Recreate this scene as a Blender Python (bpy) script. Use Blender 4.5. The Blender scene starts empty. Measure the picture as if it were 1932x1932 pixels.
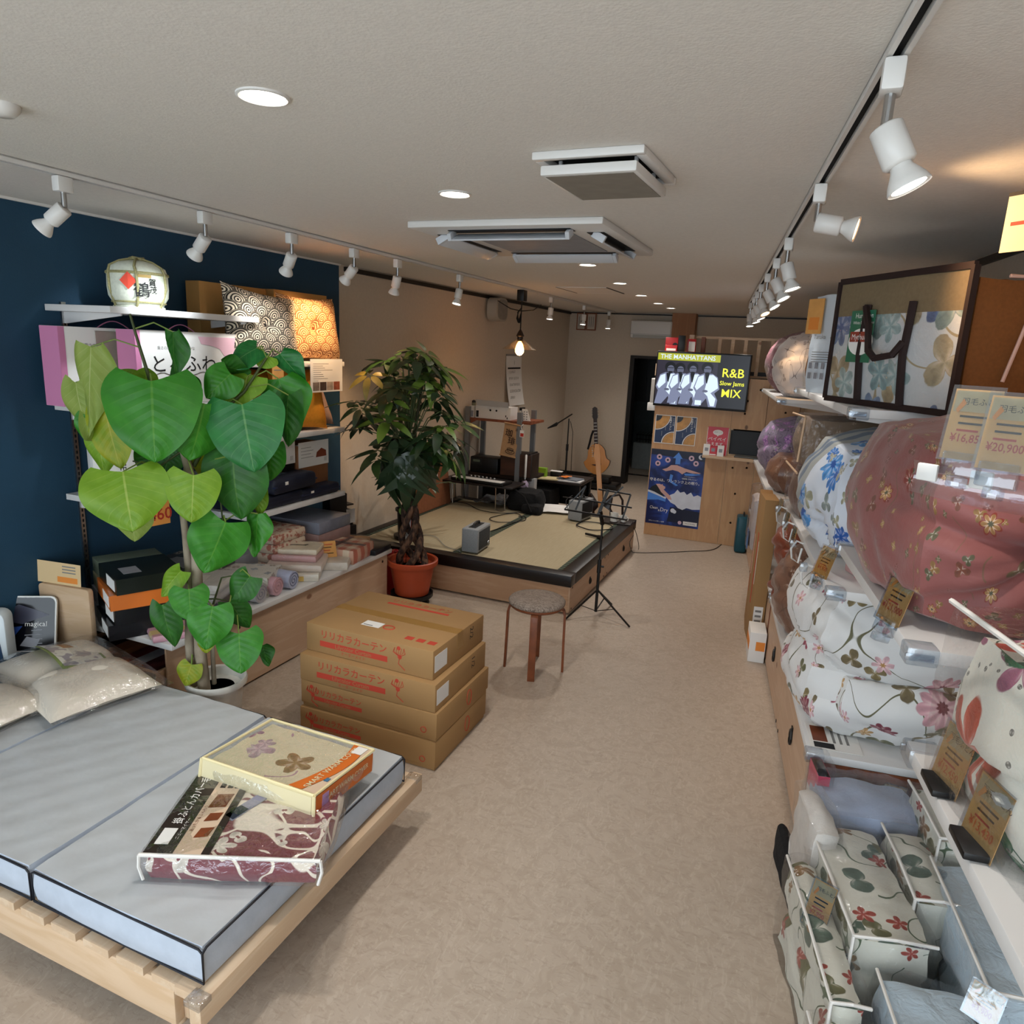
import bpy, bmesh, math, random
from mathutils import Vector, Matrix, noise
PI = math.pi
SC = bpy.context.scene
COL = SC.collection
# ------------------------------------------------------------------ camera
FPX, PITCH, ROLL, YAW = 1343.5, math.radians(13.06), math.radians(2.734), math.radians(22.217)
WEDGE = math.radians(22.217 - 14.75)          # the right-hand shelving stands 7.5 degrees off the left wall
CAM = Vector((0, 0, 1.9))
def ray(px, py):
    X, Y = (px - 966) / FPX, (py - 966) / FPX
    c, s = math.cos(ROLL), math.sin(ROLL)
    x, up = c * X + s * Y, s * X - c * Y
    a = math.cos(PITCH) + up * math.sin(PITCH)
    z = -math.sin(PITCH) + up * math.cos(PITCH)
    return Vector((x * math.cos(YAW) - a * math.sin(YAW), x * math.sin(YAW) + a * math.cos(YAW), z))
FW = ray(966, 966)
cam_data = bpy.data.cameras.new('camera')
cam_data.sensor_width = 36
cam_data.lens = 36 * FPX / 1932
cam_data.clip_start = 0.02
cam = bpy.data.objects.new('camera', cam_data)
COL.objects.link(cam)
_r = ray(966 + FPX, 966) - FW
_d = ray(966, 966 + FPX) - FW
cam.matrix_world = Matrix(((_r.x, -_d.x, -FW.x, CAM.x), (_r.y, -_d.y, -FW.y, CAM.y), (_r.z, -_d.z, -FW.z, CAM.z), (0, 0, 0, 1)))
SC.camera = cam
# ------------------------------------------------------------------ world, daylight, exposure
w = bpy.data.worlds.new('world')
SC.world = w
w.use_nodes = True
w.node_tree.nodes['Background'].inputs[0].default_value = (0.80, 0.91, 1.0, 1)
w.node_tree.nodes['Background'].inputs[1].default_value = 3.4
SC.view_settings.view_transform = 'Standard'
SC.view_settings.look = 'None'
SC.view_settings.gamma = 1
SC.view_settings.use_curve_mapping = False
SC.view_settings.exposure = 0.42
SC.cycles.use_denoising = True
SC.cycles.max_bounces = 8
SC.cycles.transparent_max_bounces = 16
SC.cycles.caustics_reflective = False
SC.cycles.caustics_refractive = False
DOWN_W, SPOT_W = 5.0, 10.0                     # watts of the downlights and the track spots
# ------------------------------------------------------------------ pixel to point on a real plane
def at(px, py, x=None, y=None, z=None, u=None, v=None):
    d = ray(px, py)
    if x is not None: t = (x - CAM.x) / d.x
    elif y is not None: t = (y - CAM.y) / d.y
    elif z is not None: t = (z - CAM.z) / d.z
    elif u is not None: t = u / d.dot(NU)
    else: t = v / d.dot(AV)
    return CAM + d * t
NU = Vector((math.cos(WEDGE), math.sin(WEDGE), 0))
AV = Vector((-math.sin(WEDGE), math.cos(WEDGE), 0))
def RS(u, v, z): return NU * u + AV * v + Vector((0, 0, z))
def deep(px, py, d): # the point at a forward distance d
    r = ray(px, py)
    return CAM + r * d
# ------------------------------------------------------------------ colours and materials
def lin(h):
    h = h.lstrip('#')
    o = []
    for i in (0, 2, 4):
        c = int(h[i:i + 2], 16) / 255
        o.append(c / 12.92 if c <= .04045 else ((c + .055) / 1.055) ** 2.4)
    return (*o, 1)
class S:
    """socket with arithmetic"""
    def __init__(s, nt, o): s.nt, s.o = nt, o
    def _m(s, op, b=None, c=None):
        n = s.nt.nodes.new('ShaderNodeMath'); n.operation = op
        for i, q in enumerate((s, b, c)):
            if q is None: continue
            if isinstance(q, S): s.nt.links.new(q.o, n.inputs[i])
            else: n.inputs[i].default_value = q
        return S(s.nt, n.outputs[0])
    def __add__(s, b): return s._m('ADD', b)
    def __sub__(s, b): return s._m('SUBTRACT', b)
    def __mul__(s, b): return s._m('MULTIPLY', b)
    def __truediv__(s, b): return s._m('DIVIDE', b)
    def lt(s, b): return s._m('LESS_THAN', b)
    def gt(s, b): return s._m('GREATER_THAN', b)
    def fl(s): return s._m('FLOOR')
    def fr(s): return s._m('FRACT')
    def ab(s): return s._m('ABSOLUTE')
    def sq(s): return s._m('SQRT')
    def co(s): return s._m('COSINE')
    def si(s): return s._m('SINE')
    def mx(s, b): return s._m('MAXIMUM', b)
    def mn(s, b): return s._m('MINIMUM', b)
    def atan2(s, b): return s._m('ARCTAN2', b)
    def step(s, a, b):
        n = s.nt.nodes.new('ShaderNodeMapRange'); s.nt.links.new(s.o, n.inputs[0])
        n.interpolation_type = 'SMOOTHSTEP'
        n.inputs[1].default_value, n.inputs[2].default_value = a, b
        return S(s.nt, n.outputs[0])
def col_in(nt, sock, c):
    if isinstance(c, S): nt.links.new(c.o, sock)
    elif isinstance(c, str): sock.default_value = lin(c)
    else: sock.default_value = c
def mixc(nt, f, a, b):
    n = nt.nodes.new('ShaderNodeMix'); n.data_type = 'RGBA'
    if isinstance(f, S): nt.links.new(f.o, n.inputs[0])
    else: n.inputs[0].default_value = f
    col_in(nt, n.inputs[6], a); col_in(nt, n.inputs[7], b)
    return S(nt, n.outputs[2])
def coords(nt, kind='Object', scale=(1, 1, 1), loc=(0, 0, 0), rot=(0, 0, 0)):
    n = nt.nodes.new('ShaderNodeTexCoord'); m = nt.nodes.new('ShaderNodeMapping')
    nt.links.new(n.outputs[kind], m.inputs[0])
    m.inputs['Scale'].default_value = scale; m.inputs['Location'].default_value = loc; m.inputs['Rotation'].default_value = rot
    return S(nt, m.outputs[0])
def tnoise(nt, co, scale, detail=3, dist=0, out=0, rough=.5):
    n = nt.nodes.new('ShaderNodeTexNoise'); nt.links.new(co.o, n.inputs['Vector'])
    n.inputs['Scale'].default_value = scale; n.inputs['Detail'].default_value = detail; n.inputs['Distortion'].default_value = dist
    n.inputs['Roughness'].default_value = rough
    return S(nt, n.outputs[out])
def split(nt, v):
    n = nt.nodes.new('ShaderNodeSeparateXYZ'); nt.links.new(v.o, n.inputs[0])
    return [S(nt, o) for o in n.outputs]
def join(nt, *a):
    n = nt.nodes.new('ShaderNodeCombineXYZ')
    for i, q in enumerate(a):
        if isinstance(q, S): nt.links.new(q.o, n.inputs[i])
        else: n.inputs[i].default_value = q
    return S(nt, n.outputs[0])
def bumpify(nt, bsdf, h, strength, dist=.01):
    n = nt.nodes.new('ShaderNodeBump'); n.inputs['Strength'].default_value = strength; n.inputs['Distance'].default_value = dist
    nt.links.new(h.o, n.inputs['Height']); nt.links.new(n.outputs[0], bsdf.inputs['Normal'])
MATS = {}
def M(name, col='#808080', rough=.6, metal=0, spec=.4, nz=(18, .12), bump=None, emit=None, es=1, fn=None, sheen=0, trans=0, alpha=None, coat=0):
    if name in MATS: return MATS[name]
    m = bpy.data.materials.new(name); m.use_nodes = True
    nt = m.node_tree; b = nt.nodes['Principled BSDF']
    b.inputs['Roughness'].default_value = rough; b.inputs['Metallic'].default_value = metal
    b.inputs['Specular IOR Level'].default_value = spec
    if sheen: b.inputs['Sheen Weight'].default_value = sheen
    if trans: b.inputs['Transmission Weight'].default_value = trans
    if coat: b.inputs['Coat Weight'].default_value = coat; b.inputs['Coat Roughness'].default_value = .12
    base = lin(col) if isinstance(col, str) else col
    if fn: c = fn(nt, b)
    elif nz:
        co = coords(nt)
        f = tnoise(nt, co, nz[0], 4).step(.3, .7)
        k = 1 - nz[1]
        c = mixc(nt, f, (base[0] * k, base[1] * k, base[2] * k, 1), base)
    else: c = base
    col_in(nt, b.inputs['Base Color'], c)
    if bump:
        co = coords(nt)
        bumpify(nt, b, tnoise(nt, co, bump[0], 5), bump[1], bump[2] if len(bump) > 2 else .01)
    if emit:
        b.inputs['Emission Color'].default_value = lin(emit); b.inputs['Emission Strength'].default_value = es
    MATS[name] = m
    return m
def wood(name, c1, c2, axis=0, rough=.5, scale=1.0, knots=True, dark='#5a3418'):
    def fn(nt, b):
        s = [9 * scale] * 3; s[axis] = 1.1 * scale
        co = coords(nt, scale=s)
        f = tnoise(nt, co, 2.2, 6, .8)
        g = (f * 14).si().step(-1, 1)
        fine = tnoise(nt, coords(nt, scale=[q * 9 for q in s]), 2, 2)
        c = mixc(nt, g * .55 + fine * .3, c1, c2)
        if knots:
            sk = [5.0] * 3; sk[axis] = 3.2
            n = nt.nodes.new('ShaderNodeTexVoronoi'); nt.links.new(coords(nt, scale=sk).o, n.inputs['Vector']); n.inputs['Scale'].default_value = 1.0
            d = S(nt, n.outputs['Distance'])
            c = mixc(nt, (d.step(.105, .05)) * .8, c, dark)
        return c
    return M(name, rough=rough, fn=fn)
def film(name='clear_film', tint=(1, 1, 1, 1), k=.35, base=.03, bs=35, rough=.1, bst=.45):
    if name in MATS: return MATS[name]
    m = bpy.data.materials.new(name); m.use_nodes = True
    nt = m.node_tree; nt.nodes.remove(nt.nodes['Principled BSDF'])
    t = nt.nodes.new('ShaderNodeBsdfTransparent'); t.inputs[0].default_value = tint
    g = nt.nodes.new('ShaderNodeBsdfGlossy'); g.inputs['Roughness'].default_value = rough
    g.inputs[0].default_value = (.9, .92, .95, 1)
    bn = nt.nodes.new('ShaderNodeBump'); bn.inputs['Strength'].default_value = bst; bn.inputs['Distance'].default_value = .02
    nt.links.new(tnoise(nt, coords(nt), bs, 3, 1.5).o, bn.inputs['Height']); nt.links.new(bn.outputs[0], g.inputs['Normal'])
    lw = nt.nodes.new('ShaderNodeLayerWeight'); lw.inputs[0].default_value = .25
    f = S(nt, lw.outputs['Facing']) * k + base
    mx = nt.nodes.new('ShaderNodeMixShader'); nt.links.new(f.o, mx.inputs[0])
    nt.links.new(t.outputs[0], mx.inputs[1]); nt.links.new(g.outputs[0], mx.inputs[2])
    nt.links.new(mx.outputs[0], nt.nodes['Material Output'].inputs[0])
    MATS[name] = m
    return m
# --- printed cloth: flowers scattered by a jittered cell grid on the UVs (UVs are in metres)
def flowers(nt, uv, scale, r0, petals, seed, density, pal, under, depth=.45, centre=None, edge=None, jit=.9):
    n = nt.nodes.new('ShaderNodeTexVoronoi'); n.voronoi_dimensions = '2D'; n.inputs['Randomness'].default_value = jit
    m = nt.nodes.new('ShaderNodeVectorMath'); m.operation = 'MULTIPLY_ADD'
    nt.links.new(uv.o, m.inputs[0]); m.inputs[1].default_value = (scale,) * 3; m.inputs[2].default_value = (seed * 7.31, seed * 3.77, 0)
    nt.links.new(m.outputs[0], n.inputs['Vector']); n.inputs['Scale'].default_value = 1
    x, y, _ = split(nt, S(nt, m.outputs[0])); px, py, _ = split(nt, S(nt, n.outputs['Position']))
    r1, r2, r3 = split(nt, S(nt, n.outputs['Color']))
    dx, dy = x - px, y - py
    r = (dx * dx + dy * dy).sq()
    ang = dy.atan2(dx) + r1 * 6.28
    wob = tnoise(nt, uv, scale * 6, 2) * .3 + .85
    rad = ((ang * (petals / 2)).co().ab() * depth + (1 - depth)) * (r2 * .5 + .6) * r0 * wob
    q = r / rad
    mask = q.step(1.02, .94) * r3.lt(density)
    ramp = nt.nodes.new('ShaderNodeValToRGB'); ramp.color_ramp.interpolation = 'CONSTANT'
    el = ramp.color_ramp.elements
    while len(el) < len(pal): el.new(.5)
    for i, p in enumerate(pal): el[i].position = i / len(pal); el[i].color = lin(p)
    nt.links.new((r2 * 7).fr().o, ramp.inputs[0])
    body = mixc(nt, (ang * petals).co().step(-.2, 1) * .22 + q.step(.1, 1) * .12 + tnoise(nt, uv, scale * 9, 2).step(.45, .7) * .15, S(nt, ramp.outputs[0]), '#2a1f1c')
    body = mixc(nt, (q - .55).ab().step(.4, .05) * (ang * petals).co().step(.2, -.9) * .35, body, '#f2e6dc')
    if edge: body = mixc(nt, q.step(.78, .86), body, edge)
    if centre: body = mixc(nt, q.step(.3, .22), body, centre)
    return mixc(nt, mask, under, body)
def vines(nt, uv, scale, col, under, width=.012, seed=0, amount=.8):
    m = nt.nodes.new('ShaderNodeVectorMath'); m.operation = 'ADD'; nt.links.new(uv.o, m.inputs[0]); m.inputs[1].default_value = (seed, seed * 2, seed)
    f = tnoise(nt, S(nt, m.outputs[0]), scale, 0)
    g = tnoise(nt, S(nt, m.outputs[0]), scale * .7, 0, 0, 1)
    gx, _, _ = split(nt, g)
    return mixc(nt, (f - .5).ab().step(width, width * .5) * gx.gt(1 - amount), under, col)
def cloth(name, base, layers, vine=None, rough=.75, sheen=.1, bump=(60, .25, .004), base2=None):
    def fn(nt, b):
        uv = coords(nt, 'UV')
        c = mixc(nt, tnoise(nt, uv, 4, 3), base, base2 or base)
        if vine: 
            for vv in vine: c = vines(nt, uv, vv[0], vv[1], c, *vv[2:])
        for L in layers: c = flowers(nt, uv, L[0], L[1], L[2], L[3], L[4], L[5], c, *L[6:])
        bumpify(nt, b, tnoise(nt, uv, bump[0], 4, .6), bump[1], bump[2])
        return c
    return M(name, rough=rough, sheen=sheen, fn=fn)
# ------------------------------------------------------------------ mesh building
class MB:
    def __init__(s): s.v, s.f, s.uv = [], [], {}
    def add(s, vs, fs):
        k = len(s.v); s.v += [tuple(v) for v in vs]; s.f += [tuple(i + k for i in f) for f in fs]; return s
    def box(s, x0, x1, y0, y1, z0, z1):
        return s.add([(x, y, z) for x in (x0, x1) for y in (y0, y1) for z in (z0, z1)],
                     [(0, 1, 3, 2), (4, 6, 7, 5), (0, 4, 5, 1), (2, 3, 7, 6), (0, 2, 6, 4), (1, 5, 7, 3)])
    def cbox(s, c, d): return s.box(c[0] - d[0] / 2, c[0] + d[0] / 2, c[1] - d[1] / 2, c[1] + d[1] / 2, c[2] - d[2] / 2, c[2] + d[2] / 2)
    def bar(s, p, q, wd, ht, up=(0, 0, 1)):
        p, q = Vector(p), Vector(q); t = (q - p).normalized(); a = t.cross(Vector(up))
        if a.length < 1e-4: a = t.cross(Vector((1, 0, 0)))
        a.normalize(); b = a.cross(t)
        vs = [e + a * (i * wd / 2) + b * (j * ht / 2) for e in (p, q) for i, j in ((-1, -1), (1, -1), (1, 1), (-1, 1))]
        return s.add(vs, [(3, 2, 1, 0), (4, 5, 6, 7), (0, 1, 5, 4), (1, 2, 6, 5), (2, 3, 7, 6), (3, 0, 4, 7)])
    def tube(s, pts, r, n=8, closed=False, caps=True):
        pts = [Vector(p) for p in pts]; m = len(pts); rs = r if isinstance(r, (list, tuple)) else [r] * m
        k = len(s.v); ref = None
        for i, p in enumerate(pts):
            t = (pts[(i + 1) % m] - pts[i - 1]) if closed else (pts[min(i + 1, m - 1)] - pts[max(i - 1, 0)])
            t.normalize()
            if ref is None: ref = t.orthogonal().normalized()
            ref = (ref - t * ref.dot(t)).normalized(); b = t.cross(ref)
            s.v += [tuple(p + (ref * math.cos(2 * PI * j / n) + b * math.sin(2 * PI * j / n)) * rs[i]) for j in range(n)]
        for i in range(m if closed else m - 1):
            i2 = (i + 1) % m
            for j in range(n): s.f.append((k + i * n + j, k + i * n + (j + 1) % n, k + i2 * n + (j + 1) % n, k + i2 * n + j))
        if caps and not closed: s.f += [tuple(k + j for j in reversed(range(n))), tuple(k + (m - 1) * n + j for j in range(n))]
        return s
    def cyl(s, p, q, r0, r1=None, n=16): return s.tube([p, q], [r0, r0 if r1 is None else r1], n)
    def lathe(s, prof, n=24, c=(0, 0, 0)):
        k = len(s.v); m = len(prof)
        for r, z in prof: s.v += [(c[0] + r * math.cos(2 * PI * j / n), c[1] + r * math.sin(2 * PI * j / n), c[2] + z) for j in range(n)]
        for i in range(m - 1):
            for j in range(n): s.f.append((k + i * n + j, k + i * n + (j + 1) % n, k + (i + 1) * n + (j + 1) % n, k + (i + 1) * n + j))
        if prof[0][0] > 1e-5: s.f.append(tuple(k + j for j in reversed(range(n))))
        if prof[-1][0] > 1e-5: s.f.append(tuple(k + (m - 1) * n + j for j in range(n)))
        return s
    def prism(s, pts, y0, y1):      # outline in XZ, extruded along Y
        n = len(pts)
        area = sum(pts[i][0] * pts[(i + 1) % n][1] - pts[(i + 1) % n][0] * pts[i][1] for i in range(n))
        if area < 0: pts = pts[::-1]
        return s.add([(x, y0, z) for x, z in pts] + [(x, y1, z) for x, z in pts],
                     [tuple(range(n)), tuple(reversed(range(n, 2 * n)))] + [(i, i + n, (i + 1) % n + n, (i + 1) % n) for i in range(n)])
    def grid(s, fn, nu, nv, uvs=(1, 1)):
        k = len(s.v)
        for i in range(nu + 1):
            for j in range(nv + 1): s.v.append(tuple(fn(i / nu, j / nv))); s.uv[len(s.v) - 1] = (i / nu * uvs[0], j / nv * uvs[1])
        for i in range(nu):
            for j in range(nv):
                a = k + i * (nv + 1) + j; s.f.append((a, a + nv + 1, a + nv + 2, a + 1))
        return s
    def move(s, mat, k=0): s.v[k:] = [tuple(mat @ Vector(v)) for v in s.v[k:]]; return s
    def mesh(s, name, bevel=0, smooth=False, seg=2):
        me = bpy.data.meshes.new(name); me.from_pydata(s.v, [], s.f)
        if s.uv:
            ul = me.uv_layers.new(name='UVMap')
            for L in me.loops: ul.data[L.index].uv = s.uv.get(L.vertex_index, (0, 0))
        if bevel:
            bm = bmesh.new(); bm.from_mesh(me)
            es = [e for e in bm.edges if len(e.link_faces) == 2 and e.calc_face_angle(0) > .6]
            bmesh.ops.bevel(bm, geom=es, offset=bevel, segments=seg, affect='EDGES', profile=.5, clamp_overlap=True)
            bm.to_mesh(me); bm.free()
        if smooth or bevel:
            me.shade_smooth()
            try: me.set_sharp_from_angle(angle=math.radians(50 if smooth is True else 40))
            except Exception: pass
        return me
    def build(s, name, mat, parent=None, loc=None, rz=0, bevel=0, smooth=False, label=None, seg=2):
        return put(name, s.mesh(name, bevel, smooth, seg), mat, parent, loc, rz, label)
def put(name, me, mat=None, parent=None, loc=None, rz=0, label=None):
    if mat is not None:
        me.materials.clear(); me.materials.append(mat)
    o = bpy.data.objects.new(name, me); COL.objects.link(o)
    if parent: o.parent = parent
    if loc is not None: o.location = loc
    if rz: o.rotation_euler = (0, 0, rz)
    if label: o['label'] = label
    return o
def tag(o, label, cat, group=None):
    o['label'] = label; o['category'] = cat
    if group: o['group'] = group
    return o
def thing(name, label, cat, loc=(0, 0, 0), rz=0, group=None, rot=None):
    o = bpy.data.objects.new(name, None); COL.objects.link(o)
    o.location = loc; o.rotation_euler = rot or (0, 0, rz); o.empty_display_size = .05
    return tag(o, label, cat, group)
def struct(name, mb, mat, label=None, parent=None, **k):
    o = mb.build(name, mat, parent, **k)
    if not parent: o['kind'] = 'structure'
    if label: o['label'] = label
    return o
def dup(root, loc, rz=None, label=None, group=None, rot=None):
    def cp(o, par):
        c = o.copy(); COL.objects.link(c)
        if par: c.parent = par
        for ch in o.children: cp(ch, c)
        return c
    r = cp(root, None); r.location = loc
    if rz is not None: r.rotation_euler = (0, 0, rz)
    if rot is not None: r.rotation_euler = rot
    if label: r['label'] = label
    if group: r['group'] = group
    return r
# --- lettering: flat print standing just proud of a face that looks along -Y (x right, z up)
_TX = {}
def text(name, body, size, mat, parent, loc, rot=(PI / 2, 0, 0), align='CENTER', sx=1, bold=0, vert=False, label=None):
    body = tuple(body) if vert else body; key = (body, align, vert, bold)
    if key not in _TX:
        cu = bpy.data.curves.new('t', 'FONT'); cu.body = '\n'.join(body) if vert else body
        cu.align_x = align; cu.align_y = 'CENTER'; cu.size = 1; cu.resolution_u = 2; cu.offset = bold * .4
        if vert: cu.space_line = .95
        ob = bpy.data.objects.new('t', cu)
        _TX[key] = bpy.data.meshes.new_from_object(ob)
        bpy.data.objects.remove(ob); bpy.data.curves.remove(cu)
    me = _TX[key].copy()
    o = put(name, me, mat, parent, loc, 0, label)
    o.rotation_euler = rot; o.scale = (size * sx, size, size)
    return o
def sheet(name, mat, parent, x0, x1, z0, z1, y=-.0012, th=.0008, label=None):
    return MB().box(x0, x1, y - th, y, z0, z1).build(name, mat, parent, label=label)
def poly(name, mat, parent, pts, y=-.0016, th=.0006, label=None):
    return MB().prism(pts, y - th, y).build(name, mat, parent, label=label)
# --- soft bodies: a cube-sphere with wrinkles, UVs in metres
def soft_mb(size, t=.5, n=14, wr=.01, ws=6, seed=0, fn=None, mb=None, c=(0, 0, 0), rot=None, flat=True, uvo=0, st=(1, 1, 1)):
    mb = mb or MB(); sx, sy, sz = [q / 2 for q in size]
    for ax in range(3):
        for sg in (-1, 1):
            k = len(mb.v)
            for i in range(n + 1):
                for j in range(n + 1):
                    a, b = 2 * i / n - 1, 2 * j / n - 1
                    a2, b2 = math.sin(a * PI / 2) * .35 + a * .65, math.sin(b * PI / 2) * .35 + b * .65
                    p = [0, 0, 0]; p[ax] = sg; p[(ax + 1) % 3] = a2; p[(ax + 2) % 3] = b2
                    p = Vector(p); q = p.normalized() * 1.12
                    p = p.lerp(q, t)
                    nr = Vector((p.x / sx, p.y / sy, p.z / sz)).normalized()
                    P = Vector((p.x * sx, p.y * sy, p.z * sz))
                    d = 0
                    if wr:
                        g = noise.noise(Vector((P.x * ws * st[0] + seed, P.y * ws * st[1], P.z * ws * st[2])))
                        h = noise.noise(Vector((P.x * ws * 2.6 * st[0], P.y * ws * 2.6 * st[1] + seed, P.z * ws * 2.6 * st[2])))
                        d = wr * ((.5 - abs(g)) * 1.6 + .5 * h)
                    if fn: d += fn(P, nr)
                    P = P + nr * d
                    if flat and P.z < -sz * .93: P.z = -sz * .93
                    if rot: P = rot @ P
                    dims = (size[(ax + 1) % 3], size[(ax + 2) % 3])
                    uvp = (a * dims[0] / 2 + ax * 3.3 + sg * .7 + uvo, b * dims[1] / 2 + sg * 1.9)
                    if ax == 1: uvp = (uvp[1], uvp[0])
                    mb.v.append(tuple(P + Vector(c))); mb.uv[len(mb.v) - 1] = uvp
            for i in range(n):
                for j in range(n):
                    q = (k + i * (n + 1) + j, k + (i + 1) * (n + 1) + j, k + (i + 1) * (n + 1) + j + 1, k + i * (n + 1) + j + 1)
                    mb.f.append(q if sg > 0 else q[::-1])
    return mb
def soft(name, size, mat, parent=None, loc=None, rz=0, label=None, **k):
    fl = k.get('flat', True)
    mb = soft_mb(size, c=(0, 0, size[2] / 2 * (.93 if fl else 1)), **{q: w for q, w in k.items() if q != 'c'})
    me = mb.mesh(name); me.shade_smooth()
    return put(name, me, mat, parent, loc, rz, label)
def smooth_obj(name, mb, mat, parent=None, loc=None, rz=0, label=None):
    me = mb.mesh(name); me.shade_smooth(); return put(name, me, mat, parent, loc, rz, label)
def pillow_mb(w, h, t, n=18, wr=.006, seed=0, tuft=False, pinch=.1):
    mb = MB()
    for sg in (-1, 1):
        def f(a, b):
            u, v = 2 * a - 1, 2 * b - 1
            k = max(0, (1 - u ** 4)) ** .6 * max(0, (1 - v ** 4)) ** .6
            x = w / 2 * u * (1 - pinch * (1 - v * v)); z = h / 2 * v * (1 - pinch * (1 - u * u))
            d = k * t / 2 + wr * k * noise.noise(Vector((x * 9 + seed, z * 9, sg)))
            if tuft:
                r = math.hypot(u, v); d *= (1 - .62 * math.exp(-(r / .28) ** 2)) ; d -= .006 * k * math.cos(math.atan2(v, u) * 8) * math.exp(-(r / .5) ** 2)
            return (x, -sg * d if sg > 0 else d, z + h / 2)
        k0 = len(mb.f); mb.grid(f, n, n, (w, h))
        if sg < 0: mb.f[k0:] = [q[::-1] for q in mb.f[k0:]]
    return mb
# ================================================================== ROOM
CZ = 2.445                                    # ceiling height
XW, YB, UW = -3.42, 10.25, 1.25
def floor_fn(nt, b):
    co = coords(nt)
    n1 = tnoise(nt, co, 9, 6, 2.5, rough=.6).step(.42, .62)
    n2 = tnoise(nt, coords(nt, scale=(1, .45, 1), rot=(0, 0, .6)), 26, 4, 3).step(.52, .66)
    n3 = tnoise(nt, coords(nt, scale=(.45, 1, 1), rot=(0, 0, .3)), 31, 4, 3).step(.55, .68)
    big = tnoise(nt, co, .7, 2)
    c = mixc(nt, n1 * .45, '#b3a393', '#a1907e')
    c = mixc(nt, n2 * .35, c, '#c6b8a8')
    c = mixc(nt, n3 * .3, c, '#8e7c6a')
    c = mixc(nt, big.step(.4, .7) * .15, c, '#a19384')
    bumpify(nt, b, n2 + n3, .08, .003)
    return c
M('floor_vinyl', rough=.42, spec=.35, fn=floor_fn)
M('ceiling_white', '#dedad3', .9, nz=(60, .05), bump=(140, .25, .004))
M('wall_beige', '#c4b6a4', .9, nz=(40, .05), bump=(120, .2, .004))
M('wall_blue', '#1b4058', .75, nz=(3, .15), bump=(160, .2, .004))
M('dark_trim', '#120d0b', .5)
M('white_metal', '#d4d2d0', .4, nz=None)
M('white_plastic', '#d6d4d0', .35, nz=None)
M('chrome', '#b0b0b0', .25, metal=1, nz=None)
M('black_plastic', '#0b0b0c', .45, nz=(30, .2))
M('black_metal', '#09090a', .4, nz=None)
M('dark_void', '#020202', .9, nz=None)
M('corridor_grey', '#6e7a7c', .9)
wood('plywood', '#c39a70', '#b38860', 2, dark='#4a2a14')
wood('plywood_front', '#c9ab90', '#bb997c', 1, dark='#6b3d22')
wood('plywood_side', '#c5a182', '#b38b6a', 0, dark='#59321a')
wood('pine', '#cfb395', '#c1a07c', 0, dark='#7a4520')
wood('pine_y', '#d2ba9e', '#c4a585', 1, dark='#7a4520')
wood('cedar', '#a8744a', '#94623c', 2, knots=False)
wood('red_wood', '#8a4f33', '#6e3a24', 2, knots=False)
wood('dark_wood', '#2a1b14', '#1a100b', 0, knots=False)
# shell
struct('floor', MB().box(-3.6, 1.9, -3.2, 13.2, -.1, 0), MATS['floor_vinyl'], 'beige marbled vinyl floor of the shop')
struct('ceiling', MB().box(-3.6, 2.6, -1.6, 10.45, CZ, CZ + .1), MATS['ceiling_white'], 'white papered ceiling')
blue = struct('wall_left', MB().box(XW - .12, XW, -1.6, 4.69, 0, CZ), MATS['wall_blue'], 'deep blue accent wall behind the shelves')
struct('wall_left', MB().box(XW - .12, XW, 4.69, YB + .15, 0, CZ), MATS['wall_beige'], 'beige left wall beyond the blue section')
wb = MB().box(XW - .12, -2.42, YB, YB + .14, 0, CZ).box(-2.42, -1.62, YB, YB + .14, 1.83, CZ).box(-1.62, .5, YB, YB + .14, 0, CZ)
struct('wall_back', wb, MATS['wall_beige'], 'beige back wall with an open doorway')
struct('wall_right', MB().box(UW, UW + .12, -1.8, 10.5, 0, CZ), MATS['wall_beige'], 'beige right wall behind the bedding shelves', rz=WEDGE)
# corridor beyond the doorway
struct('wall_corridor', MB().box(-3.0, -1.2, 12.9, 13.0, 0, 2.4).box(-3.05, -2.95, YB + .14, 13, 0, 2.4).box(-1.25, -1.15, YB + .14, 13, 0, 2.4).box(-3, -1.2, YB + .14, 13, 2.4, 2.5), MATS['corridor_grey'], 'grey walls of the dim corridor beyond the doorway')
dr = struct('door_1', MB().box(-2.47, -2.41, YB - .02, YB + .2, 0, 1.86).box(-2.41, -1.6, YB - .02, YB + .2, 1.82, 1.86).box(-1.63, -1.59, YB - .02, YB + .2, 0, 1.86).box(-2.95, -1.25, 11.08, 11.14, 0, .012), MATS['dark_trim'], 'dark door frame of the open doorway')
cb = thing('dark_cabinet', 'black wall cabinet in the dim corridor beyond the doorway', 'cabinet', (-2.3, 11.6, 1.12))
MB().box(-.6, .9, 0, .35, 0, .9).build('body', MATS['black_plastic'], cb)
MB().box(-.58, -.2, -.02, 0, .03, .87).build('door', MATS['black_metal'], cb); MB().box(-.19, .2, -.02, 0, .03, .87).build('door', MATS['black_metal'], cb)
hb = thing('storage_box', 'pale grey box with a wire basket on top in the corridor', 'box', (-2.42, 11.75, 0))
MB().box(-.25, .17, 0, .4, 0, .44).build('body', M('corridor_box', '#8d9596', .8), hb, bevel=.01)
b = MB()
for i in range(7): b.tube([(-.2 + i * .05, .05, .45), (-.2 + i * .05, .02, .58), (-.2 + i * .05, .3, .6)], .006, 5)
b.tube([(-.22, .05, .5), (.12, .05, .5)], .008, 5).tube([(-.22, .05, .57), (.12, .05, .57)], .008, 5)
b.build('wire_basket', MATS['black_metal'], hb)
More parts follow.
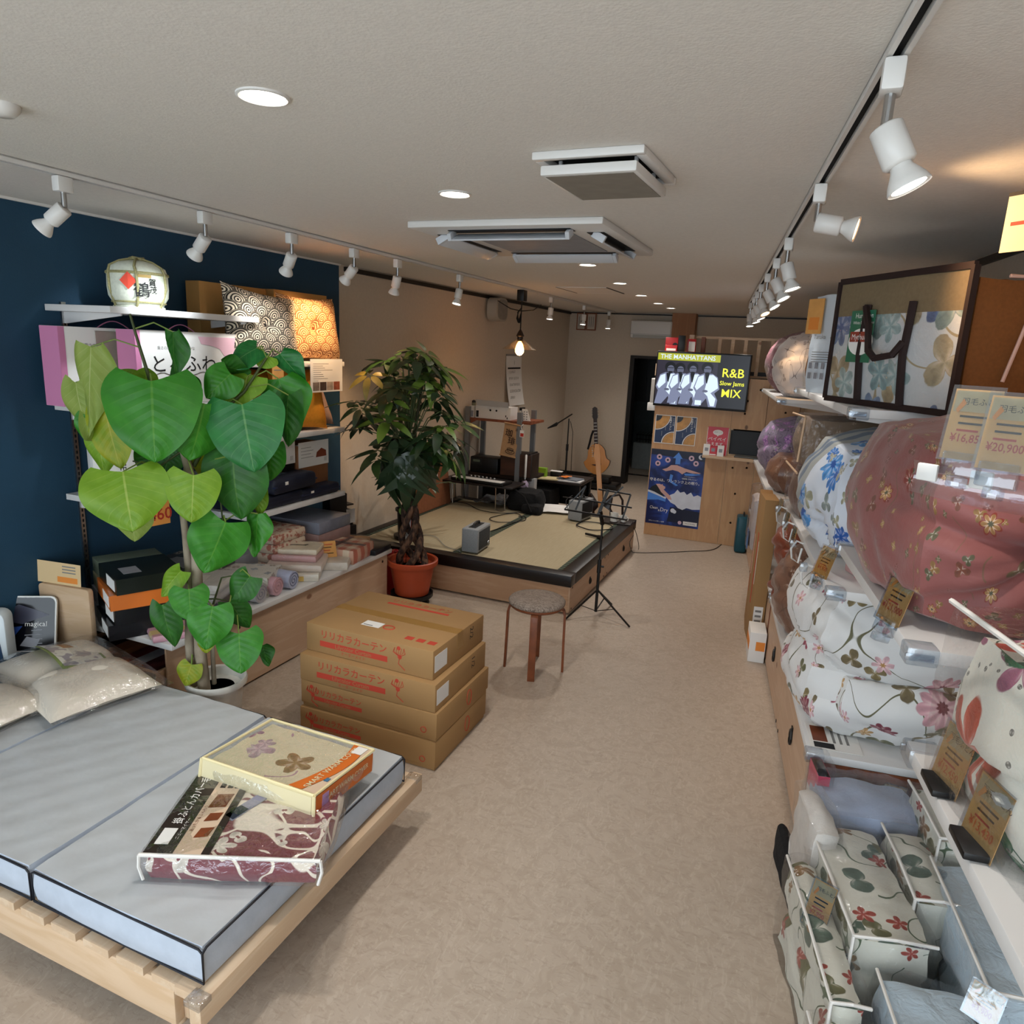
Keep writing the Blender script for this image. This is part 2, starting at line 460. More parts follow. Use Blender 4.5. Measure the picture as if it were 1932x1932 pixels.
# trims
struct('trim_1', MB().box(XW, XW + .02, 4.75, YB, CZ - .045, CZ - .012), MATS['dark_trim'], 'black picture rail under the ceiling on the left wall')
struct('trim_2', MB().box(XW, .5, YB - .012, YB, CZ - .03, CZ - .012), MATS['dark_trim'], 'thin dark rail under the ceiling on the back wall')
struct('trim_3', MB().box(UW - .02, UW, -1.2, 10, CZ - .045, CZ - .012), MATS['dark_trim'], 'black picture rail under the ceiling on the right wall', rz=WEDGE)
struct('trim_4', MB().box(XW, XW + .012, -1.6, 4.7, CZ - .012, CZ), MATS['white_plastic'], 'thin white strip between blue wall and ceiling')
struct('baseboard_left', MB().box(XW, XW + .02, 6.7, YB, 0, .1), MATS['dark_trim'], 'black baseboard along the left wall')
struct('baseboard_back', MB().box(XW, -2.47, YB - .02, YB, 0, .1), MATS['dark_trim'], 'black baseboard along the back wall')
struct('wall_column', MB().box(-1.9, -1.585, YB - .18, YB - .001, 0, CZ), MATS['cedar'], 'square brown timber column against the back wall')
# ------------------------------------------------------------------ lights
def lamp(kind, name, loc, energy, color, dirv=(0, 0, -1), size=.05, cone=80, blend=.7, spread=None):
    d = bpy.data.lights.new(name, kind); d.energy = energy; d.color = color
    if kind == 'SPOT': d.spot_size = math.radians(cone); d.spot_blend = blend; d.shadow_soft_size = size
    elif kind == 'AREA':
        d.shape = 'DISK'; d.size = size
        if spread: d.spread = math.radians(spread)
    else: d.shadow_soft_size = size
    o = bpy.data.objects.new(name, d); COL.objects.link(o); o.location = loc
    o.rotation_euler = Vector(dirv).to_track_quat('-Z', 'Y').to_euler()
    return o
COOL, NEUT, WARM = (.86, .94, 1), (1, .95, .89), (1, .62, .32)
M('lamp_glow', '#ffffff', emit='#fff6e8', es=14, nz=None); M('lamp_glow_warm', '#ffffff', emit='#ffb46a', es=14, nz=None)
DL = [((-1.279, 1.466), 'nearest of the ceiling downlights, big and round above the bed aisle'), ((-1.326, 2.535), 'ceiling downlight beside the square ceiling vent'),
      ((-1.467, 4.694), 'ceiling downlight just beyond the big air conditioner panel'), ((-1.567, 5.928), 'ceiling downlight second past the air conditioner panel'),
      ((-1.666, 7.137), 'ceiling downlight third past the air conditioner panel'), ((-1.717, 8.203), 'second farthest of the ceiling downlights'), ((-1.723, 8.989), 'farthest of the ceiling downlights, in front of the timber column')]
p = thing('downlight', DL[0][1], 'ceiling light', (*DL[0][0], CZ), group='round ceiling downlights')
MB().lathe([(.05, .0), (.056, -.006), (.062, -.004), (.062, 0)], 28).build('trim_ring', MATS['white_plastic'], p, smooth=True)
MB().lathe([(.0001, -.002), (.05, -.002), (.05, 0)], 28).build('diffuser', MATS['lamp_glow'], p)
for i, (q, lb) in enumerate(DL):
    if i: dup(p, (*q, CZ), label=lb)
    lamp('AREA', 'downlight_light', (*q, CZ - .012), DOWN_W, NEUT, size=.1, spread=130)
# ------------------------------------------------------------------ track rails and spotlights
def rail(name, label, a, b):
    a, b = Vector(a), Vector(b); L = (b - a).length; d = b - a
    r = thing(name, label, 'track rail', a, math.atan2(-d.x, d.y))
    MB().box(-.018, -.0085, 0, L, -.02, 0).box(.0085, .018, 0, L, -.02, 0).box(-.018, .018, 0, L, -.006, 0).build('channel', MATS['white_plastic'], r)
    MB().box(-.008, .008, .002, L - .002, -.009, -.0062).build('slot', MATS['dark_void'], r)
    MB().box(-.019, .019, -.006, 0, -.021, 0).box(-.019, .019, L, L + .006, -.021, 0).build('end_cap', MATS['white_plastic'], r)
rail('track_rail', 'long white lighting track along the left side of the ceiling', (-2.6, 1.2, CZ), (-2.7, 10.0, CZ))
rail('track_rail', 'long white lighting track above the aisle by the right shelves', RS(.245, .1, CZ), RS(.315, 7.9, CZ))
def spot(loc, dirv, label, color, power, group, warm=False, cone=75):
    r = thing('spotlight', label, 'spotlight', loc, 0, group)
    MB().box(-.019, .019, -.03, .03, -.075, -.021).build('adapter', MATS['white_plastic'], r, bevel=.006)
    MB().cyl((0, 0, -.075), (0, 0, -.125), .0095, n=12).build('stem', MATS['chrome'], r)
    h = MB().lathe([(.0001, .0), (.026, 0), (.029, -.003), (.029, -.07), (.024, -.075), (.0001, -.075)], 20).build('lamp_head', MATS['white_plastic'], r, (0, 0, -.128), smooth=True)
    h.rotation_euler = Vector(dirv).to_track_quat('-Z', 'Y').to_euler()
    MB().lathe([(.0165, -.07), (.02, -.082), (.033, -.104), (.0375, -.116), (.037, -.119), (.0345, -.117), (.0001, -.1135)], 24).build('bulb', MATS['white_plastic'], h, smooth=True)
    MB().lathe([(.0001, -.1165), (.035, -.1165), (.035, -.115), (.0001, -.115)], 24).build('lens', MATS['lamp_glow_warm' if warm else 'lamp_glow'], h)
    dv = Vector(dirv).normalized()
    lamp('SPOT', 'spotlight_beam', Vector(loc) + Vector((0, 0, -.128)) + dv * .135, power, color, dv, .03, cone, .8)
GL, GR = 'white spotlights on the left track', 'white spotlights on the right track'
SL = [(1.926, (-.72, -.35, -.7), 'nearest spotlight on the left track, turned to the blue wall', COOL, 1.6), (2.598, (-.66, .1, -.6), 'spotlight on the left track above the sake barrel', COOL, 1.5),
      (3.19, (-.52, .25, -.62), 'spotlight on the left track aimed at the first wave cushion', NEUT, 1.2), (3.757, (-.62, .18, -.55), 'spotlight on the left track where the blue wall ends', WARM, 2.8),
      (4.253, (-.36, .2, -.9), 'spotlight on the left track just past the blue wall', WARM, 2.2), (5.178, (-.1, -.22, -1), 'spotlight on the left track below the air conditioner panel', NEUT, 1.8),
      (7.354, (-.04, -.1, -1), 'spotlight on the left track right behind the pendant lamp', NEUT, 1.0), (8.579, (-.04, -.1, -1), 'spotlight on the left track beside the framed certificates', NEUT, .9), (9.756, (-.02, -.08, -1), 'last spotlight at the far end of the left track', NEUT, .8)]
for y, d, lb, c, k in SL: spot((-2.6 - .1 * (y - 1.2) / 8.8, y, CZ), d, lb, c, SPOT_W * k, GL, c is WARM)
SR = [(1.533, (.42, -.12, -.85), 'nearest spotlight on the right track, shining white', NEUT, 1.4), (2.503, (.95, -.22, -.2), 'spotlight on the right track turned sideways with a warm beam', WARM, 1.5),
      (3.545, (.3, -.12, -.9), 'third spotlight from the camera on the right track', NEUT, 1.2), (4.242, (.45, -.2, -.85), 'fourth spotlight from the camera on the right track', NEUT, 1.2),
      (4.988, (.5, -.2, -.8), 'fifth spotlight from the camera on the right track', NEUT, 1.2), (5.7, (.35, -.3, -.8), 'warm spotlight sixth from the camera on the right track', WARM, 1.0), (6.3, (.4, -.1, -.9), 'seventh spotlight from the camera on the right track', NEUT, 1.1),
      (6.82, (.3, -.1, -.9), 'last but one spotlight on the right track', NEUT, 1.0), (7.57, (.1, -.15, -1), 'last spotlight on the right track before the service counter', NEUT, 1.0)]
for v, d, lb, c, k in SR:
    dv = NU * d[0] + AV * d[1] + Vector((0, 0, d[2]))
    spot(RS(.245 + .009 * v, v, CZ), dv, lb, c, SPOT_W * k, GR, c is WARM, 105 if c is WARM else 80)
# pendant
pd = thing('pendant_lamp', 'small pendant lamp with clear flared glass shade and glowing bulb', 'pendant lamp', (-2.662, 6.512, CZ - .021))
MB().box(-.035, .035, -.045, .045, -.1, 0).build('mount', MATS['black_plastic'], pd, bevel=.004)
MB().tube([(0, 0, -.1), (0, 0, -.36)], .006, 6).build('cord', MATS['black_plastic'], pd)
b = MB()
for i in range(5): b.tube([(.0, 0, -.16), (-.03 - .006 * i, .01 * i, -.2), (-.045 + .004 * i, 0, -.26), (-.02, .01 * (i - 2), -.3), (0, 0, -.2)], .005, 5)
b.tube([(-.25, 0, -.1), (-.12, .02, -.17), (0, 0, -.19), (.12, 0, -.18), (.2, 0, -.13)], .005, 5)
b.build('spare_cord', MATS['black_plastic'], pd)
MB().lathe([(.006, -.36), (.02, -.38), (.04, -.42), (.028, -.43), (.03, -.47), (.0001, -.47)], 16).build('socket', M('socket_brown', '#2a1a12', .4), pd, smooth=True)
MB().lathe([(.03, -.45), (.034, -.452), (.165, -.545), (.163, -.549), (.03, -.456)], 32).build('shade', film('shade_glass', (.95, .85, .7, 1), .5, .12), pd, smooth=True)
MB().lathe([(.012, -.47), (.03, -.5), (.042, -.54), (.04, -.575), (.02, -.6), (.0001, -.605)], 18).build('bulb', M('bulb_glow', '#ffffff', emit='#ffb870', es=22, nz=None), pd, smooth=True)
lamp('POINT', 'pendant_light', (-2.662, 6.512, CZ - .56), 16, (1, .66, .36), size=.045)
# ceiling vent, cassette air conditioner, hatch, sensor
vt = thing('ceiling_vent', 'square ceiling vent with a lowered grey cover panel', 'vent', (-.66, 2.25, CZ), math.radians(-2))
MB().box(-.165, .165, -.2, -.175, -.022, 0).box(-.165, .165, .175, .2, -.022, 0).box(-.165, -.135, -.175, .175, -.022, 0).box(.135, .165, -.175, .175, -.022, 0).build('frame', MATS['white_plastic'], vt, bevel=.004)
MB().box(-.135, .135, -.175, .175, -.004, -.001).build('opening', MATS['dark_void'], vt)
MB().box(-.143, .143, -.185, .168, -.062, -.034).build('cover_panel', MATS['white_plastic'], vt, bevel=.005)
MB().box(-.13, .13, -.172, .155, -.0635, -.0622).build('cover_inset', M('vent_grey', '#8a857c', .6), vt)
MB().box(-.12, -.11, -.1, -.09, -.036, -.004).box(.11, .12, -.1, -.09, -.036, -.004).box(-.12, -.11, .1, .11, -.036, -.004).box(.11, .12, .1, .11, -.036, -.004).build('hanger', MATS['white_metal'], vt)
ac = thing('ceiling_air_conditioner', 'large square four way cassette air conditioner panel on the ceiling', 'air conditioner', (-1.37, 3.55, CZ))
MB().box(-.47, .47, -.5, .5, -.03, 0).build('panel', MATS['white_plastic'], ac, bevel=.006)
MB().box(-.27, .27, -.3, .3, -.034, -.031).build('intake_grille', M('grille_grey', '#8b8f96', .5, bump=(200, .4, .002)), ac)
M('louver_dark', '#1b1c1e', .6)
for q, nm in (((-.3, .3, -.42, -.34), 0), ((-.3, .3, .34, .42), 0), ((-.42, -.34, -.3, .3), 1), ((.34, .42, -.3, .3), 1)):
    MB().box(q[0], q[1], q[2], q[3], -.0325, -.0305).build('outlet', MATS['louver_dark'], ac)
    cx, cy = (q[0] + q[1]) / 2, (q[2] + q[3]) / 2
    o = MB().box(-.28, .28, -.042, .03, -.004, .004).box(-.3, -.28, -.042, .02, -.004, .03).box(.28, .3, -.042, .02, -.004, .03).build('flap', M('flap_white', '#c3c7cc', .35, nz=None), ac, (cx, cy, -.055), bevel=.002)
    o.rotation_euler = (math.radians(28), 0, {(0, True): 0, (0, False): PI, (1, True): -PI / 2, (1, False): PI / 2}[(nm, (cy if nm == 0 else cx) < 0)])
ht = thing('ceiling_hatch', 'square access hatch outlined in the ceiling near the pendant lamp', 'hatch', (-2.03, 6.65, CZ))
MB().box(-.23, .23, -.3, .3, -.004, 0).build('panel', MATS['ceiling_white'], ht)
MB().box(-.24, -.23, -.31, .31, -.006, 0).box(.23, .24, -.31, .31, -.006, 0).build('side_gap', MATS['dark_trim'], ht)
MB().box(-.24, .24, -.31, -.3, -.005, 0).box(-.24, .24, .3, .31, -.005, 0).build('rim', MATS['white_metal'], ht)
q = at(0, 196, z=CZ)
sn = thing('smoke_detector', 'small white ceiling detector at the left edge of the picture', 'detector', q)
MB().lathe([(.045, 0), (.045, -.012), (.03, -.028), (.0001, -.03)], 20).build('body', MATS['white_plastic'], sn, smooth=True)
# ================================================================== LEFT SIDE: wall shelving and its goods
M('card_brown', '#b0824f', .85, nz=(25, .1)); M('card_box', '#b5884f', .85, nz=(9, .08)); M('paper_white', '#e4e2de', .8, nz=None)
M('ink_black', '#141416', .7, nz=None); M('ink_grey', '#7d7b78', .8, nz=None); M('ink_red', '#b8372a', .7, nz=None); M('print_orange', '#e0893a', .7, nz=None)
M('tag_orange', '#dda35c', .75, nz=(20, .1)); M('tag_pale', '#d6b98c', .75, nz=None); M('pink_box', '#c87fa6', .6, nz=None); M('pink_pale', '#e7bccb', .6, nz=None)
M('navy', '#10172c', .6, nz=(60, .2)); M('grey_box', '#8f9097', .6); M('kraft_dark', '#8a5a38', .8)
CF = film()
for i, y in enumerate((2.465, 3.268, 4.07)):
    r = thing('shelf_upright', ['slotted metal upright on the blue wall, nearest of the three', 'slotted metal upright in the middle of the blue wall', 'slotted metal upright nearest to the beige wall'][i], 'upright', (XW, y, .45), group='slotted uprights on the blue wall')
    MB().box(0, .012, -.012, .012, 0, 1.56).build('rail', MATS['chrome'], r)
    b = MB()
    for k in range(56): b.box(.0121, .0128, -.004, .004, .02 + k * .0275, .035 + k * .0275)
    b.build('slots', MATS['dark_void'], r)['kind'] = 'stuff'
def shelf(y0, y1, zt, label, ups, depth=.44, name='wall_shelf'):
    r = thing(name, label, 'shelf', (XW, (y0 + y1) / 2, zt), group='white shelves on the blue wall')
    L = (y1 - y0) / 2
    MB().box(.005, depth, -L, L, -.03, 0).build('board', MATS['white_metal'], r, bevel=.002)
    for u in ups:
        y = u - (y0 + y1) / 2
        MB().prism([(.01, -.03), (depth - .04, -.03), (depth - .04, -.04), (.03, -.085), (.01, -.085)], y - .004, y + .004).build('bracket', MATS['white_metal'], r)
shelf(2.375, 3.33, 1.995, 'highest white wall shelf, under the sake barrel', (2.465, 3.268))
shelf(3.2, 4.14, 1.745, 'white wall shelf holding the two wave cushions', (3.268, 4.07))
shelf(2.375, 3.33, 1.525, 'white wall shelf holding the pink pillow boxes', (2.465, 3.22))
shelf(3.2, 4.14, 1.30, 'white wall shelf holding the mustard cushion', (3.32, 4.07))
shelf(2.39, 3.33, 1.072, 'white wall shelf under the tall white pillow box', (2.465, 3.22))
shelf(3.2, 4.14, .845, 'lowest white wall shelf, holding navy cases', (3.32, 4.07))
# sake barrel
br = thing('sake_barrel', 'straw wrapped sake barrel with black brush characters on the top shelf', 'barrel', (-3.2, 2.72, 1.996))
M('straw_white', '#d8dccb', .85, nz=(60, .12), bump=(300, .3, .002)); M('straw_rope', '#a8a274', .9, nz=(150, .3), bump=(300, .8, .004))
MB().lathe([(.105, 0), (.118, .03), (.136, .06), (.14, .1), (.138, .17), (.128, .2), (.09, .222), (.03, .235), (.0001, .236)], 32).build('body', MATS['straw_white'], br, smooth=True)
MB().lathe([(.112, 0), (.119, .004), (.119, .012), (.112, .016)], 32).build('base_band', MATS['straw_white'], br, smooth=True)
b = MB()
for z, r in ((.032, .121), (.168, .14), (.172, .139)): b.tube([(r * math.cos(k * PI / 16), r * math.sin(k * PI / 16), z) for k in range(32)], .005, 6, True)
for k in range(6):
    a = k * PI / 3 + .25
    b.tube([((r + .004) * math.cos(a + s), (r + .004) * math.sin(a + s), z) for r, z, s in ((.11, .01, 0), (.122, .04, .05), (.14, .1, .08), (.139, .17, .05), (.128, .2, 0), (.08, .226, 0), (.02, .242, 0))], .0065, 6)
b.tube([(.03 * math.cos(k), .03 * math.sin(k), .24 + .004 * (k % 2)) for k in range(6)], .01, 6, True)
b.build('rope', MATS['straw_rope'], br, smooth=True)
pm = Vector((.72, -.69, 0)).normalized(); prz = math.atan2(pm.x, -pm.y)
lb = put('front_label', bpy.data.meshes.new('front_label'), None, br, (0, 0, 0), prz)
def bend(o, r):           # wrap flat lettering round the barrel
    o2 = o.matrix_basis.copy()
    for v in o.data.vertices:
        q = o2 @ v.co; a = q.x / r; d = r - q.y - r
        v.co = Vector((math.sin(a) * (r + .0005 - q.y), -math.cos(a) * (r + .0005 - q.y), q.z))
    o.matrix_basis = Matrix()
def wrapped(name, pts, mat, r=.1425):
    b = MB(); b.add([(x, -.0006 * (k + 1) * 0, z) for k, (x, z) in enumerate(pts)], [tuple(range(len(pts)))])
    o = b.build(name, mat, lb); bend(o, r); return o
wrapped('red_diamond', [(-.075, .13), (-.035, .172), (.005, .13), (-.035, .088)][::-1], M('diamond_red', '#d8452c', .5, nz=None), .1445)
wrapped('gold_band', [(.0, .148), (.07, .148), (.07, .162), (0, .162)], M('gold_print', '#9a7d38', .5, nz=None), .144)
for t, z, s, x in (('鶴', .085, .075, .025), ('賀', .125, .038, .075), ('茂', .09, .038, .078)):
    o = text('brush_character', t, s, MATS['ink_black'], lb, (x, 0, z), bold=.02); bend(o, .1435)
lb.location = (0, 0, 0)
# pink pillow boxes
def pink_box(y, x, label, w=.69):
    r = thing('pillow_box', label, 'box', (x, y, 1.526), PI / 2 * 1, 'pink pillow boxes')
    # local: x along the wall, -y towards the room
    MB().box(-w / 2, w / 2, 0, .125, 0, .37).build('box', MATS['paper_white'], r, bevel=.002)
    MB().box(-w / 2 - .001, -w / 2, .001, .124, .001, .369).box(-w / 2 - .001, -w / 2 + .03, -.001, .0, .001, .369).build('pink_end', MATS['pink_box'], r)
    pts = [(w / 2, .348)] + [(w / 2 - .34 + .34 * k / 10, .348) for k in range(0)]
    poly('pink_swirl', MATS['pink_pale'], r, [(w / 2 - .3, .348), (w / 2 - .28, .31), (w / 2 - .2, .3), (w / 2 - .15, .285), (w / 2 - .12, .25), (w / 2 - .06, .235), (w / 2, .23), (w / 2, .348)])
    poly('pink_swirl', MATS['pink_pale'], r, [(-w / 2 + .03, .002), (-w / 2 + .03, .12), (-w / 2 + .08, .1), (-w / 2 + .14, .05), (-w / 2 + .24, .04), (-w / 2 + .32, .002)])
    text('lettering', 'とろふわ', .095, MATS['ink_black'], r, (-.05, -.002, .2), sx=1.15); text('lettering', 'まくら', .05, MATS['ink_grey'], r, (-.13, -.002, .115))
    text('lettering', '重さのばらつきやわらかな', .02, MATS['ink_grey'], r, (-.1, -.002, .285)); text('lettering', 'サイズ 50×35', .022, MATS['ink_grey'], r, (.2, -.002, .165)); text('lettering', 'catchmoon', .02, MATS['ink_grey'], r, (.26, -.002, .3))
    MB().tube([(-.23 + .46 * k / 20, -.002, .155 + .008 * math.sin(k * 1.1)) for k in range(21)], .0015, 4).build('flourish', MATS['ink_black'], r)
    poly('pillow_picture', M('pillow_print', '#dfe3df', .7, nz=None), r, [(.08, .02), (.06, .08), (.1, .12), (.2, .125), (.29, .11), (.3, .03), (.2, .01)], y=-.0024)
    MB().tube([(-.09 + .18 * k / 10, .07, .37 + .035 * math.sin(PI * k / 10)) for k in range(11)], .003, 5).build('handle', MATS['pink_box'], r)
    return r
r1 = pink_box(2.645, -3.235, 'nearer pink and white pillow box with a grey sample cloth over it')
MB().box(-.16, .2, -.006, -.003, .15, .352).box(-.16, .2, -.003, .06, .352, .355).build('sample_cloth', M('cloth_taupe', '#a79a90', .9, bump=(300, .5, .002)), r1)
pink_box(2.91, -3.065, 'farther pink and white pillow box beneath the wave cushions')
# tall white pillow box on the shelf below
r = thing('pillow_box', 'tall white box printed BALANCE PILLOW, standing at the shelf end', 'box', (-3.2, 2.5, 1.073), math.radians(64))
MB().box(-.1, .1, -.06, .06, 0, .36).build('box', MATS['paper_white'], r, bevel=.002)
text('lettering', 'BALANCE', .04, MATS['ink_black'], r, (.03, -.0612, .22), rot=(PI / 2, PI / 2, 0)); text('lettering', 'PILLOW', .025, MATS['ink_black'], r, (-.005, -.0612, .265), rot=(PI / 2, PI / 2, 0))
poly('pillow_picture', M('print_taupe', '#8d8284', .7, nz=None), r, [(-.02, .115), (.01, .13), (.03, .11), (.035, .07), (.055, .02), (.04, .01), (.02, .02), (.01, .06), (-.02, .09)], y=-.0606)
# cardboard behind the cushions
r = thing('open_carton', 'folded open brown carton standing behind the wave cushions', 'box', (-3.28, 3.79, 1.746), PI / 2)
MB().box(-.6, -.06, 0, .1, 0, .435).build('left_half', MATS['card_box'], r); MB().box(-.02, .52, -.03, .1, 0, .44).build('right_half', MATS['card_box'], r); MB().box(-.06, -.02, .03, .1, 0, .425).build('fold', MATS['card_box'], r)
# wave cushions (seigaiha)
def seig(name, dark, light):
    def fn(nt, b):
        x, y, _ = split(nt, coords(nt, 'UV', scale=(9.3, 9.3, 1)))
        y = y * 2.0
        out = None
        val = None
        for k in (2, 1, 0):
            row = y.fl() + float(k) - 0.0
            odd = (row * .5).fr() * 2.0
            cx = ((x - odd * .5).fl() + .5) + odd * .5
            dx = x - cx; dy = (y - row) * .5
            d = (dx * dx + dy * dy).sq()
            ring = (d * 7.6).fr().step(.38, .58)
            ring = ring * d.lt(.47)
            inside = d.lt(.5) * (y.lt(row + 50.0))
            if val is None: val = ring
            else: val = inside * ring + (inside * -1.0 + 1.0) * val
        c = mixc(nt, val, dark, light)
        bumpify(nt, b, tnoise(nt, coords(nt, 'UV'), 60, 3), .15, .004)
        return c
    return M(name, rough=.85, fn=fn)
seig('wave_black', '#2b2622', '#e2d4bd'); seig('wave_brown', '#7d4322', '#e8c08c')
def cushion(name, loc, rz, tilt, w, h, t, mat, label, group, tuft, seed=0, roll=0):
    r = thing(name, label, 'cushion', loc, rz, group, rot=(-tilt, roll, rz))
    o = smooth_obj('cover', pillow_mb(w, h, t, 22, .008, seed, tuft), mat, r)
    if tuft: MB().lathe([(.0001, .004), (.008, .003), (.01, -.002), (.0001, -.003)], 10).build('button', mat, r, (0, -t * .19, h / 2)).rotation_euler = (PI / 2, 0, 0)
    return r
cushion('wave_cushion', (-3.06, 3.45, 1.746), PI / 2 - .12, math.radians(10), .56, .42, .17, MATS['wave_black'], 'square tufted cushion with black wave pattern, the left one of two', 'wave pattern cushions', True, roll=math.radians(6))
cushion('wave_cushion', (-3.07, 3.93, 1.746), PI / 2 - .05, math.radians(9), .54, .42, .17, MATS['wave_brown'], 'square tufted cushion with brown wave pattern, the right one of two', 'wave pattern cushions', True, 3)
M('mustard', '#d78a1f', .85, nz=(60, .1), bump=(200, .3, .003)); M('taupe_fabric', '#a5897f', .9, nz=(60, .1), bump=(200, .3, .003))
M('dark_fabric', '#3a3235', .9, nz=(60, .1))
cushion('mustard_cushion', (-3.06, 3.78, 1.301), PI / 2 - .25, math.radians(10), .42, .41, .15, MATS['mustard'], 'mustard yellow cushion with ruffled edge on the middle shelf', None, False, 5)
cushion('mustard_cushion', (-3.2, 3.62, 1.301), PI / 2 - .5, math.radians(12), .38, .41, .1, MATS['mustard'], 'second mustard cushion tucked behind the ruffled one', None, False, 8)
cushion('taupe_cushion', (-3.14, 4.02, 1.301), PI / 2 - .1, math.radians(24), .38, .42, .13, MATS['taupe_fabric'], 'dusty pink cushion leaning behind the mustard cushion', None, False, 9)
r = thing('lap_pillow', 'dark brown pillow lying on the mustard cushion shelf behind the big plant', 'pillow', (-3.2, 3.37, 1.301)); soft('cover', (.26, .3, .2), MATS['dark_fabric'], r, (0, 0, 0), t=.5, seed=4)
# hanging info sheet and tags on the shelf
r = thing('info_sheet', 'white information sheet with small photographs hanging below the cushion shelf', 'sign', at(617, 745, x=-2.962), PI / 2)
sheet('paper', MATS['paper_white'], r, -.168, .168, .02, .232, 0)
for k in range(9): sheet('text_line', MATS['ink_grey'], r, -.14, -.14 + (.16, .1, .12, .2, .08, .1, .11, .15, .05)[k], .2 - k * .0135, .203 - k * .0135, -.0009, .0003)
for k, c in enumerate(('#8a7a70', '#4b3a36', '#b8a596', '#a0563f')): sheet('photo', M('photo_%d' % k, c, .6, nz=(30, .4)), r, -.145 + k * .072, -.078 + k * .072, .03, .085, -.0009, .0003)
r = thing('price_tag', 'small orange paper tag hanging above the mustard cushion', 'tag', at(525, 725, x=-2.962), PI / 2)
sheet('card', MATS['tag_orange'], r, -.05, .05, 0, .12, 0); text('price', '1,980', .03, MATS['ink_red'], r, (0, -.0014, .03)); sheet('text_line', MATS['ink_grey'], r, -.035, .03, .08, .086, -.0009, .0003)
r = thing('price_card', 'orange price card with big red figures 460 below the white pillow box shelf', 'tag', at(292, 992, x=-2.955), PI / 2 - .15)
sheet('card', M('card_fluo', '#e89a4a', .7, nz=None), r, -.11, .085, 0, .15, 0); text('price', '¥4,460', .085, MATS['ink_red'], r, (-.02, -.0015, .052), bold=.03); text('lettering', 'Prices', .035, MATS['ink_black'], r, (.02, -.0015, .12))
# shoe-box sized packs and navy cases on the lowest shelf
def label_box(loc, rz, w, d, h, body, label):
    r = thing('slipper_box', label, 'box', loc, rz, 'boxes with white labels')
    MB().box(-w / 2, w / 2, 0, d, 0, h).build('box', body, r, bevel=.002)
    sheet('label', MATS['paper_white'], r, -w / 2 - .005, w / 2 + .005, h - .15, h + .02, -.001, .001)
    MB().box(-w / 2, w / 2, -.001, .03, h, h + .002).build('label_fold', MATS['paper_white'], r)
    for k in range(4): sheet('text_line', MATS['ink_grey'], r, -w / 2 + .02, -w / 2 + (.1, .12, .1, .12)[k] * w / .25, h - .02 - k * .022, h - .017 - k * .022, -.0022, .0003)
    sheet('qr_blank', M('print_pale', '#c8c6c2', .7, nz=None), r, w / 2 - .045, w / 2 - .015, h - .13, h - .1, -.0022, .0003)
    return r
r = label_box((-3.12, 3.69, .846), PI / 2, .17, .2, .385, MATS['black_plastic'], 'dark box with a white label, the left one of two')
r = label_box((-3.1, 3.95, .846), PI / 2, .31, .2, .345, MATS['kraft_dark'], 'brown box with a white label picturing a shoe, the right one')
poly('shoe_picture', M('shoe_print', '#84402c', .6, nz=None), r, [(.02, .25), (.03, .285), (.08, .31), (.13, .29), (.135, .25)], y=-.0026)
M('navy_seam', '#1b2545', .5, nz=None)
def case(loc, rz, w, d, h, label, tilt=0):
    r = thing('navy_case', label, 'case', loc, rz, 'navy zip cases on the lowest shelf', rot=(0, tilt, rz))
    MB().box(-w / 2, w / 2, -d / 2, d / 2, 0, h).build('case', MATS['navy'], r, bevel=h * .3, seg=3)
    x, y = w / 2 - h * .05, d / 2 - h * .05
    MB().tube([(-x, -y, h * .5), (x, -y, h * .5), (x, y, h * .5), (-x, y, h * .5)], .006, 6, True).build('zip', MATS['navy_seam'], r)
    MB().box(-.06, .03, -.05, .05, h, h + .001).build('pocket_window', M('window_grey', '#4a5468', .3, nz=None), r); MB().box(-w / 2 + .1, -w / 2 + .13, -d / 2 - .001, -d / 2 + .002, h * .55, h * .75).build('zip_tag', MATS['paper_white'], r)
case((-3.17, 3.47, .846), PI / 2, .5, .34, .085, 'navy zip case lying at the front, lowest of the pile'); case((-3.17, 3.9, .846), PI / 2, .42, .34, .07, 'navy zip case lying flat at the right end of the shelf')
case((-3.13, 3.62, .933), PI / 2 + .05, .44, .3, .1, 'thick navy zip case on top of the pile', 0)
# ------------------------------------------------------------------ low cabinet under the shelves
cab = thing('low_cabinet', 'long low cabinet with plywood front and white top against the blue wall', 'cabinet', (-3.04, 3.27, 0))
MB().box(-.378, .39, -.97, .97, .415, .445).build('top_board', MATS['white_metal'], cab, bevel=.003)
MB().box(.335, .355, -.55, .96, .015, .41).build('front_panel', MATS['plywood_front'], cab)
MB().box(.33, .34, -.96, -.56, .015, .41).build('front_panel', MATS['plywood_front'], cab)
MB().box(-.37, .335, .94, .96, .015, .41).build('side_panel', MATS['plywood_side'], cab); MB().box(-.37, .33, -.60, -.58, .0, .41).build('side_panel', MATS['plywood_side'], cab)
MB().box(-.37, .32, -.58, .94, 0, .02).build('plinth', MATS['dark_trim'], cab)
for y, z in ((.9, .36), (-.5, .36), (-.62, .36), (.9, .06)):
    MB().lathe([(.009, 0), (.009, .002), (.0001, .003)], 12).build('screw_cap', MATS['dark_trim'], cab, (.355 if y > -.56 else .34, y, z)).rotation_euler = (0, PI / 2, 0)
cr = thing('wooden_crate', 'open wooden crate of red boxes on the floor under the cabinet end', 'crate', (-3.02, 2.27, 0))
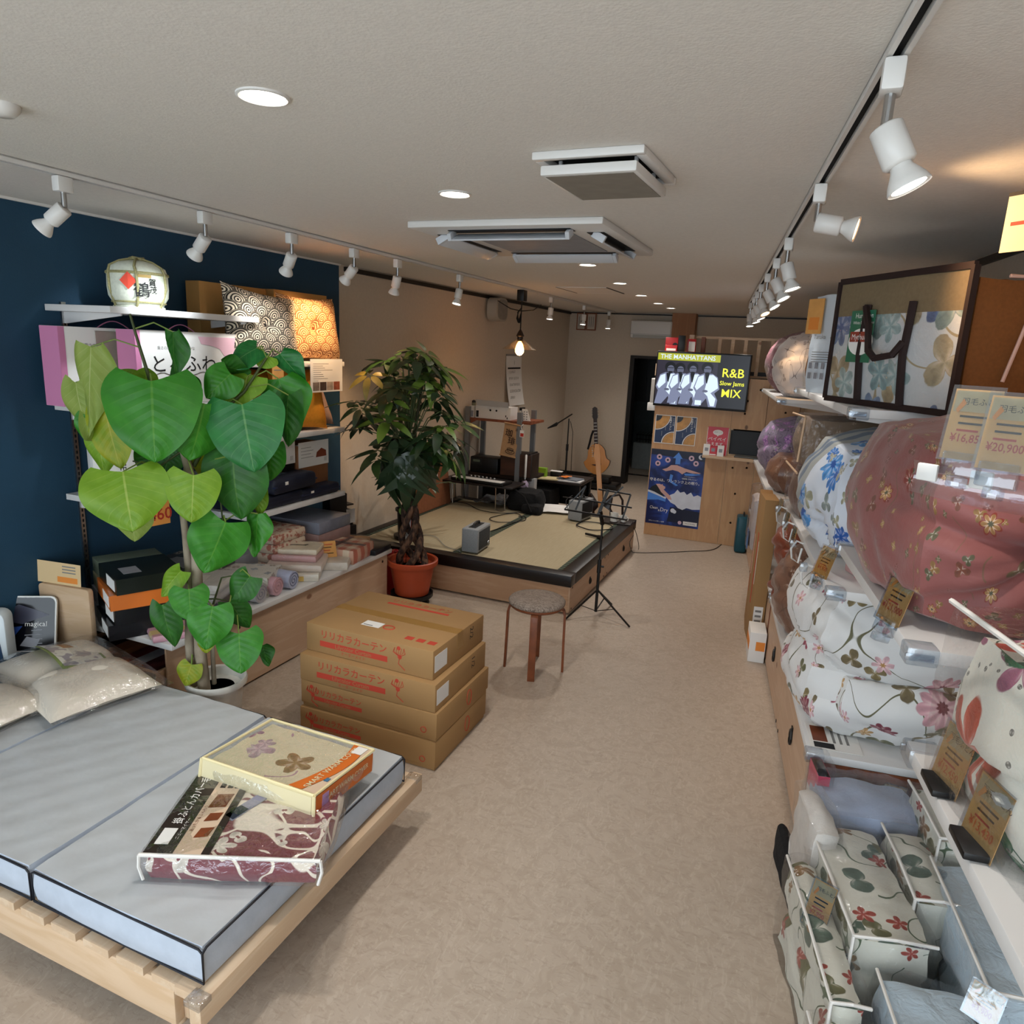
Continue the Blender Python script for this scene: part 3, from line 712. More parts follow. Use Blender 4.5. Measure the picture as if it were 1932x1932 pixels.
MB().box(-.36, .3, -.01, .01, .0, .30).build('front_board', MATS['plywood_side'], cr); MB().box(-.36, -.34, .01, .3, 0, .3).build('side_board', MATS['plywood_side'], cr); MB().box(.28, .3, .01, .3, 0, .3).build('side_board', MATS['plywood_side'], cr); MB().box(-.36, .3, .28, .3, 0, .2).build('back_board', MATS['plywood_side'], cr); MB().box(-.34, .28, .01, .28, 0, .015).build('bottom_board', MATS['plywood_side'], cr)
M('crimson', '#6a1620', .6); M('maroon', '#3c1014', .6)
for k in range(6): 
    t = tag(MB().box(-.045, .045, -.12, .12, 0, .27 + .012 * (k % 3)).build('flat_carton', [MATS['crimson'], MATS['maroon'], MATS['kraft_dark'], MATS['crimson'], MATS['grey_box'], MATS['maroon']][k], None, (-3.29 + k * .098, 2.41, .016), bevel=.002), ['dark red carton at the left end of the wooden crate', 'maroon carton second in the wooden crate', 'brown carton third in the wooden crate', 'dark red carton fourth in the wooden crate', 'grey carton fifth in the wooden crate', 'maroon carton at the right end of the wooden crate'][k], 'box', 'cartons in the wooden crate')
# goods on the cabinet top
ZT = .446
def slab_box(name, loc, rz, d, body, label, cat='box', group=None, bev=.003, tilt=None):
    r = thing(name, label, cat, loc, rz, group, rot=tilt and (tilt[0], tilt[1], rz))
    MB().box(-d[0] / 2, d[0] / 2, -d[1] / 2, d[1] / 2, 0, d[2]).build('box', body, r, bevel=bev)
    return r
M('olive_print', '#5d6a55', .5); M('cream_print', '#c9c39a', .6); M('orange_print', '#d3702c', .5, nz=None); M('clear_lid', '#9aa49a', .2)
stk = [('#7b8672', '#1c211c', 'olive and black pillow box, topmost of its stack at the cabinet end'), ('#b9b58c', '#d3702c', 'cream and orange pillow box, second from the top of the stack'), ('#b9bcc0', '#15161a', 'grey and black pillow box, third in the stack'), ('#a8aeb4', '#1a1a1e', 'grey pillow box at the bottom of the stack')]
z = ZT
for k, (a, c, lb2) in enumerate(reversed(stk)):
    r = slab_box('pillow_carton', (-3.06 + .012 * k, 2.44 + .01 * (k % 2), z), .06 * (k % 2) - .5, (.46, .3, .075), M('pb%d' % k, a, .35), lb2, 'box', 'stack of flat pillow boxes')
    MB().box(-.09, .233, -.152, .152, -.0005, .0765).build('sleeve', M('ps%d' % k, c, .25, nz=None), r); MB().box(.06, .2, -.1535, -.152, .01, .065).build('white_label', MATS['paper_white'], r); MB().box(.05, .16, -.1, -.02, .0765, .0772).build('print', MATS['grey_box'], r)
    z += .0775
def pack(loc, rz, d, body, label, group, cat='pack', lbl='#e8e4da', tilt=None, name='bedding_pack', txt=None):
    r = thing(name, label, cat, loc, rz, group, rot=tilt and (tilt[0], tilt[1], rz))
    soft('contents', (d[0], d[1], d[2]), body, r, (0, 0, 0), t=.12, n=8, wr=.004, ws=14, seed=d[0] * 50)
    soft('bag', (d[0] + .012, d[1] + .012, d[2] + .008), CF, r, (0, 0, 0), t=.12, n=8, wr=.003, ws=20, seed=d[1] * 40)
    if lbl: MB().box(-d[0] * .3, d[0] * .2, -d[1] * .35, d[1] * .1, d[2] + .001, d[2] + .002).build('insert_card', M('ins' + lbl, lbl, .6, nz=None), r)
    if txt: text('lettering', txt, .04, MATS['ink_black'], r, (-d[0] * .05, -d[1] * .12, d[2] + .0025), rot=(0, 0, 0))
    return r
M('stripe_pastel', fn=lambda nt, b: mixc(nt, (split(nt, coords(nt))[0] * 9).fr().step(.45, .55), '#d8a2b0', '#e6c98a'), rough=.4)
pc = pack((-2.8, 2.45, ZT), -.55, (.3, .24, .03), MATS['stripe_pastel'], 'flat pack with pastel pink, yellow and blue pages at the cabinet corner', 'flat packs on the cabinet', lbl='#7a86a8')
pack((-2.78, 2.62, ZT + .001), .3, (.26, .22, .045), M('navy_pack', '#222c44', .5), 'dark blue flat pack beside the pastel pack, behind the plant stems', 'flat packs on the cabinet')
for k in range(3): pack((-2.98, 2.78, ZT + k * .05), .25 + .08 * k, (.34, .28, .048), [M('fp0', '#6a5b4c', .6, nz=(30, .5)), M('fp1', '#b9b5b0', .5), M('fp2', '#d8d4cc', .5)][k], ['brown print pack at the bottom, behind the plant stems', 'pale grey pack in the middle, behind the plant stems', 'shiny white pack on top, behind the plant stems'][k], 'flat packs on the cabinet')
cloth('floral_black', '#16161a', [(9, .42, 5, 2, .8, ['#8a837c', '#c8bfb4'], .45, '#2a2a2a')])
for k in range(3): pack((-3.2, 2.93, ZT + k * .055), .15, (.36, .38, .054), MATS['floral_black'], 'black pack with grey floral print, %s against the blue wall' % ['lowest', 'middle', 'topmost'][k], 'black floral packs', lbl='#8a8a8c' if k == 2 else None)
slab_box('grey_box', (-3.24, 3.32, ZT), .02, (.3, .34, .13), MATS['grey_box'], 'plain grey flat box against the blue wall behind the plant')
cloth('plush_white', '#d8d4ca', [(14, .4, 4, 3, .6, ['#9aa5b0', '#b8aa9a'], .3)], bump=(30, .8, .01))
pack((-2.9, 3.08, ZT), .4, (.32, .26, .12), MATS['plush_white'], 'white plush pack with blue dots behind the plant stems', 'flat packs on the cabinet', lbl=None)
# rolled towels
for k, (c, c2, lb2) in enumerate((('#b8b6bc', '#8f90a0', 'pale grey rolled towel, hidden most by the leaves'), ('#d9a9b4', '#b98a92', 'pink rolled towel pointing at the aisle'), ('#b9c0dc', '#5b6a8e', 'pale blue rolled towel beside the pink one'))):
    y = 2.92 + k * .135
    r = thing('rolled_towel', lb2, 'towel', (-2.86, y, ZT + .055), .12, 'rolled towels on the cabinet')
    MB().cyl((-.18, 0, 0), (.18, 0, 0), .053, n=20).build('roll', M('towel%d' % k, c, .9, bump=(150, .5, .004)), r, smooth=True)
    MB().tube([(.181, (.048 - .0016 * j) * math.cos(j * .55), (.048 - .0016 * j) * math.sin(j * .55)) for j in range(28)], .003, 4).build('spiral_end', M('towelr%d' % k, c2, .9, nz=None), r)
    MB().cyl((-.185, 0, 0), (.185, 0, 0), .056, n=20).build('wrap', CF, r, smooth=True)
# pastel packs stacks
M('pink_print', fn=lambda nt, b: mixc(nt, tnoise(nt, coords(nt), 30, 2).step(.5, .6), '#d8c3ac', '#b06a58'), rough=.6)
for k in range(4): pack((-3.15, 3.52, ZT + k * .062), .02 * (k % 2), (.4, .3, .06), MATS['pink_print'], 'cream towel pack with red flowers, %s of the pile' % ['lowest', 'second', 'third', 'topmost'][k], 'cream flower packs', lbl=None)
for k, (x, y, rz, d, c, t, lb2) in enumerate(((-2.83, 3.42, .55, (.3, .26, .045), '#dfd7c8', None, 'white gift pack with teal and yellow squares nearest the towel rolls'), (-2.86, 3.47, .5, (.34, .28, .04), '#d9c9bc', 'RR', 'white pack with red lettering on the pile'), (-2.88, 3.5, .4, (.28, .2, .035), '#c99a98', None, 'pink pack under the one with the dog drawing'), (-2.9, 3.53, .42, (.28, .2, .03), '#e2d3b8', None, 'cream pack with a small dog drawing, on top'))):
    z = ZT + (0, .047, .089, .126)[k]
    r = pack((x, y, z), rz, d, M('gp%d' % k, c, .55), lb2, 'gift packs on the cabinet', lbl=None, txt=t)
    if k == 3: poly('dog_drawing', MATS['ink_black'], r, [(0, 0)] * 0 or [(-.06, 0), (-.05, .012), (.03, .012), (.05, .03), (.06, .018), (.045, .006), (.05, -.01), (.04, 0), (-.035, 0), (-.05, -.012)], y=0).rotation_euler = (-PI / 2, 0, 0); r.children[-1].location = (0, 0, .0325)
    if k == 0:
        MB().box(-.05, 0, -.136, -.134, .006, .036).build('teal_square', M('teal_p', '#6f9a94', .6, nz=None), r); MB().box(.02, .06, -.136, -.134, .006, .036).build('yellow_square', M('yel_p', '#d8b25a', .6, nz=None), r)
pack((-2.8, 3.68, ZT), .5, (.3, .22, .05), M('gp9', '#dcd2c4', .55), 'white flat pack with a small star, at the cabinet edge', 'gift packs on the cabinet', lbl=None)
for k in range(3): 
    slab_box('plastic_case', (-3.14, 3.95, ZT + k * .082), .02 * (k - 1), (.42, .36, .08), [M('pinkcase', '#a58280', .4), M('pinkcase2', '#a98a86', .4), M('greycase', '#7e8290', .25)][k], 'flat %s case, %s of the pile below the lowest shelf' % (['pink', 'pink', 'grey clear'][k], ['lowest', 'middle', 'topmost'][k]), 'case', 'flat plastic cases')
M('check', fn=lambda nt, b: mixc(nt, (split(nt, coords(nt))[0] * 11).fr().step(.45, .55) * .5 + (split(nt, coords(nt))[1] * 11).fr().step(.45, .55) * .5, '#e2cdb2', '#c96f58'), rough=.8)
r = pack((-2.84, 3.9, ZT), .12, (.34, .3, .095), MATS['check'], 'red checked blanket pack tied with a dark ribbon', None, lbl=None)
MB().box(-.18, .18, -.015, .015, .098, .101).box(-.012, .012, -.158, .158, .098, .101).build('ribbon', M('ribbon_brown', '#6e5550', .5, nz=None), r)
r = thing('price_tag', 'orange price tag standing between the gift packs and the checked blanket', 'tag', (-2.79, 3.7, ZT + .05), PI / 2 - .7, rot=(-.5, 0, PI / 2 - .7))
sheet('card', MATS['tag_orange'], r, -.06, .05, 0, .11, 0); 
for k in range(4): sheet('text_line', MATS['ink_black' if k % 2 else 'ink_red'], r, -.04, .03 - .01 * (k % 3), .085 - k * .02, .09 - k * .02, -.0009, .0003)
r = pack((-2.98, 4.1, ZT + .001), .3, (.34, .26, .05), M('orange_photo', '#d99a58', .5, nz=(6, .5)), 'flat pack with orange towel picture at the far cabinet end', None, lbl=None)
r = slab_box('dark_box', (-2.78, 4.12, ZT + .001), .05, (.26, .22, .035), M('starry', '#1d2029', .3, nz=(200, .6)), 'flat black glossy box at the far cabinet corner')
rt = thing('wifi_router', 'black modem standing by the wall at the far cabinet end', 'router', (-3.28, 4.45, .3), PI / 2 - .3)
MB().box(-.1, .06, -.05, .05, .18, .44).build('body', MATS['black_plastic'], rt, bevel=.006); MB().box(.06, .12, -.05, .05, .34, .35).box(-.02, .12, -.04, .05, .18, .3).build('shelf_arm', MATS['black_plastic'], rt); MB().box(.05, .13, -.053, -.05, .2, .31).build('white_label', MATS['paper_white'], rt)
MB().box(-.14, .14, -.06, .06, 0, .18).build('stand', MATS['black_plastic'], rt, bevel=.004)
b = MB()
for k in range(3): b.tube([(-.1, -.02, .3 - k * .06), (-.16, -.05, .27 - k * .06), (-.18, -.05, .12)], .005, 5)
b.build('cable', M('cable_grey', '#8c8c8a', .6, nz=None), rt)
# ================================================================== BED, MATTRESS AND PACKS IN THE FOREGROUND
M('mattress_top', '#b7babb', .85, nz=(5, .05), bump=(7, .25, .02), fn=None)
def quilt_fn(nt, b):
    co = coords(nt, scale=(1, 1, 1), rot=(0, 0, .5)); x, y, _ = split(nt, co)
    h = ((x * 62) + tnoise(nt, co, 9, 2) * 5).si() * .5 + ((y * 40) + tnoise(nt, co, 7, 2) * 6).si() * .35
    bumpify(nt, b, h + tnoise(nt, co, 25, 3) * .4, .3, .007)
    return mixc(nt, tnoise(nt, co, 3, 3), '#aeb2b5', '#b9babb')
M('mattress_quilt', rough=.8, fn=quilt_fn, sheen=.1)
M('mattress_side', '#b4bcc8', .8, nz=(14, .1), bump=(9, .3, .02)); M('piping_black', '#14141c', .6, nz=None)
BX0, BX1, BY0, BY1, BZ = -3.27, -1.262, 1.125, 2.135, .235      # mattress footprint and underside
bed = thing('bed_frame', 'low slatted bed frame of pale pine under the grey mattress', 'bed', (-2.25, 1.63, 0))
lx = lambda v: v + 2.25; ly = lambda v: v - 1.63
MB().box(lx(-1.275), lx(-1.235), ly(1.085), ly(2.215), .155, .232).build('end_rail', MATS['pine_y'], bed, bevel=.003)
MB().box(lx(-1.34), lx(-1.275), ly(1.10), ly(2.2), .205, .232).build('end_ledge', MATS['pine_y'], bed, bevel=.002)
MB().box(lx(-3.3), lx(-1.36), ly(1.115), ly(1.145), .075, .205).build('side_rail', MATS['pine'], bed, bevel=.003)
MB().box(lx(-3.3), lx(-1.36), ly(2.13), ly(2.16), .075, .205).build('side_rail', MATS['pine'], bed, bevel=.003)
MB().box(lx(-1.375), lx(-1.345), ly(1.145), ly(2.13), .075, .205).build('cross_rail', MATS['pine_y'], bed, bevel=.003)
for i in range(15):
    x = lx(-3.26 + i * .131)
    MB().box(x, x + .1, ly(1.105), ly(2.17), .2055, .231).build('slat', MATS['pine_y'], bed)
for x in (-3.2, -2.3, -1.43):
    for y in (1.185, 2.08): MB().cyl((lx(x), ly(y), 0), (lx(x), ly(y), .2), .024, .034, 16).build('leg', MATS['pine_y'], bed, smooth=True)
for y in (1.1, 2.185): MB().box(lx(-1.285), lx(-1.232), ly(y) - .022, ly(y) + .022, .215, .2335).build('corner_cap', film('cap_clear', (.85, .85, .85, 1), .4, .15), bed, bevel=.002)
mt = thing('folding_mattress', 'grey three fold mattress with black piping on the pine bed', 'mattress', (-2.266, 1.63, BZ))
def mat_panel(x0, x1):
    mb = soft_mb((x1 - x0 - .006, BY1 - BY0, .118), t=.08, n=18, wr=.0035, ws=5, seed=x0, flat=True, c=((x0 + x1) / 2 + 2.266, 0, .0555))
    me = mb.mesh('panel'); me.materials.append(MATS['mattress_quilt']); me.materials.append(MATS['mattress_side'])
    for p in me.polygons: p.material_index = 0 if p.normal.z > .6 else 1
    me.shade_smooth()
    o = bpy.data.objects.new('panel', me); COL.objects.link(o); o.parent = mt
    lo_, hi_ = x0 < -3, x1 > -1.3
    xa, xb, ya, yb = x0 + 2.266 + .005, x1 + 2.266 - .005, BY0 - 1.63 + .006, BY1 - 1.63 - .006
    for yy in (ya, yb):
        MB().tube([(xa, yy, .006), (xa, yy, .1), (xa + .012, yy, .109), (xb - .012, yy, .109), (xb, yy, .1), (xb, yy, .006)], .0035, 6, True).build('piping', MATS['piping_black'], mt)
    if hi_: MB().tube([(xb, ya, .1), (xb, ya + .015, .109), (xb, yb - .015, .109), (xb, yb, .1)], .0035, 6).build('piping', MATS['piping_black'], mt)
for a, b in ((-3.27, -2.6), (-2.6, -1.931), (-1.931, -1.262)): mat_panel(a, b)
ZM = .352
# pillow bags
M('pillow_cream', '#e2d8c8', .85, nz=(12, .05), bump=(16, .3, .01))
def pillow_bag(loc, rz, w, h, t, label, ins, seed, tilt=0):
    r = thing('bagged_pillow', label, 'pillow', loc, rz, 'pillows in clear bags', rot=(tilt, 0, rz))
    def lay(mb):
        mb.move(Matrix.Rotation(-PI / 2, 4, 'X') @ Matrix.Translation((0, 0, -h / 2))); mb.v = [(x, y, z * (.55 if z < 0 else 1) + t * .27) for x, y, z in mb.v]; return mb
    mb = pillow_mb(w, h, t, 22, .012, seed, False, .06)
    mb.v = [(x, y + (.035 * math.exp(-(x / .04) ** 2) * (1 if y < 0 else -1) if abs(y) > .01 else 0) * (1 if y < 0 else 1), z) for x, y, z in mb.v]
    smooth_obj('pillow', lay(mb), MATS['pillow_cream'], r)
    smooth_obj('bag', lay(pillow_mb(w + .05, h + .04, t + .015, 22, .016, seed + 3, False, .03)), film('bag_film', (.97, .96, .95, 1), .45, .05, 22, .12), r)
    if ins:
        c = thing('x', 'y', 'z'); bpy.data.objects.remove(c)
        f = lambda a, b: ((a - .5) * .34 - .1, (b - .5) * .2 + .04, t * .80 - .03 * (2 * a - 1) ** 2 - .05 * (b - .5))
        smooth_obj('insert_card', MB().grid(lambda a, b: Vector(f(a, b)), 10, 4), M('green_edge', '#8a9a5c', .5, nz=None), r)
        smooth_obj('insert_print', MB().grid(lambda a, b: Vector(f(.05 + a * .9, .07 + b * .86)) + Vector((0, 0, .002)), 10, 4), M('insert_print', fn=lambda nt, b: mixc(nt, tnoise(nt, coords(nt), 16, 2).step(.5, .56), '#e6e4da', '#a9a2a8'), rough=.3), r)
        smooth_obj('insert_picture', MB().grid(lambda a, b: Vector(f(.14 + a * .3, .4 + b * .22)) + Vector((0, 0, .003)), 6, 3), M('bread_print', '#c48a52', .4, nz=(40, .3)), r)
pillow_bag((-2.83, 1.93, ZM), -.24, .68, .44, .17, 'cream pillow in a clear bag with a green edged card, lying on the mattress', True, 2)
pillow_bag((-3.0, 1.55, ZM), .0, .62, .42, .15, 'cream pillow in a clear bag at the left picture edge, in front of the other', False, 7)
# blanket cover pack (maroon with white scrolls)
def scroll_fn(nt, b):
    uv = coords(nt, 'UV')
    c = mixc(nt, tnoise(nt, uv, 60, 3), '#7c2b38', '#692330')
    c = vines(nt, uv, 6.5, '#e8dccb', c, .03, 3, .75)
    c = vines(nt, uv, 11, '#e8dccb', c, .035, 9, .6)
    c = flowers(nt, uv, 5.5, .30, 5, 4, .55, ['#e9decf', '#e9decf'], c, .6, None, '#7c2b38')
    c = flowers(nt, uv, 9, .34, 2, 8, .5, ['#e9decf', '#dfd0c0'], c, .75, '#7c2b38')
    bumpify(nt, b, tnoise(nt, uv, 90, 4), .35, .004)
    return c
M('scroll_maroon', rough=.8, sheen=.3, fn=scroll_fn)
PZ = ZM
r = thing('blanket_pack', 'maroon blanket with white scroll print in a clear zip bag, dark card on top', 'pack', (-1.45, 1.53, PZ), math.radians(23.5))
soft('blanket', (.5, .42, .085), MATS['scroll_maroon'], r, (0, 0, .002), t=.16, n=16, wr=.006, ws=9, seed=5)
soft('bag', (.525, .44, .094), film('pack_film', (.97, .97, .97, 1), .5, .06, 26, .08), r, (0, 0, 0), t=.1, n=14, wr=.006, ws=14, seed=2)
M('piping_white', '#dcd8d2', .5, nz=None)
b = MB()
b.tube([(-.258, -.212, .088), (.258, -.212, .086)], .006, 6)
b.build('piping', MATS['piping_white'], r)
MB().tube([(-.258, -.212, .088), (-.26, -.214, .05), (-.25, -.214, .008)], .005, 6).build('piping', MATS['piping_white'], r); MB().tube([(.258, -.212, .086), (.262, -.214, .05), (.25, -.214, .008)], .005, 6).build('piping', MATS['piping_white'], r)
M('card_dark', '#2a1d1b', .4, nz=None); M('card_beige', '#d3b9a0', .45, nz=None); M('card_rust', '#7e3d1e', .45, nz=(12, .4))
zc = .0885
MB().box(-.25, -.165, -.21, .2, zc, zc + .003).build('dark_card', MATS['card_dark'], r)
MB().box(-.165, -.085, -.21, .2, zc, zc + .003).build('beige_card', MATS['card_beige'], r); MB().box(-.085, -.062, -.21, .2, zc, zc + .003).build('card_edge', MATS['card_dark'], r)
MB().box(-.235, -.195, -.17, -.1, zc + .003, zc + .004).build('barcode_sticker', MATS['paper_white'], r)
text('lettering', '掛ふとんカバー毛布', .034, MATS['paper_white'], r, (-.208, .055, zc + .0042), rot=(0, 0, PI / 2), bold=.02, sx=.88); text('lettering', 'ニューマイヤー', .014, MATS['paper_white'], r, (-.18, -.1, zc + .0042), rot=(0, 0, PI / 2))
text('lettering', 'あったか＆ふんわり', .014, MATS['card_rust'], r, (-.153, -.05, zc + .0042), rot=(0, 0, PI / 2))
for y0, y1, x0 in ((.0, .075, -.148), (-.065, -.02, -.135), (-.14, -.09, -.135)):
    MB().add([(x0, y0, zc + .0042), (-.095, y0 + .008, zc + .0042), (-.09, y1, zc + .0042), (x0 + .006, y1 - .006, zc + .0042)], [(0, 1, 2, 3)]).build('picture', MATS['card_rust'], r)
for k in range(3): MB().box(-.15 + k * .024, -.133 + k * .024, .105, .15, zc + .003, zc + .0042).build('icon', MATS['card_dark'], r)
o = MB().box(-.02, .02, -.075, .085, 0, .002).build('leaflet', M('leaflet_grey', '#8f8ea4', .4, nz=None), r, (-.03, .02, zc)); o.rotation_euler = (0, 0, -.55)
o = MB().box(-.018, .018, -.07, -.01, .002, .003).build('leaflet_print', M('leaflet_dark', '#232a3a', .4, nz=None), r, (-.03, .02, zc)); o.rotation_euler = (0, 0, -.55)
# cream warm cover pack
def cream_fn(nt, b):
    uv = coords(nt, 'UV')
    c = flowers(nt, uv, 7, .4, 5, 6, .4, ['#b58aa0', '#cdb0b8', '#a98a5e'], mixc(nt, tnoise(nt, uv, 9, 3), '#e6dcc0', '#d8cba8'), .5)
    return vines(nt, uv, 9, '#b08a98', c, .03, 5, .4)
M('cream_print_cloth', rough=.7, fn=cream_fn)
r = thing('cover_pack', 'cream patterned cover in a clear bag with an orange band, lying over the maroon pack', 'pack', (-1.51, 1.76, PZ + .0), math.radians(2), rot=(math.radians(-5), math.radians(1), math.radians(1)))
ZC2 = .052
soft('cover', (.44, .33, .07), MATS['cream_print_cloth'], r, (0, 0, ZC2 + .006), t=.14, n=12, wr=.006, ws=8, seed=11)
soft('bag', (.46, .35, .085), MATS['pack_film'], r, (0, 0, ZC2), t=.1, n=12, wr=.006, ws=12, seed=3)
M('piping_cream', '#e3d5a6', .6, nz=None); M('cream_gusset', '#ddd0a8', .6, nz=None); M('band_orange', '#cf6a22', .45, nz=None)
for ps in ([(-.225, -.172, .085), (.225, -.172, .085)], [(-.225, .172, .085), (.225, .172, .085)], [(-.225, -.172, .085), (-.225, .172, .085)], [(.225, -.172, .085), (.225, .172, .085)], [(.228, -.175, .085), (.232, -.178, .01)], [(-.228, -.175, .085), (-.232, -.178, .01)], [(-.232, -.178, .01), (.232, -.178, .01)]):
    MB().tube([(x, y, z + ZC2) for x, y, z in ps], .0055, 6).build('piping', MATS['piping_cream'], r)
MB().box(-.228, .228, -.176, -.173, .012 + ZC2, .083 + ZC2).build('gusset', MATS['cream_gusset'], r)
MB().box(.05, .22, -.178, -.1765, .014 + ZC2, .08 + ZC2).build('gusset_patch', MATS['cream_gusset'], r)  # raised patch on the gusset front, same cream material
MB().box(.229, .2305, -.17, .16, .012 + ZC2, .08 + ZC2).build('orange_band', MATS['band_orange'], r)
text('lettering', 'SMART WARM COVER', .026, MATS['cream_gusset'], r, (.2312, 0, .05 + ZC2), rot=(PI / 2, 0, PI / 2), bold=.02); MB().box(.2306, .2312, -.135, -.1, .03 + ZC2, .07 + ZC2).build('logo_square', M('lilac', '#b58fc0', .5, nz=None), r)
MB().grid(lambda a, b: Vector((.12 + .05 * b + .045 * math.sin(a * 2.5), -.165 + .33 * a, .0875 + ZC2)), 10, 1).build('orange_wave', MATS['band_orange'], r)
MB().grid(lambda a, b: Vector((.172 + .05 * b + .045 * math.sin(a * 2.5) * (1 - b), -.165 + .33 * a, .0872 + ZC2)), 10, 1).build('beige_card', MATS['card_beige'], r)
text('lettering', 'SMART WARM COVER', .03, MATS['cream_gusset'], r, (.175, 0, .089 + ZC2), rot=(0, 0, PI / 2), bold=.02)
MB().box(.17, .21, .11, .16, .0885 + ZC2, .0895 + ZC2).build('sticker', MATS['paper_white'], r); MB().box(.2, .215, -.09, -.07, .0885 + ZC2, .0895 + ZC2).build('print', M('blue_ink', '#3f6f8f', .5, nz=None), r)
# display stand and boxes at the head of the bed
r = thing('poster_board', 'black glossy display card with rounded corner propped at the bed head', 'sign', (-3.33, 2.08, ZM), math.radians(28), rot=(math.radians(-14), 0, math.radians(30)))
def rr(x0, x1, z0, z1, rd): return [(x0 + rd - rd * math.cos(t), z1 - rd + rd * math.sin(t)) for t in [k * PI / 12 for k in range(7)]] + [(x1 - rd + rd * math.sin(t), z1 - rd + rd * math.cos(t)) for t in [k * PI / 12 for k in range(7)]] + [(x1, z0), (x0, z0)]
MB().prism(rr(-.15, .11, 0, .27, .03), 0, .012).build('board', MATS['paper_white'], r); MB().prism(rr(-.143, .103, .006, .263, .028), -.002, -.0005).build('print', M('gloss_black', '#0c0d14', .12, nz=None), r)
poly('mattress_picture', M('slate_print', '#3a3a4a', .3, nz=None), r, [(-.13, .15), (-.12, .19), (-.06, .23), (.03, .2), (.08, .18), (-.04, .135)], y=-.0024); poly('swirl_picture', M('blue_print', '#2f4f9a', .3, nz=None), r, [(-.12, .06), (-.09, .12), (-.04, .125), (-.08, .07)], y=-.0024)
text('lettering', 'magical', .035, MATS['paper_white'], r, (.02, -.003, .135)); 
for k in range(4): poly('print_line', MATS['grey_box'], r, [(-.03 + .03 * (k % 2), .035 + k * .022), (.05, .04 + k * .022), (.05, .044 + k * .022), (-.03 + .03 * (k % 2), .039 + k * .022)], y=-.0024)
poly('photo', MATS['grey_box'], r, [(-.05, .03), (-.02, .075), (.04, .06), (.02, .02)], y=-.0026)
r = thing('headboard_panel', 'pale wooden board with rounded corners standing behind the black display card', 'board', (-3.2, 2.22, .0), math.radians(8))
MB().prism(rr(-.2, .1, .3, .66, .02), 0, .03).build('board', MATS['pine'], r, bevel=.003); MB().box(-.2, .1, .002, .028, 0, .302).build('post', MATS['pine'], r)
r = thing('price_card', 'large orange price card standing on the pale board at the left edge', 'sign', (-3.22, 2.235, .661), math.radians(8), rot=(math.radians(-4), 0, math.radians(8)))
sheet('card', MATS['tag_pale'], r, -.2, .06, 0, .11, 0); sheet('orange_field', MATS['print_orange'], r, -.08, .04, .012, .04, -.0009, .0003)
for k in range(3): sheet('text_line', MATS['ink_grey'], r, -.05, .03, .06 + k * .015, .066 + k * .015, -.0009, .0003)
r = thing('neck_pillow', 'white foam neck pillow standing on its side at the left picture edge', 'pillow', (-3.38, 1.97, ZM), math.radians(30))
MB().prism(rr(-.1, .05, 0, .24, .04), -.03, .05).build('foam', M('foam_white', '#dce4e8', .7, nz=None), r, bevel=.01); MB().prism([(-.1, .0), (-.1, .1), (-.04, .13), (.02, .1), (.03, 0)], -.034, -.0305).build('blue_print', M('navy_print', '#27415f', .4, nz=None), r)
# fur rug bundle under the bed
M('fur', fn=lambda nt, b: (bumpify(nt, b, tnoise(nt, coords(nt, scale=(1, 3, 1)), 40, 5, 2), 1, .03), mixc(nt, tnoise(nt, coords(nt, scale=(1, 2.5, 1)), 14, 5, 2).step(.35, .65), '#8a7a6c', '#b5a491'))[1], rough=.95, sheen=.4)
r = thing('fur_throw', 'brown grey fur throw bundled on the floor under the bed', 'throw', (-2.18, 1.42, 0), .3)
soft('fur', (.62, .5, .17), MATS['fur'], r, (0, 0, 0), t=.35, n=18, wr=.02, ws=8, seed=3)
soft('bag', (.64, .52, .18), MATS['bag_film'], r, (0, 0, 0), t=.3, n=10, wr=.015, ws=9, seed=6)
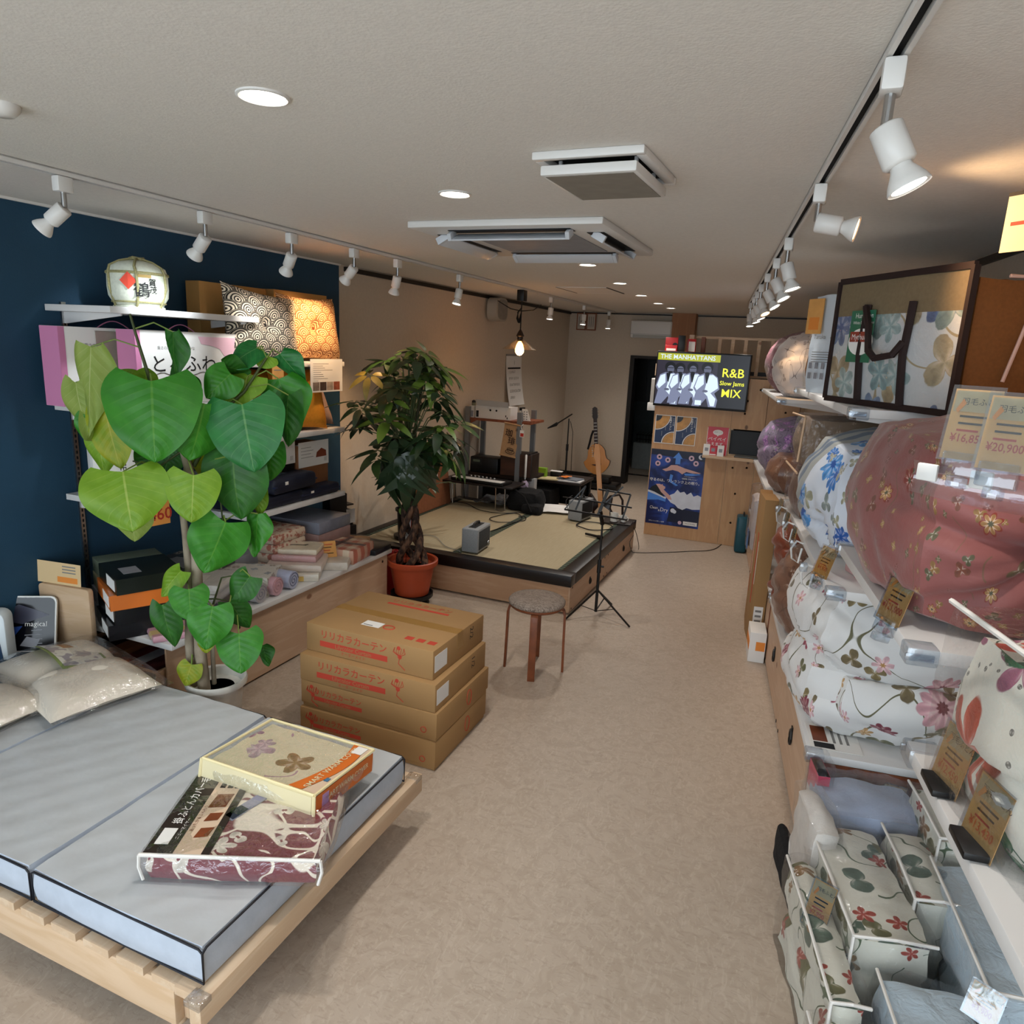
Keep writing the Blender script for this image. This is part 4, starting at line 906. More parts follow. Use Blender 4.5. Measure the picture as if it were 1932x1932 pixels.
# ------------------------------------------------------------------ stack of curtain boxes
M('print_red', '#b9402c', .75, nz=None); M('card_curtain', '#a07c50', .85, nz=(4, .07), bump=(90, .1, .002)); M('tape', '#99733f', .3, nz=None)
def curtain_box(loc, rz, h, label, flip, cap=False, top=False):
    W, D = (.70, .52) if top else (.735, .545)
    r = thing('carton', label, 'box', loc, rz, 'curtain cartons stacked by the aisle')
    MB().box(-W / 2, W / 2, -D / 2, D / 2, 0, h).build('body', MATS['card_curtain'], r, bevel=.004)
    if cap: MB().box(-W / 2 - .006, W / 2 + .006, -D / 2 - .006, D / 2 + .006, .02, h + .004).build('lid', MATS['card_curtain'], r, bevel=.004)
    e = D / 2 + (.007 if cap else 0); ew = W / 2 + (.007 if cap else 0)
    x = -.08 if not flip else -.16; s = 1 if not flip else .72
    text('red_lettering', 'リリカラカーテン', .047 * s, MATS['print_red'], r, (x, -e - .0006, h * .68), bold=.02)
    sheet('red_bar', MATS['print_red'], r, x - .19 * s, x + .19 * s, h * .68 - .06 * s, h * .68 - .032 * s, -e - .0002, .0004)
    text('bar_lettering', 'Lilycolor Curtain', .03 * s, MATS['card_curtain'], r, (x, -e - .001, h * .68 - .0465 * s)); text('red_lettering', 'オーダーメイド', .02 * s, MATS['print_red'], r, (x, -e - .0006, h * .68 - .075 * s))
    fx = .17 if not flip else -.31
    b = MB()
    b.tube([(fx + .035, 0, h * .12), (fx, 0, h * .3), (fx + .005, 0, h * .52)], .0018, 4)
    for k in range(5): b.tube([(fx + .005, 0, h * .55), (fx - .025 + .012 * k, 0, h * .7), (fx - .02 + .012 * k, 0, h * .85)], .0012, 4)
    b.tube([(fx - .02, 0, h * .85), (fx - .03, 0, h * .68), (fx + .005, 0, h * .55), (fx + .035, 0, h * .68), (fx + .028, 0, h * .87)], .0015, 4)
    b.build('flower_outline', MATS['print_red'], r, (0, -e - .0008, 0))
    MB().lathe([(.0001, -.0006), (.011, -.0006), (.011, 0)], 12).build('flower_dot', MATS['print_red'], r, (fx + .006, -e - .0006, h * .54)).rotation_euler = (PI / 2, 0, 0)
    MB().lathe([(.0001, -.0006), (.01, -.0006), (.01, 0)], 12).build('flower_dot', MATS['print_red'], r, (fx, -e - .0006, h * .84)).rotation_euler = (PI / 2, 0, 0)
    if not flip:
        MB().box(ew, ew + .0008, -D / 2 + .015, -D / 2 + .13, .03, h - .03).build('delivery_label', MATS['paper_white'], r)
        text('handwriting', '2/2' if top else '1/2', .05, MATS['ink_black'], r, (ew + .001, .12, h * .66), rot=(PI / 2, PI / 2, PI / 2))
    else:
        MB().tube([(ew + .0005, .05 + .025 * math.cos(k * PI / 6), h * .55 + .04 * math.sin(k * PI / 6)) for k in range(12)], .0018, 4, True).build('care_mark', MATS['print_red'], r)
        MB().tube([(W / 2 - .06 + .014 * math.cos(k * PI / 6), -e - .0005, .05 + .014 * math.sin(k * PI / 6)) for k in range(12)], .0018, 4, True).build('care_mark', MATS['print_red'], r)
    if top:
        MB().box(-W / 2, W / 2, -.03, .03, h, h + .0012).build('tape', MATS['tape'], r); MB().box(W / 2 + .0002, W / 2 + .0012, -.03, .03, h - .08, h).build('tape', MATS['tape'], r)
        MB().box(-.11, -.01, -.155, -.095, h + .0003, h + .0012).build('address_label', MATS['paper_white'], r); MB().box(-.1, -.05, -.148, -.14, h + .0012, h + .0018).build('barcode', MATS['ink_grey'], r)
        MB().tube([(.03 + .03 * math.cos(k * PI / 6), -.125 + .022 * math.sin(k * PI / 6), h + .0008) for k in range(12)], .003, 4, True).build('stamp', MATS['print_red'], r)
        MB().box(-.16, .2, .15, .17, h + .0003, h + .001).build('red_bar', MATS['print_red'], r); text('red_lettering', 'リリカラカーテン', .045, MATS['print_red'], r, (.02, .2, h + .0012), rot=(0, 0, 0))
        for k in range(3): MB().box(.16 + k * .06, .2 + k * .06, -.2, -.165, h + .0003, h + .001).build('handling_mark', MATS['print_red'], r)
    return r
CB = (-1.735, 2.835)
curtain_box((CB[0] - .005, CB[1], 0), .01, .142, 'brown curtain carton at the bottom of the stack, half hidden by the mattress', True, True)
curtain_box((CB[0], CB[1] + .005, .147), .0, .135, 'brown curtain carton second from the bottom, with a care mark on its end', True, True)
curtain_box((CB[0] - .01, CB[1] + .0, .287), .012, .135, 'brown curtain carton second from the top, white label on its end', False)
curtain_box((CB[0] - .02, CB[1] + .03, .423), -.01, .14, 'topmost brown curtain carton with packing tape and address label', False, top=True)
# ------------------------------------------------------------------ stool
st = thing('round_stool', 'round stool with grey tweed seat and four bent brown wooden legs', 'stool', (-1.355, 3.78, 0))
M('tweed', fn=lambda nt, b: (bumpify(nt, b, tnoise(nt, coords(nt), 220, 3), .6, .003), mixc(nt, tnoise(nt, coords(nt, scale=(1, 6, 1)), 40, 5, 2).step(.35, .65), '#66584f', '#a39487'))[1], rough=.95)
M('teak', '#7d4426', .45, nz=(20, .25))
MB().lathe([(.0001, .415), (.155, .415), (.168, .425), (.17, .44), (.16, .452), (.1, .46), (.0001, .463)], 40).build('seat', MATS['tweed'], st, smooth=True)
MB().lathe([(.0001, .4), (.15, .4), (.162, .41), (.162, .426), (.0001, .426)], 40).build('seat_rim', MATS['teak'], st, smooth=True)
for k in range(4):
    a = math.radians(-74 + 90 * k)
    c, s_ = math.cos(a), math.sin(a)
    b = MB(); pts = [(.1, .412), (.14, .408), (.162, .39), (.17, .36), (.172, .2), (.176, 0)]
    for (r0, z0), (r1, z1) in zip(pts, pts[1:]): b.bar((r0 * c, r0 * s_, z0), (r1 * c, r1 * s_, z1), .022 if z1 < .3 else .042, .014, up=(c, s_, 0.01)) if False else None
    prof = [(r - .007, z) for r, z in pts] ; out = [(r + .007, z) for r, z in pts]
    mb = MB().prism(out + prof[::-1], -.021, .021); mb.move(Matrix.Rotation(a, 4, 'Z'))
    mb.build('leg', MATS['teak'], st, bevel=.002)
# ================================================================== TATAMI STAGE AND THE MUSIC CORNER
def tat(nt, b):
    co = coords(nt, scale=(1, 1, 1)); x, y, _ = split(nt, co)
    h = (x * 900).si() * .5 + (y * 60).si() * .5
    bumpify(nt, b, h, .15, .002)
    return mixc(nt, tnoise(nt, coords(nt, scale=(30, 2, 1)), 4, 4), '#b3a588', '#a29374')
M('tatami_straw', rough=.75, fn=tat)
M('heri_green', fn=lambda nt, b: mixc(nt, (split(nt, coords(nt))[1] * 22).fr().step(.4, .6), '#1d2420', '#54604c'), rough=.8)
wood('ebony', '#1d1513', '#120c0b', 0, knots=False, rough=.35)
wood('ebony_y', '#1f1815', '#130d0c', 1, knots=False, rough=.35)
sg = thing('tatami_stage', 'low plywood stage topped with tatami mats and a black timber rim', 'stage', (-2.43, 5.745, 0))
fx = lambda x: x + 2.43; fy = lambda y: y - 5.745
MB().box(fx(-3.40), fx(-1.44), fy(4.72), fy(4.83), .215, .302).build('rim', MATS['ebony'], sg, bevel=.004)
MB().box(fx(-3.40), fx(-1.44), fy(6.66), fy(6.77), .215, .302).build('rim', MATS['ebony'], sg, bevel=.004)
MB().box(fx(-1.55), fx(-1.438), fy(4.83), fy(6.66), .215, .302).build('rim', MATS['ebony_y'], sg, bevel=.004)
MB().box(fx(-3.40), fx(-3.32), fy(4.83), fy(6.66), .215, .302).build('rim', MATS['ebony_y'], sg, bevel=.004)
MB().box(fx(-3.39), fx(-1.462), fy(4.742), fy(4.76), .01, .215).build('front_panel', MATS['plywood_side'], sg)
MB().box(fx(-3.39), fx(-1.462), fy(6.73), fy(6.75), .01, .215).build('back_panel', MATS['plywood_side'], sg)
MB().box(fx(-1.49), fx(-1.468), fy(4.76), fy(6.73), .0, .215).build('inner_side', MATS['dark_trim'], sg)
MB().box(fx(-3.38), fx(-1.49), fy(4.76), fy(6.73), .15, .285).build('deck', MATS['plywood_side'], sg)
for y0, y1 in ((4.745, 5.73), (5.735, 6.745)):
    d = MB().box(fx(-1.468), fx(-1.45), fy(y0), fy(y1), .012, .212).build('drawer', MATS['plywood_front'], sg)
    cy = fy((y0 + y1) / 2) + (.02 if y0 < 5 else .1)
    MB().tube([(fx(-1.445), cy + .022 * math.cos(k * PI / 6), .112 + .022 * math.sin(k * PI / 6)) for k in range(12)], .005, 6, True).build('ring_pull', MATS['black_metal'], d)
    MB().box(fx(-1.45), fx(-1.446), cy - .01, cy + .01, .128, .146).build('pull_plate', MATS['black_metal'], d)
    for yy in (y0 + .05, y1 - .05):
        for z in (.03, .195): MB().box(fx(-1.45), fx(-1.448), fy(yy) - .007, fy(yy) + .007, z - .007, z + .007).build('screw', MATS['black_metal'], d)
for x0, x1 in ((-3.318, -2.432), (-2.428, -1.552)):
    m = MB().box(fx(x0), fx(x1), fy(4.832), fy(6.658), .286, .298).build('tatami_mat', MATS['tatami_straw'], sg)
    for a, c in (((x0, x0 + .035)), (x1 - .035, x1)): MB().box(fx(a), fx(c), fy(4.832), fy(6.658), .298, .2995).build('cloth_border', MATS['heri_green'], m)
ZS = .303
# amplifiers
M('amp_grey', '#8d8f90', .6, nz=(90, .1), bump=(300, .3, .001)); M('amp_grille', '#3c3f42', .8, nz=(200, .4), bump=(400, .6, .001)); M('amp_dark', '#151617', .7)
def amp(loc, rz, label, dark=False):
    r = thing('guitar_amplifier', label, 'amplifier', loc, rz, 'small grey guitar amplifiers')
    w, d, h = .27, .14, .2
    MB().box(-w / 2, w / 2, -d / 2, d / 2, .008, h).build('cabinet', MATS['amp_grey'], r, bevel=.012, seg=3)
    MB().box(-w / 2 + .02, w / 2 - .02, -d / 2 - .003, -d / 2 + .002, .03, h - .02).build('grille', MATS['amp_dark' if dark else 'amp_grille'], r, bevel=.003)
    MB().tube([(w / 2 - .045 + .014 * math.cos(k * PI / 6), -d / 2 - .004, .05 + .014 * math.sin(k * PI / 6)) for k in range(12)], .003, 6, True).build('badge', MATS['chrome'], r)
    MB().box(-w / 2 + .04, w / 2 - .04, -.03, .03, h, h + .003).build('control_plate', MATS['amp_dark'], r)
    MB().tube([(-.06, 0, h), (-.055, 0, h + .022), (0, 0, h + .03), (.055, 0, h + .022), (.06, 0, h)], .008, 6).build('handle', MATS['black_plastic'], r)
    for x in (-.1, .1):
        for y in (-.05, .05): MB().cyl((x, y, 0), (x, y, .009), .01, n=10).build('foot', MATS['black_plastic'], r)
    return r
amp((-2.335, 4.985, ZS), PI / 2 + .06, 'grey guitar amplifier near the front edge of the stage')
amp((-1.93, 6.48, ZS), PI / 2 - .15, 'grey guitar amplifier at the back of the stage behind the music stand', True)
# music stand
ms = thing('music_stand', 'black folding music stand on a tripod in front of the stage', 'music stand', (-1.27, 4.83, 0))
o_ = Vector((-1.27, 4.83, 0))
MB().cyl((0, 0, .03), (0, 0, .42), .011, n=10).cyl((0, 0, .4), (0, 0, .7), .0075, n=10).build('pole', MATS['black_metal'], ms, smooth=True)
MB().cyl((0, 0, .33), (0, 0, .43), .015, n=10).cyl((.01, 0, .38), (.035, 0, .38), .008, n=8).build('clamp', MATS['black_plastic'], ms)
for px, py in ((1188, 1183), (1067, 1168)):
    f = at(px, py, z=.008) - o_
    MB().bar((0, 0, .2), tuple(f), .012, .008).build('leg', MATS['black_metal'], ms); MB().bar((0, 0, .035), tuple((f + Vector((0, 0, .2))) * .5 + Vector((0, 0, -.01))), .008, .005).build('brace', MATS['black_metal'], ms)
MB().bar((0, 0, .2), (.05, .27, .008), .012, .008).build('leg', MATS['black_metal'], ms); MB().bar((0, 0, .035), (.025, .135, .1), .008, .005).build('brace', MATS['black_metal'], ms)
def mp(px, py):
    p = at(px, py, y=4.8); 
    for _ in range(3): p = at(px, py, y=4.79 + (p.z - .75) * .35)
    return p - o_
for a, c, wd in (((1065, 961), (1183, 981), .012), ((1129, 923), (1190, 933), .01), ((1190, 933), (1174, 980), .012), ((1105, 917), (1086, 962), .012), ((1085, 940), (1192, 958), .01), ((1148, 923), (1129, 971), .022), ((1176, 918), (1143, 948), .01), ((1105, 917), (1065, 961), .008), ((1062, 938), (1086, 941), .008)):
    MB().bar(mp(*a), mp(*c), wd, .007, up=(0, 1, .2)).build('desk_bar', MATS['black_metal'], ms)
MB().bar((0, 0, .69), tuple(mp(1133, 965)), .02, .02).build('desk_hinge', MATS['black_plastic'], ms)
# cables, microphone and small things on the stage
def cable(pts, r, label, name='cable', mat='black_plastic', group='cables on and beside the stage'):
    b = MB(); P = [Vector(p) for p in pts]; out = []
    for i in range(len(P) - 1):
        p0, p1, p2, p3 = P[max(i - 1, 0)], P[i], P[i + 1], P[min(i + 2, len(P) - 1)]
        for k in range(5):
            t = k / 5
            out.append(.5 * (2 * p1 + (p2 - p0) * t + (2 * p0 - 5 * p1 + 4 * p2 - p3) * t * t + (3 * p1 - p0 - 3 * p2 + p3) * t ** 3))
    out.append(P[-1]); b.tube(out, r, 6)
    return tag(b.build(name, MATS[mat], smooth=True), label, 'cable', group)
zt = lambda *q: [at(x, y, z=ZS + .004) for x, y in q]
cable(zt((903, 1010), (960, 990), (985, 978), (970, 968), (925, 977), (940, 985), (985, 983), (992, 976), (978, 974)), .004, 'black cable looped on the tatami behind the front amplifier')
ctr = at(1122, 993, z=ZS + .004)
cable([ctr + Vector((.17 * math.cos(k * .52) * (1 + .04 * math.sin(k)), .15 * math.sin(k * .52), .003 * (k % 3))) for k in range(26)], .005, 'thick black cable coiled on the tatami under the music stand')
cable([at(1100, 985, z=ZS + .004), at(1075, 965, z=ZS + .005), at(1068, 945, z=ZS + .1), at(1080, 935, z=.45)] [::1], .004, 'black cable rising from the coil to the back amplifier')
cable(zt((845, 945), (880, 950), (905, 962), (945, 968), (1000, 965), (1040, 958), (1070, 960)), .004, 'black cable running along the back of the tatami')
cable(zt((868, 1040), (840, 1030), (820, 1012), (780, 1008), (760, 1004)), .0025, 'thin pale cable behind the front amplifier', mat='cable_grey')
cable([at(1190, 985, z=.31), at(1200, 1005, x=-1.42), at(1205, 1035, x=-1.40), at(1194, 1042, z=.006), at(1188, 1025, x=-1.41), at(1195, 1010, x=-1.42)], .0035, 'black cord hanging in a loop off the stage corner')
cable([at(*q, z=.005) for q in ((1194, 1042), (1215, 1043), (1260, 1042), (1300, 1040), (1340, 1038), (1360, 1028), (1385, 1005))], .0035, 'black power cord lying across the floor to the counter')
mc = thing('microphone', 'black hand microphone lying at the right edge of the tatami', 'microphone', at(1122, 1011, z=ZS + .014), math.radians(72))
MB().lathe([(.0001, -.1), (.01, -.098), (.012, .02), (.019, .05), (.019, .075), (.0001, .09)], 14).build('body', MATS['black_plastic'], mc, smooth=True).rotation_euler = (PI / 2, 0, 0)
M('mug_white', '#d8d6d0', .3, nz=None)
for k, (q, s, lb) in enumerate((((1158, 984), 1, 'white mug on the dark tray at the stage corner'), ((1176, 985), .75, 'small white cup on the dark tray at the stage corner'))):
    r = thing('mug', lb, 'cup', at(*q, z=ZS + .012), 0); r.scale = (s, s, s)
    MB().lathe([(.0001, .004), (.035, .004), (.04, .085), (.036, .085), (.032, .01), (.0001, .01)], 20).build('cup', MATS['mug_white'], r, smooth=True); MB().tube([(.038, 0, .07), (.06, 0, .06), (.06, 0, .03), (.036, 0, .02)], .006, 6).build('handle', MATS['mug_white'], r)
tr = at(1165, 985, z=ZS)
tag(MB().box(-.14, .14, -.1, .1, 0, .01).build('tray', MATS['dark_wood'], None, tr, rz=.1, bevel=.003), 'dark wooden tray at the right back corner of the stage', 'tray')
def crumple(name, label, q, d, mat, n=6, z=ZS, seed=0, cat='paper'):
    p = at(*q, z=z)
    return tag(MB().grid(lambda a, b: Vector(((a - .5) * d[0], (b - .5) * d[1], .004 + d[2] * (.5 + .5 * noise.noise(Vector((a * 3 + seed, b * 3, seed)))))), n, n).build(name, mat, None, p, rz=seed * .7), label, cat)
crumple('paper_sheet', 'white paper sheets lying at the back edge of the stage', (1035, 962), (.5, .34, .03), MATS['paper_white'], seed=.4)
M('silver_bag', '#9a9c9f', .25, metal=.4, nz=(20, .4))
crumple('plastic_bag', 'crumpled silvery plastic bag under the black table', (940, 950), (.5, .3, .1), MATS['silver_bag'], 12, seed=2, cat='bag')
bk = thing('black_backpack', 'black fabric bag slumped on the stage beside the silvery plastic bag', 'bag', at(985, 963, z=ZS))
M('black_cloth', '#08080b', .9, nz=(40, .3), bump=(60, .5, .01))
soft('body', (.34, .3, .2), MATS['black_cloth'], bk, (0, .1, 0), t=.6, n=12, wr=.02, ws=9, seed=3); soft('pocket', (.2, .14, .09), MATS['black_cloth'], bk, (.13, -.05, 0), t=.5, n=8, wr=.01, ws=12)
MB().tube([(-.1, .0, .2), (-.05, -.08, .22), (.06, -.1, .16), (.15, -.14, .03)], .008, 6).build('strap', MATS['black_cloth'], bk)
# black folding table with keyboard
tb = thing('folding_table', 'low black folding table with bent wire legs at the left back of the stage', 'table', (-3.0, 6.47, ZS))
MB().box(-.4, .42, -.17, .18, .235, .255).build('top', MATS['ebony'], tb, bevel=.006)
for x in (-.3, .28):
    MB().tube([(x - .06, -.12, .235), (x - .05, -.13, .01), (x - .02, -.13, .004), (x + .02, -.13, .004), (x + .05, -.13, .01), (x + .04, -.12, .235)], .006, 6).build('leg', MATS['chrome'], tb)
    MB().tube([(x - .06, .12, .235), (x - .05, .14, .01), (x + .05, .14, .01), (x + .04, .12, .235)], .006, 6).build('leg', MATS['chrome'], tb)
kb = thing('keyboard', 'slim white and black electronic keyboard on the low black table', 'keyboard', (-2.98, 6.42, ZS + .256), math.radians(-4))
MB().box(-.3, .3, -.09, .12, .0, .03).build('body', MATS['black_plastic'], kb, bevel=.006); MB().box(-.28, .28, -.1, .0, .03, .036).build('white_keys', MATS['white_plastic'], kb, bevel=.002)
for k in range(7): MB().cyl((-.15 + k * .045, .07, .03), (-.15 + k * .045, .07, .04), .008, n=8).build('knob', MATS['white_plastic'], kb)
# storage rack
M('rack_grey', '#77797b', .45, metal=.3, nz=None)
rk = thing('storage_rack', 'grey metal post rack with brown wooden shelves behind the stage', 'rack', (-3.07, 7.08, 0))
for x, y in ((-.3, -.2), (.3, -.2), (-.3, .2), (.3, .2)): MB().box(x - .025, x + .025, y - .02, y + .02, 0, 1.26 if x < 0 else 1.24).build('post', MATS['rack_grey'], rk)
MB().box(-.28, .42, -.2, .2, 1.12, 1.145).build('shelf', MATS['red_wood'], rk); MB().box(-.3, .45, -.2, .22, .53, .56).build('shelf', MATS['dark_wood'], rk); MB().box(-.3, .3, .2, .21, .02, .5).build('back_panel', MATS['dark_trim'], rk)
MB().prism([(-.27, 1.12), (-.2, 1.12), (-.27, 1.08)], -.2, -.19).build('bracket', MATS['red_wood'], rk)
wbx = thing('white_carton', 'open white carton with two round holes on the rack shelf', 'box', (-3.06, 7.0, 1.1455), 0)
MB().box(-.2, .17, -.1, .1, 0, .13).build('box', MATS['white_plastic'], wbx); MB().add([(-.22, -.1, .13), (.15, -.1, .13), (.17, -.16, .19), (-.21, -.16, .2)], [(0, 1, 2, 3)]).build('flap', MATS['white_plastic'], wbx)
for x in (-.06, .01): MB().lathe([(.0001, -.001), (.011, -.001), (.011, 0)], 14).build('hole', MATS['dark_void'], wbx, (x, -.1005, .09)).rotation_euler = (PI / 2, 0, 0)
for k in range(2): MB().box(.115 + .016 * k, .125 + .016 * k, -.102, -.1, .03 - k * .02, .05 - k * .02).build('mark', MATS['ink_black'], wbx)
for k, (x, w_, h, lb) in enumerate(((-3.34, .06, .12, 'small white carton at the left end of the rack shelf'), (-3.27, .045, .13, 'slim white carton with a dark picture on the rack shelf'))):
    r = thing('small_carton', lb, 'box', (x, 6.93, 1.1455)); MB().box(-w_ / 2, w_ / 2, -.03, .03, 0, h).build('box', MATS['white_plastic'], r)
    MB().box(-w_ / 2 + .008, w_ / 2 - .008, -.0315, -.03, .01, h * .6).build('picture', MATS['ink_black' if k else 'grey_box'], r)
r = thing('spray_can', 'small black capped can at the left end of the rack shelf', 'bottle', (-3.36, 6.99, 1.1455)); MB().cyl((0, 0, 0), (0, 0, .15), .022).build('body', M('can_olive', '#6c6a52', .4), r, smooth=True); MB().lathe([(.022, .15), (.02, .17), (.0001, .18)], 12).build('cap', MATS['black_plastic'], r)
r = thing('desk_calendar', 'white tent shaped desk calendar at the right end of the rack shelf', 'calendar', (-2.74, 6.96, 1.1455), -.1)
MB().prism([(-.06, 0), (.08, 0), (.03, .13), (-.05, .13)], -.03, -.028).build('page', MATS['paper_white'], r); MB().box(-.06, .09, -.04, .05, 0, .008).build('base', MATS['red_wood'], r)
for a in range(4):
    for c in range(3): MB().box(-.04 + c * .03, -.025 + c * .03, -.0315, -.0305, .02 + a * .025, .03 + a * .025).build('date', MATS['ink_grey'], r)
MB().box(-.06, -.03, -.035, .04, .11, .14).build('clip', MATS['black_plastic'], r)
r = thing('hanging_tag', 'white tag with a red printed square hanging from the rack shelf', 'tag', (-2.735, 6.86, 1.0))
MB().box(-.02, .025, -.002, 0, -.01, .06).build('tag', MATS['paper_white'], r); MB().box(-.015, .022, -.003, -.002, -.005, .03).build('red_square', MATS['ink_red'], r); MB().tube([(0, 0, .06), (-.01, 0, .1), (.01, .01, .125)], .004, 6).build('string', MATS['paper_white'], r)
r = thing('coffee_banner', 'small kraft hanging scroll with coffee characters and a cup drawing', 'banner', (-2.84, 6.855, 1.115), .08, rot=(0, .12, .08))
M('kraft', '#b08a63', .85, nz=(40, .1))
MB().grid(lambda a, b: Vector((-.085 + .17 * a, .004 * math.sin(b * 5), -.34 * b)), 2, 8).build('paper', MATS['kraft'], r)
MB().cyl((-.09, 0, 0), (.09, 0, 0), .009, n=10).build('top_rod', MATS['kraft'], r); MB().cyl((-.09, 0, -.34), (.09, 0, -.34), .009, n=10).build('bottom_rod', MATS['kraft'], r)
M('ink_brown', '#2a120b', .7, nz=None)
text('lettering', '珈', .085, MATS['ink_brown'], r, (-.02, -.008, -.1), bold=.02); text('lettering', '琲', .085, MATS['ink_brown'], r, (.02, -.008, -.18), bold=.02); text('lettering', '温', .03, MATS['ink_brown'], r, (.055, -.008, -.05))
b = MB().tube([(.02 + .05 * math.cos(k * PI / 8), -.007, -.29 + .022 * math.sin(k * PI / 8)) for k in range(16)], .003, 4, True).tube([(.02 + .035 * math.cos(k * PI / 8), -.008, -.262 + .012 * math.sin(k * PI / 8)) for k in range(16)], .003, 4, True).tube([(-.015, -.008, -.262), (0, -.008, -.29), (.02, -.008, -.297), (.04, -.008, -.29), (.055, -.008, -.262)], .003, 4)
b.build('cup_drawing', MATS['ink_brown'], r)
r = thing('mini_stereo', 'black mini stereo with a pale display on the lower rack shelf', 'stereo', (-3.17, 6.98, .561)); MB().box(-.16, .17, -.1, .1, 0, .17).build('body', MATS['black_plastic'], r, bevel=.015); MB().box(-.15, -.01, -.103, -.1, .09, .155).build('panel', M('panel_dark', '#1e2020', .4, nz=None), r); MB().box(-.12, -.04, -.105, -.103, .115, .14).build('display', M('lcd', '#5e6b5a', .3, nz=None), r); MB().cyl((-.1, 0, .17), (-.1, 0, .2), .004, n=6).build('aerial', MATS['black_plastic'], r)
r = thing('wooden_case', 'dark brown wooden case standing on the lower rack shelf', 'case', (-2.79, 6.99, .561)); MB().box(-.18, .18, -.12, .1, 0, .25).build('case', MATS['dark_wood'], r, bevel=.006); MB().box(-.17, .17, -.122, -.12, .01, .24).build('front', wood('walnut', '#4a2c1c', '#331d12', 0, knots=False), r)
for x in (-.15, .14): MB().box(x, x + .02, -.124, .1, .245, .262).build('corner_strap', MATS['black_metal'], r)
MB().bar((-.21, -.05, .2), (-.16, -.02, .28), .025, .03).build('remote', MATS['black_plastic'], r)
r = thing('duster', 'lilac fluffy duster with a white handle hanging beside the rack', 'duster', (-2.66, 6.83, .36)); MB().lathe([(.004, .2), (.012, .22), (.012, .45), (.0001, .46)], 10).build('handle', MATS['white_plastic'], r, smooth=True); MB().lathe([(.005, .14), (.008, .2), (.004, .25)], 8).build('neck', MATS['chrome'], r)
smooth_obj('fluff', soft_mb((.075, .075, .22), .9, 10, .012, 40, 1, c=(0, 0, .06), flat=False), M('lilac_fluff', '#a99bb4', .95, bump=(120, 1, .01)), r)
r = thing('paper_bag', 'grey white paper bag standing behind the duster', 'bag', (-2.66, 6.95, .0), 0); MB().box(-.07, .07, -.03, .05, .0, .55).build('bag', M('bag_grey', '#a9a8a6', .8), r)
# second low table with papers and red box
t2 = thing('side_table', 'dark low table with papers and a red and yellow box behind the stage', 'table', (-2.62, 7.75, 0))
MB().box(-.36, .37, -.25, .25, .42, .45).build('top', MATS['dark_wood'], t2, bevel=.004)
for x in (-.32, .33):
    for y in (-.21, .21): MB().box(x - .02, x + .02, y - .02, y + .02, 0, .42).build('leg', MATS['black_metal'], t2)
MB().box(-.32, .33, .19, .2, .1, .4).build('back_panel', MATS['black_metal'], t2)
q = at(1021, 903, z=.4505)
r = thing('snack_box', 'tall red box with rounded yellow top standing on the dark low table', 'box', (-2.86, 7.56, .4505), .1); MB().box(-.055, .055, -.03, .03, 0, .2).build('body', M('box_red', '#c93a34', .45, nz=None), r); MB().prism([(-.055, .2)] + [(-.055 + .11 * k / 8, .2 + .035 * math.sin(PI * k / 8)) for k in range(9)] + [(.055, .2)], -.03, .03).build('yellow_top', M('box_yellow', '#e0a32a', .45, nz=None), r)
sheet('picture', MATS['paper_white'], r, -.045, -.01, .06, .11, -.031); sheet('picture', MATS['paper_white'], r, .02, .045, .06, .12, -.031); sheet('white_edge', MATS['paper_white'], r, .035, .058, .02, .16, -.0305); text('lettering', 'Tissue', .02, MATS['paper_white'], r, (0, -.032, .03))
r = thing('green_box', 'small bright green box behind the red box', 'box', (-2.76, 7.63, .4505)); MB().box(-.05, .05, -.03, .03, 0, .11).build('body', M('lime', '#7fa82c', .5, nz=None), r)
r = thing('stapler', 'black stapler shaped gadget beside the green box', 'gadget', (-2.64, 7.75, .4505)); MB().box(-.06, .08, -.03, .03, 0, .06).build('body', MATS['black_plastic'], r, bevel=.01); MB().box(-.06, .08, -.03, .03, .062, .07).build('paper', MATS['paper_white'], r)
for k, (x, y, c, lb) in enumerate(((-2.66, 7.58, '#c8b88c', 'cream folder on the dark low table'), (-2.4, 7.6, '#dcdcdc', 'white papers at the table corner'), (-2.42, 7.63, '#6b7078', 'grey clipboard on the white papers'))):
    tag(MB().box(-.13, .13, -.09, .09, 0, .012).build('folder', M('fold%d' % k, c, .7, nz=None), None, (x, y, .4505 + (.0125 if k == 2 else 0)), rz=.2 - .2 * k), lb, 'paper', 'papers on the low table')
crumple('orange_cloth', 'folded orange cloth lying on the papers', (0, 0), (.13, .09, .03), M('orange_cloth', '#d9752a', .8), 6, seed=1.3, cat='cloth').location = (-2.47, 7.6, .477)
r = thing('equipment_bag', 'black equipment bag under the dark low table', 'bag', (-2.78, 7.62, 0)); soft('bag', (.42, .34, .36), MATS['black_cloth'], r, (0, 0, 0), t=.4, n=10, wr=.012, ws=7)
for k in range(2): crumple('paper_sheet', ['white paper lying under the dark low table', 'loose note under the dark low table'][k], (0, 0), (.16, .1, .01), MATS['paper_white'], 3, seed=k + .2).location = (-2.38 + .1 * k, 7.55, .13 - .12 * k + .001)
r = thing('effects_board', 'black box tangled with cables under the table corner', 'box', (-2.35, 7.6, 0)); MB().box(-.1, .12, -.1, .1, 0, .12).build('box', MATS['black_plastic'], r, bevel=.01)
b = MB()
for k in range(5): b.tube([(-.1 + .05 * k, -.12, .01), (-.12 + .06 * k, -.13, .12 + .02 * k), (.02 + .02 * k, -.1, .2), (.1 + .01 * k, -.12, .05)], .005, 5)
b.build('cables', MATS['black_plastic'], r)
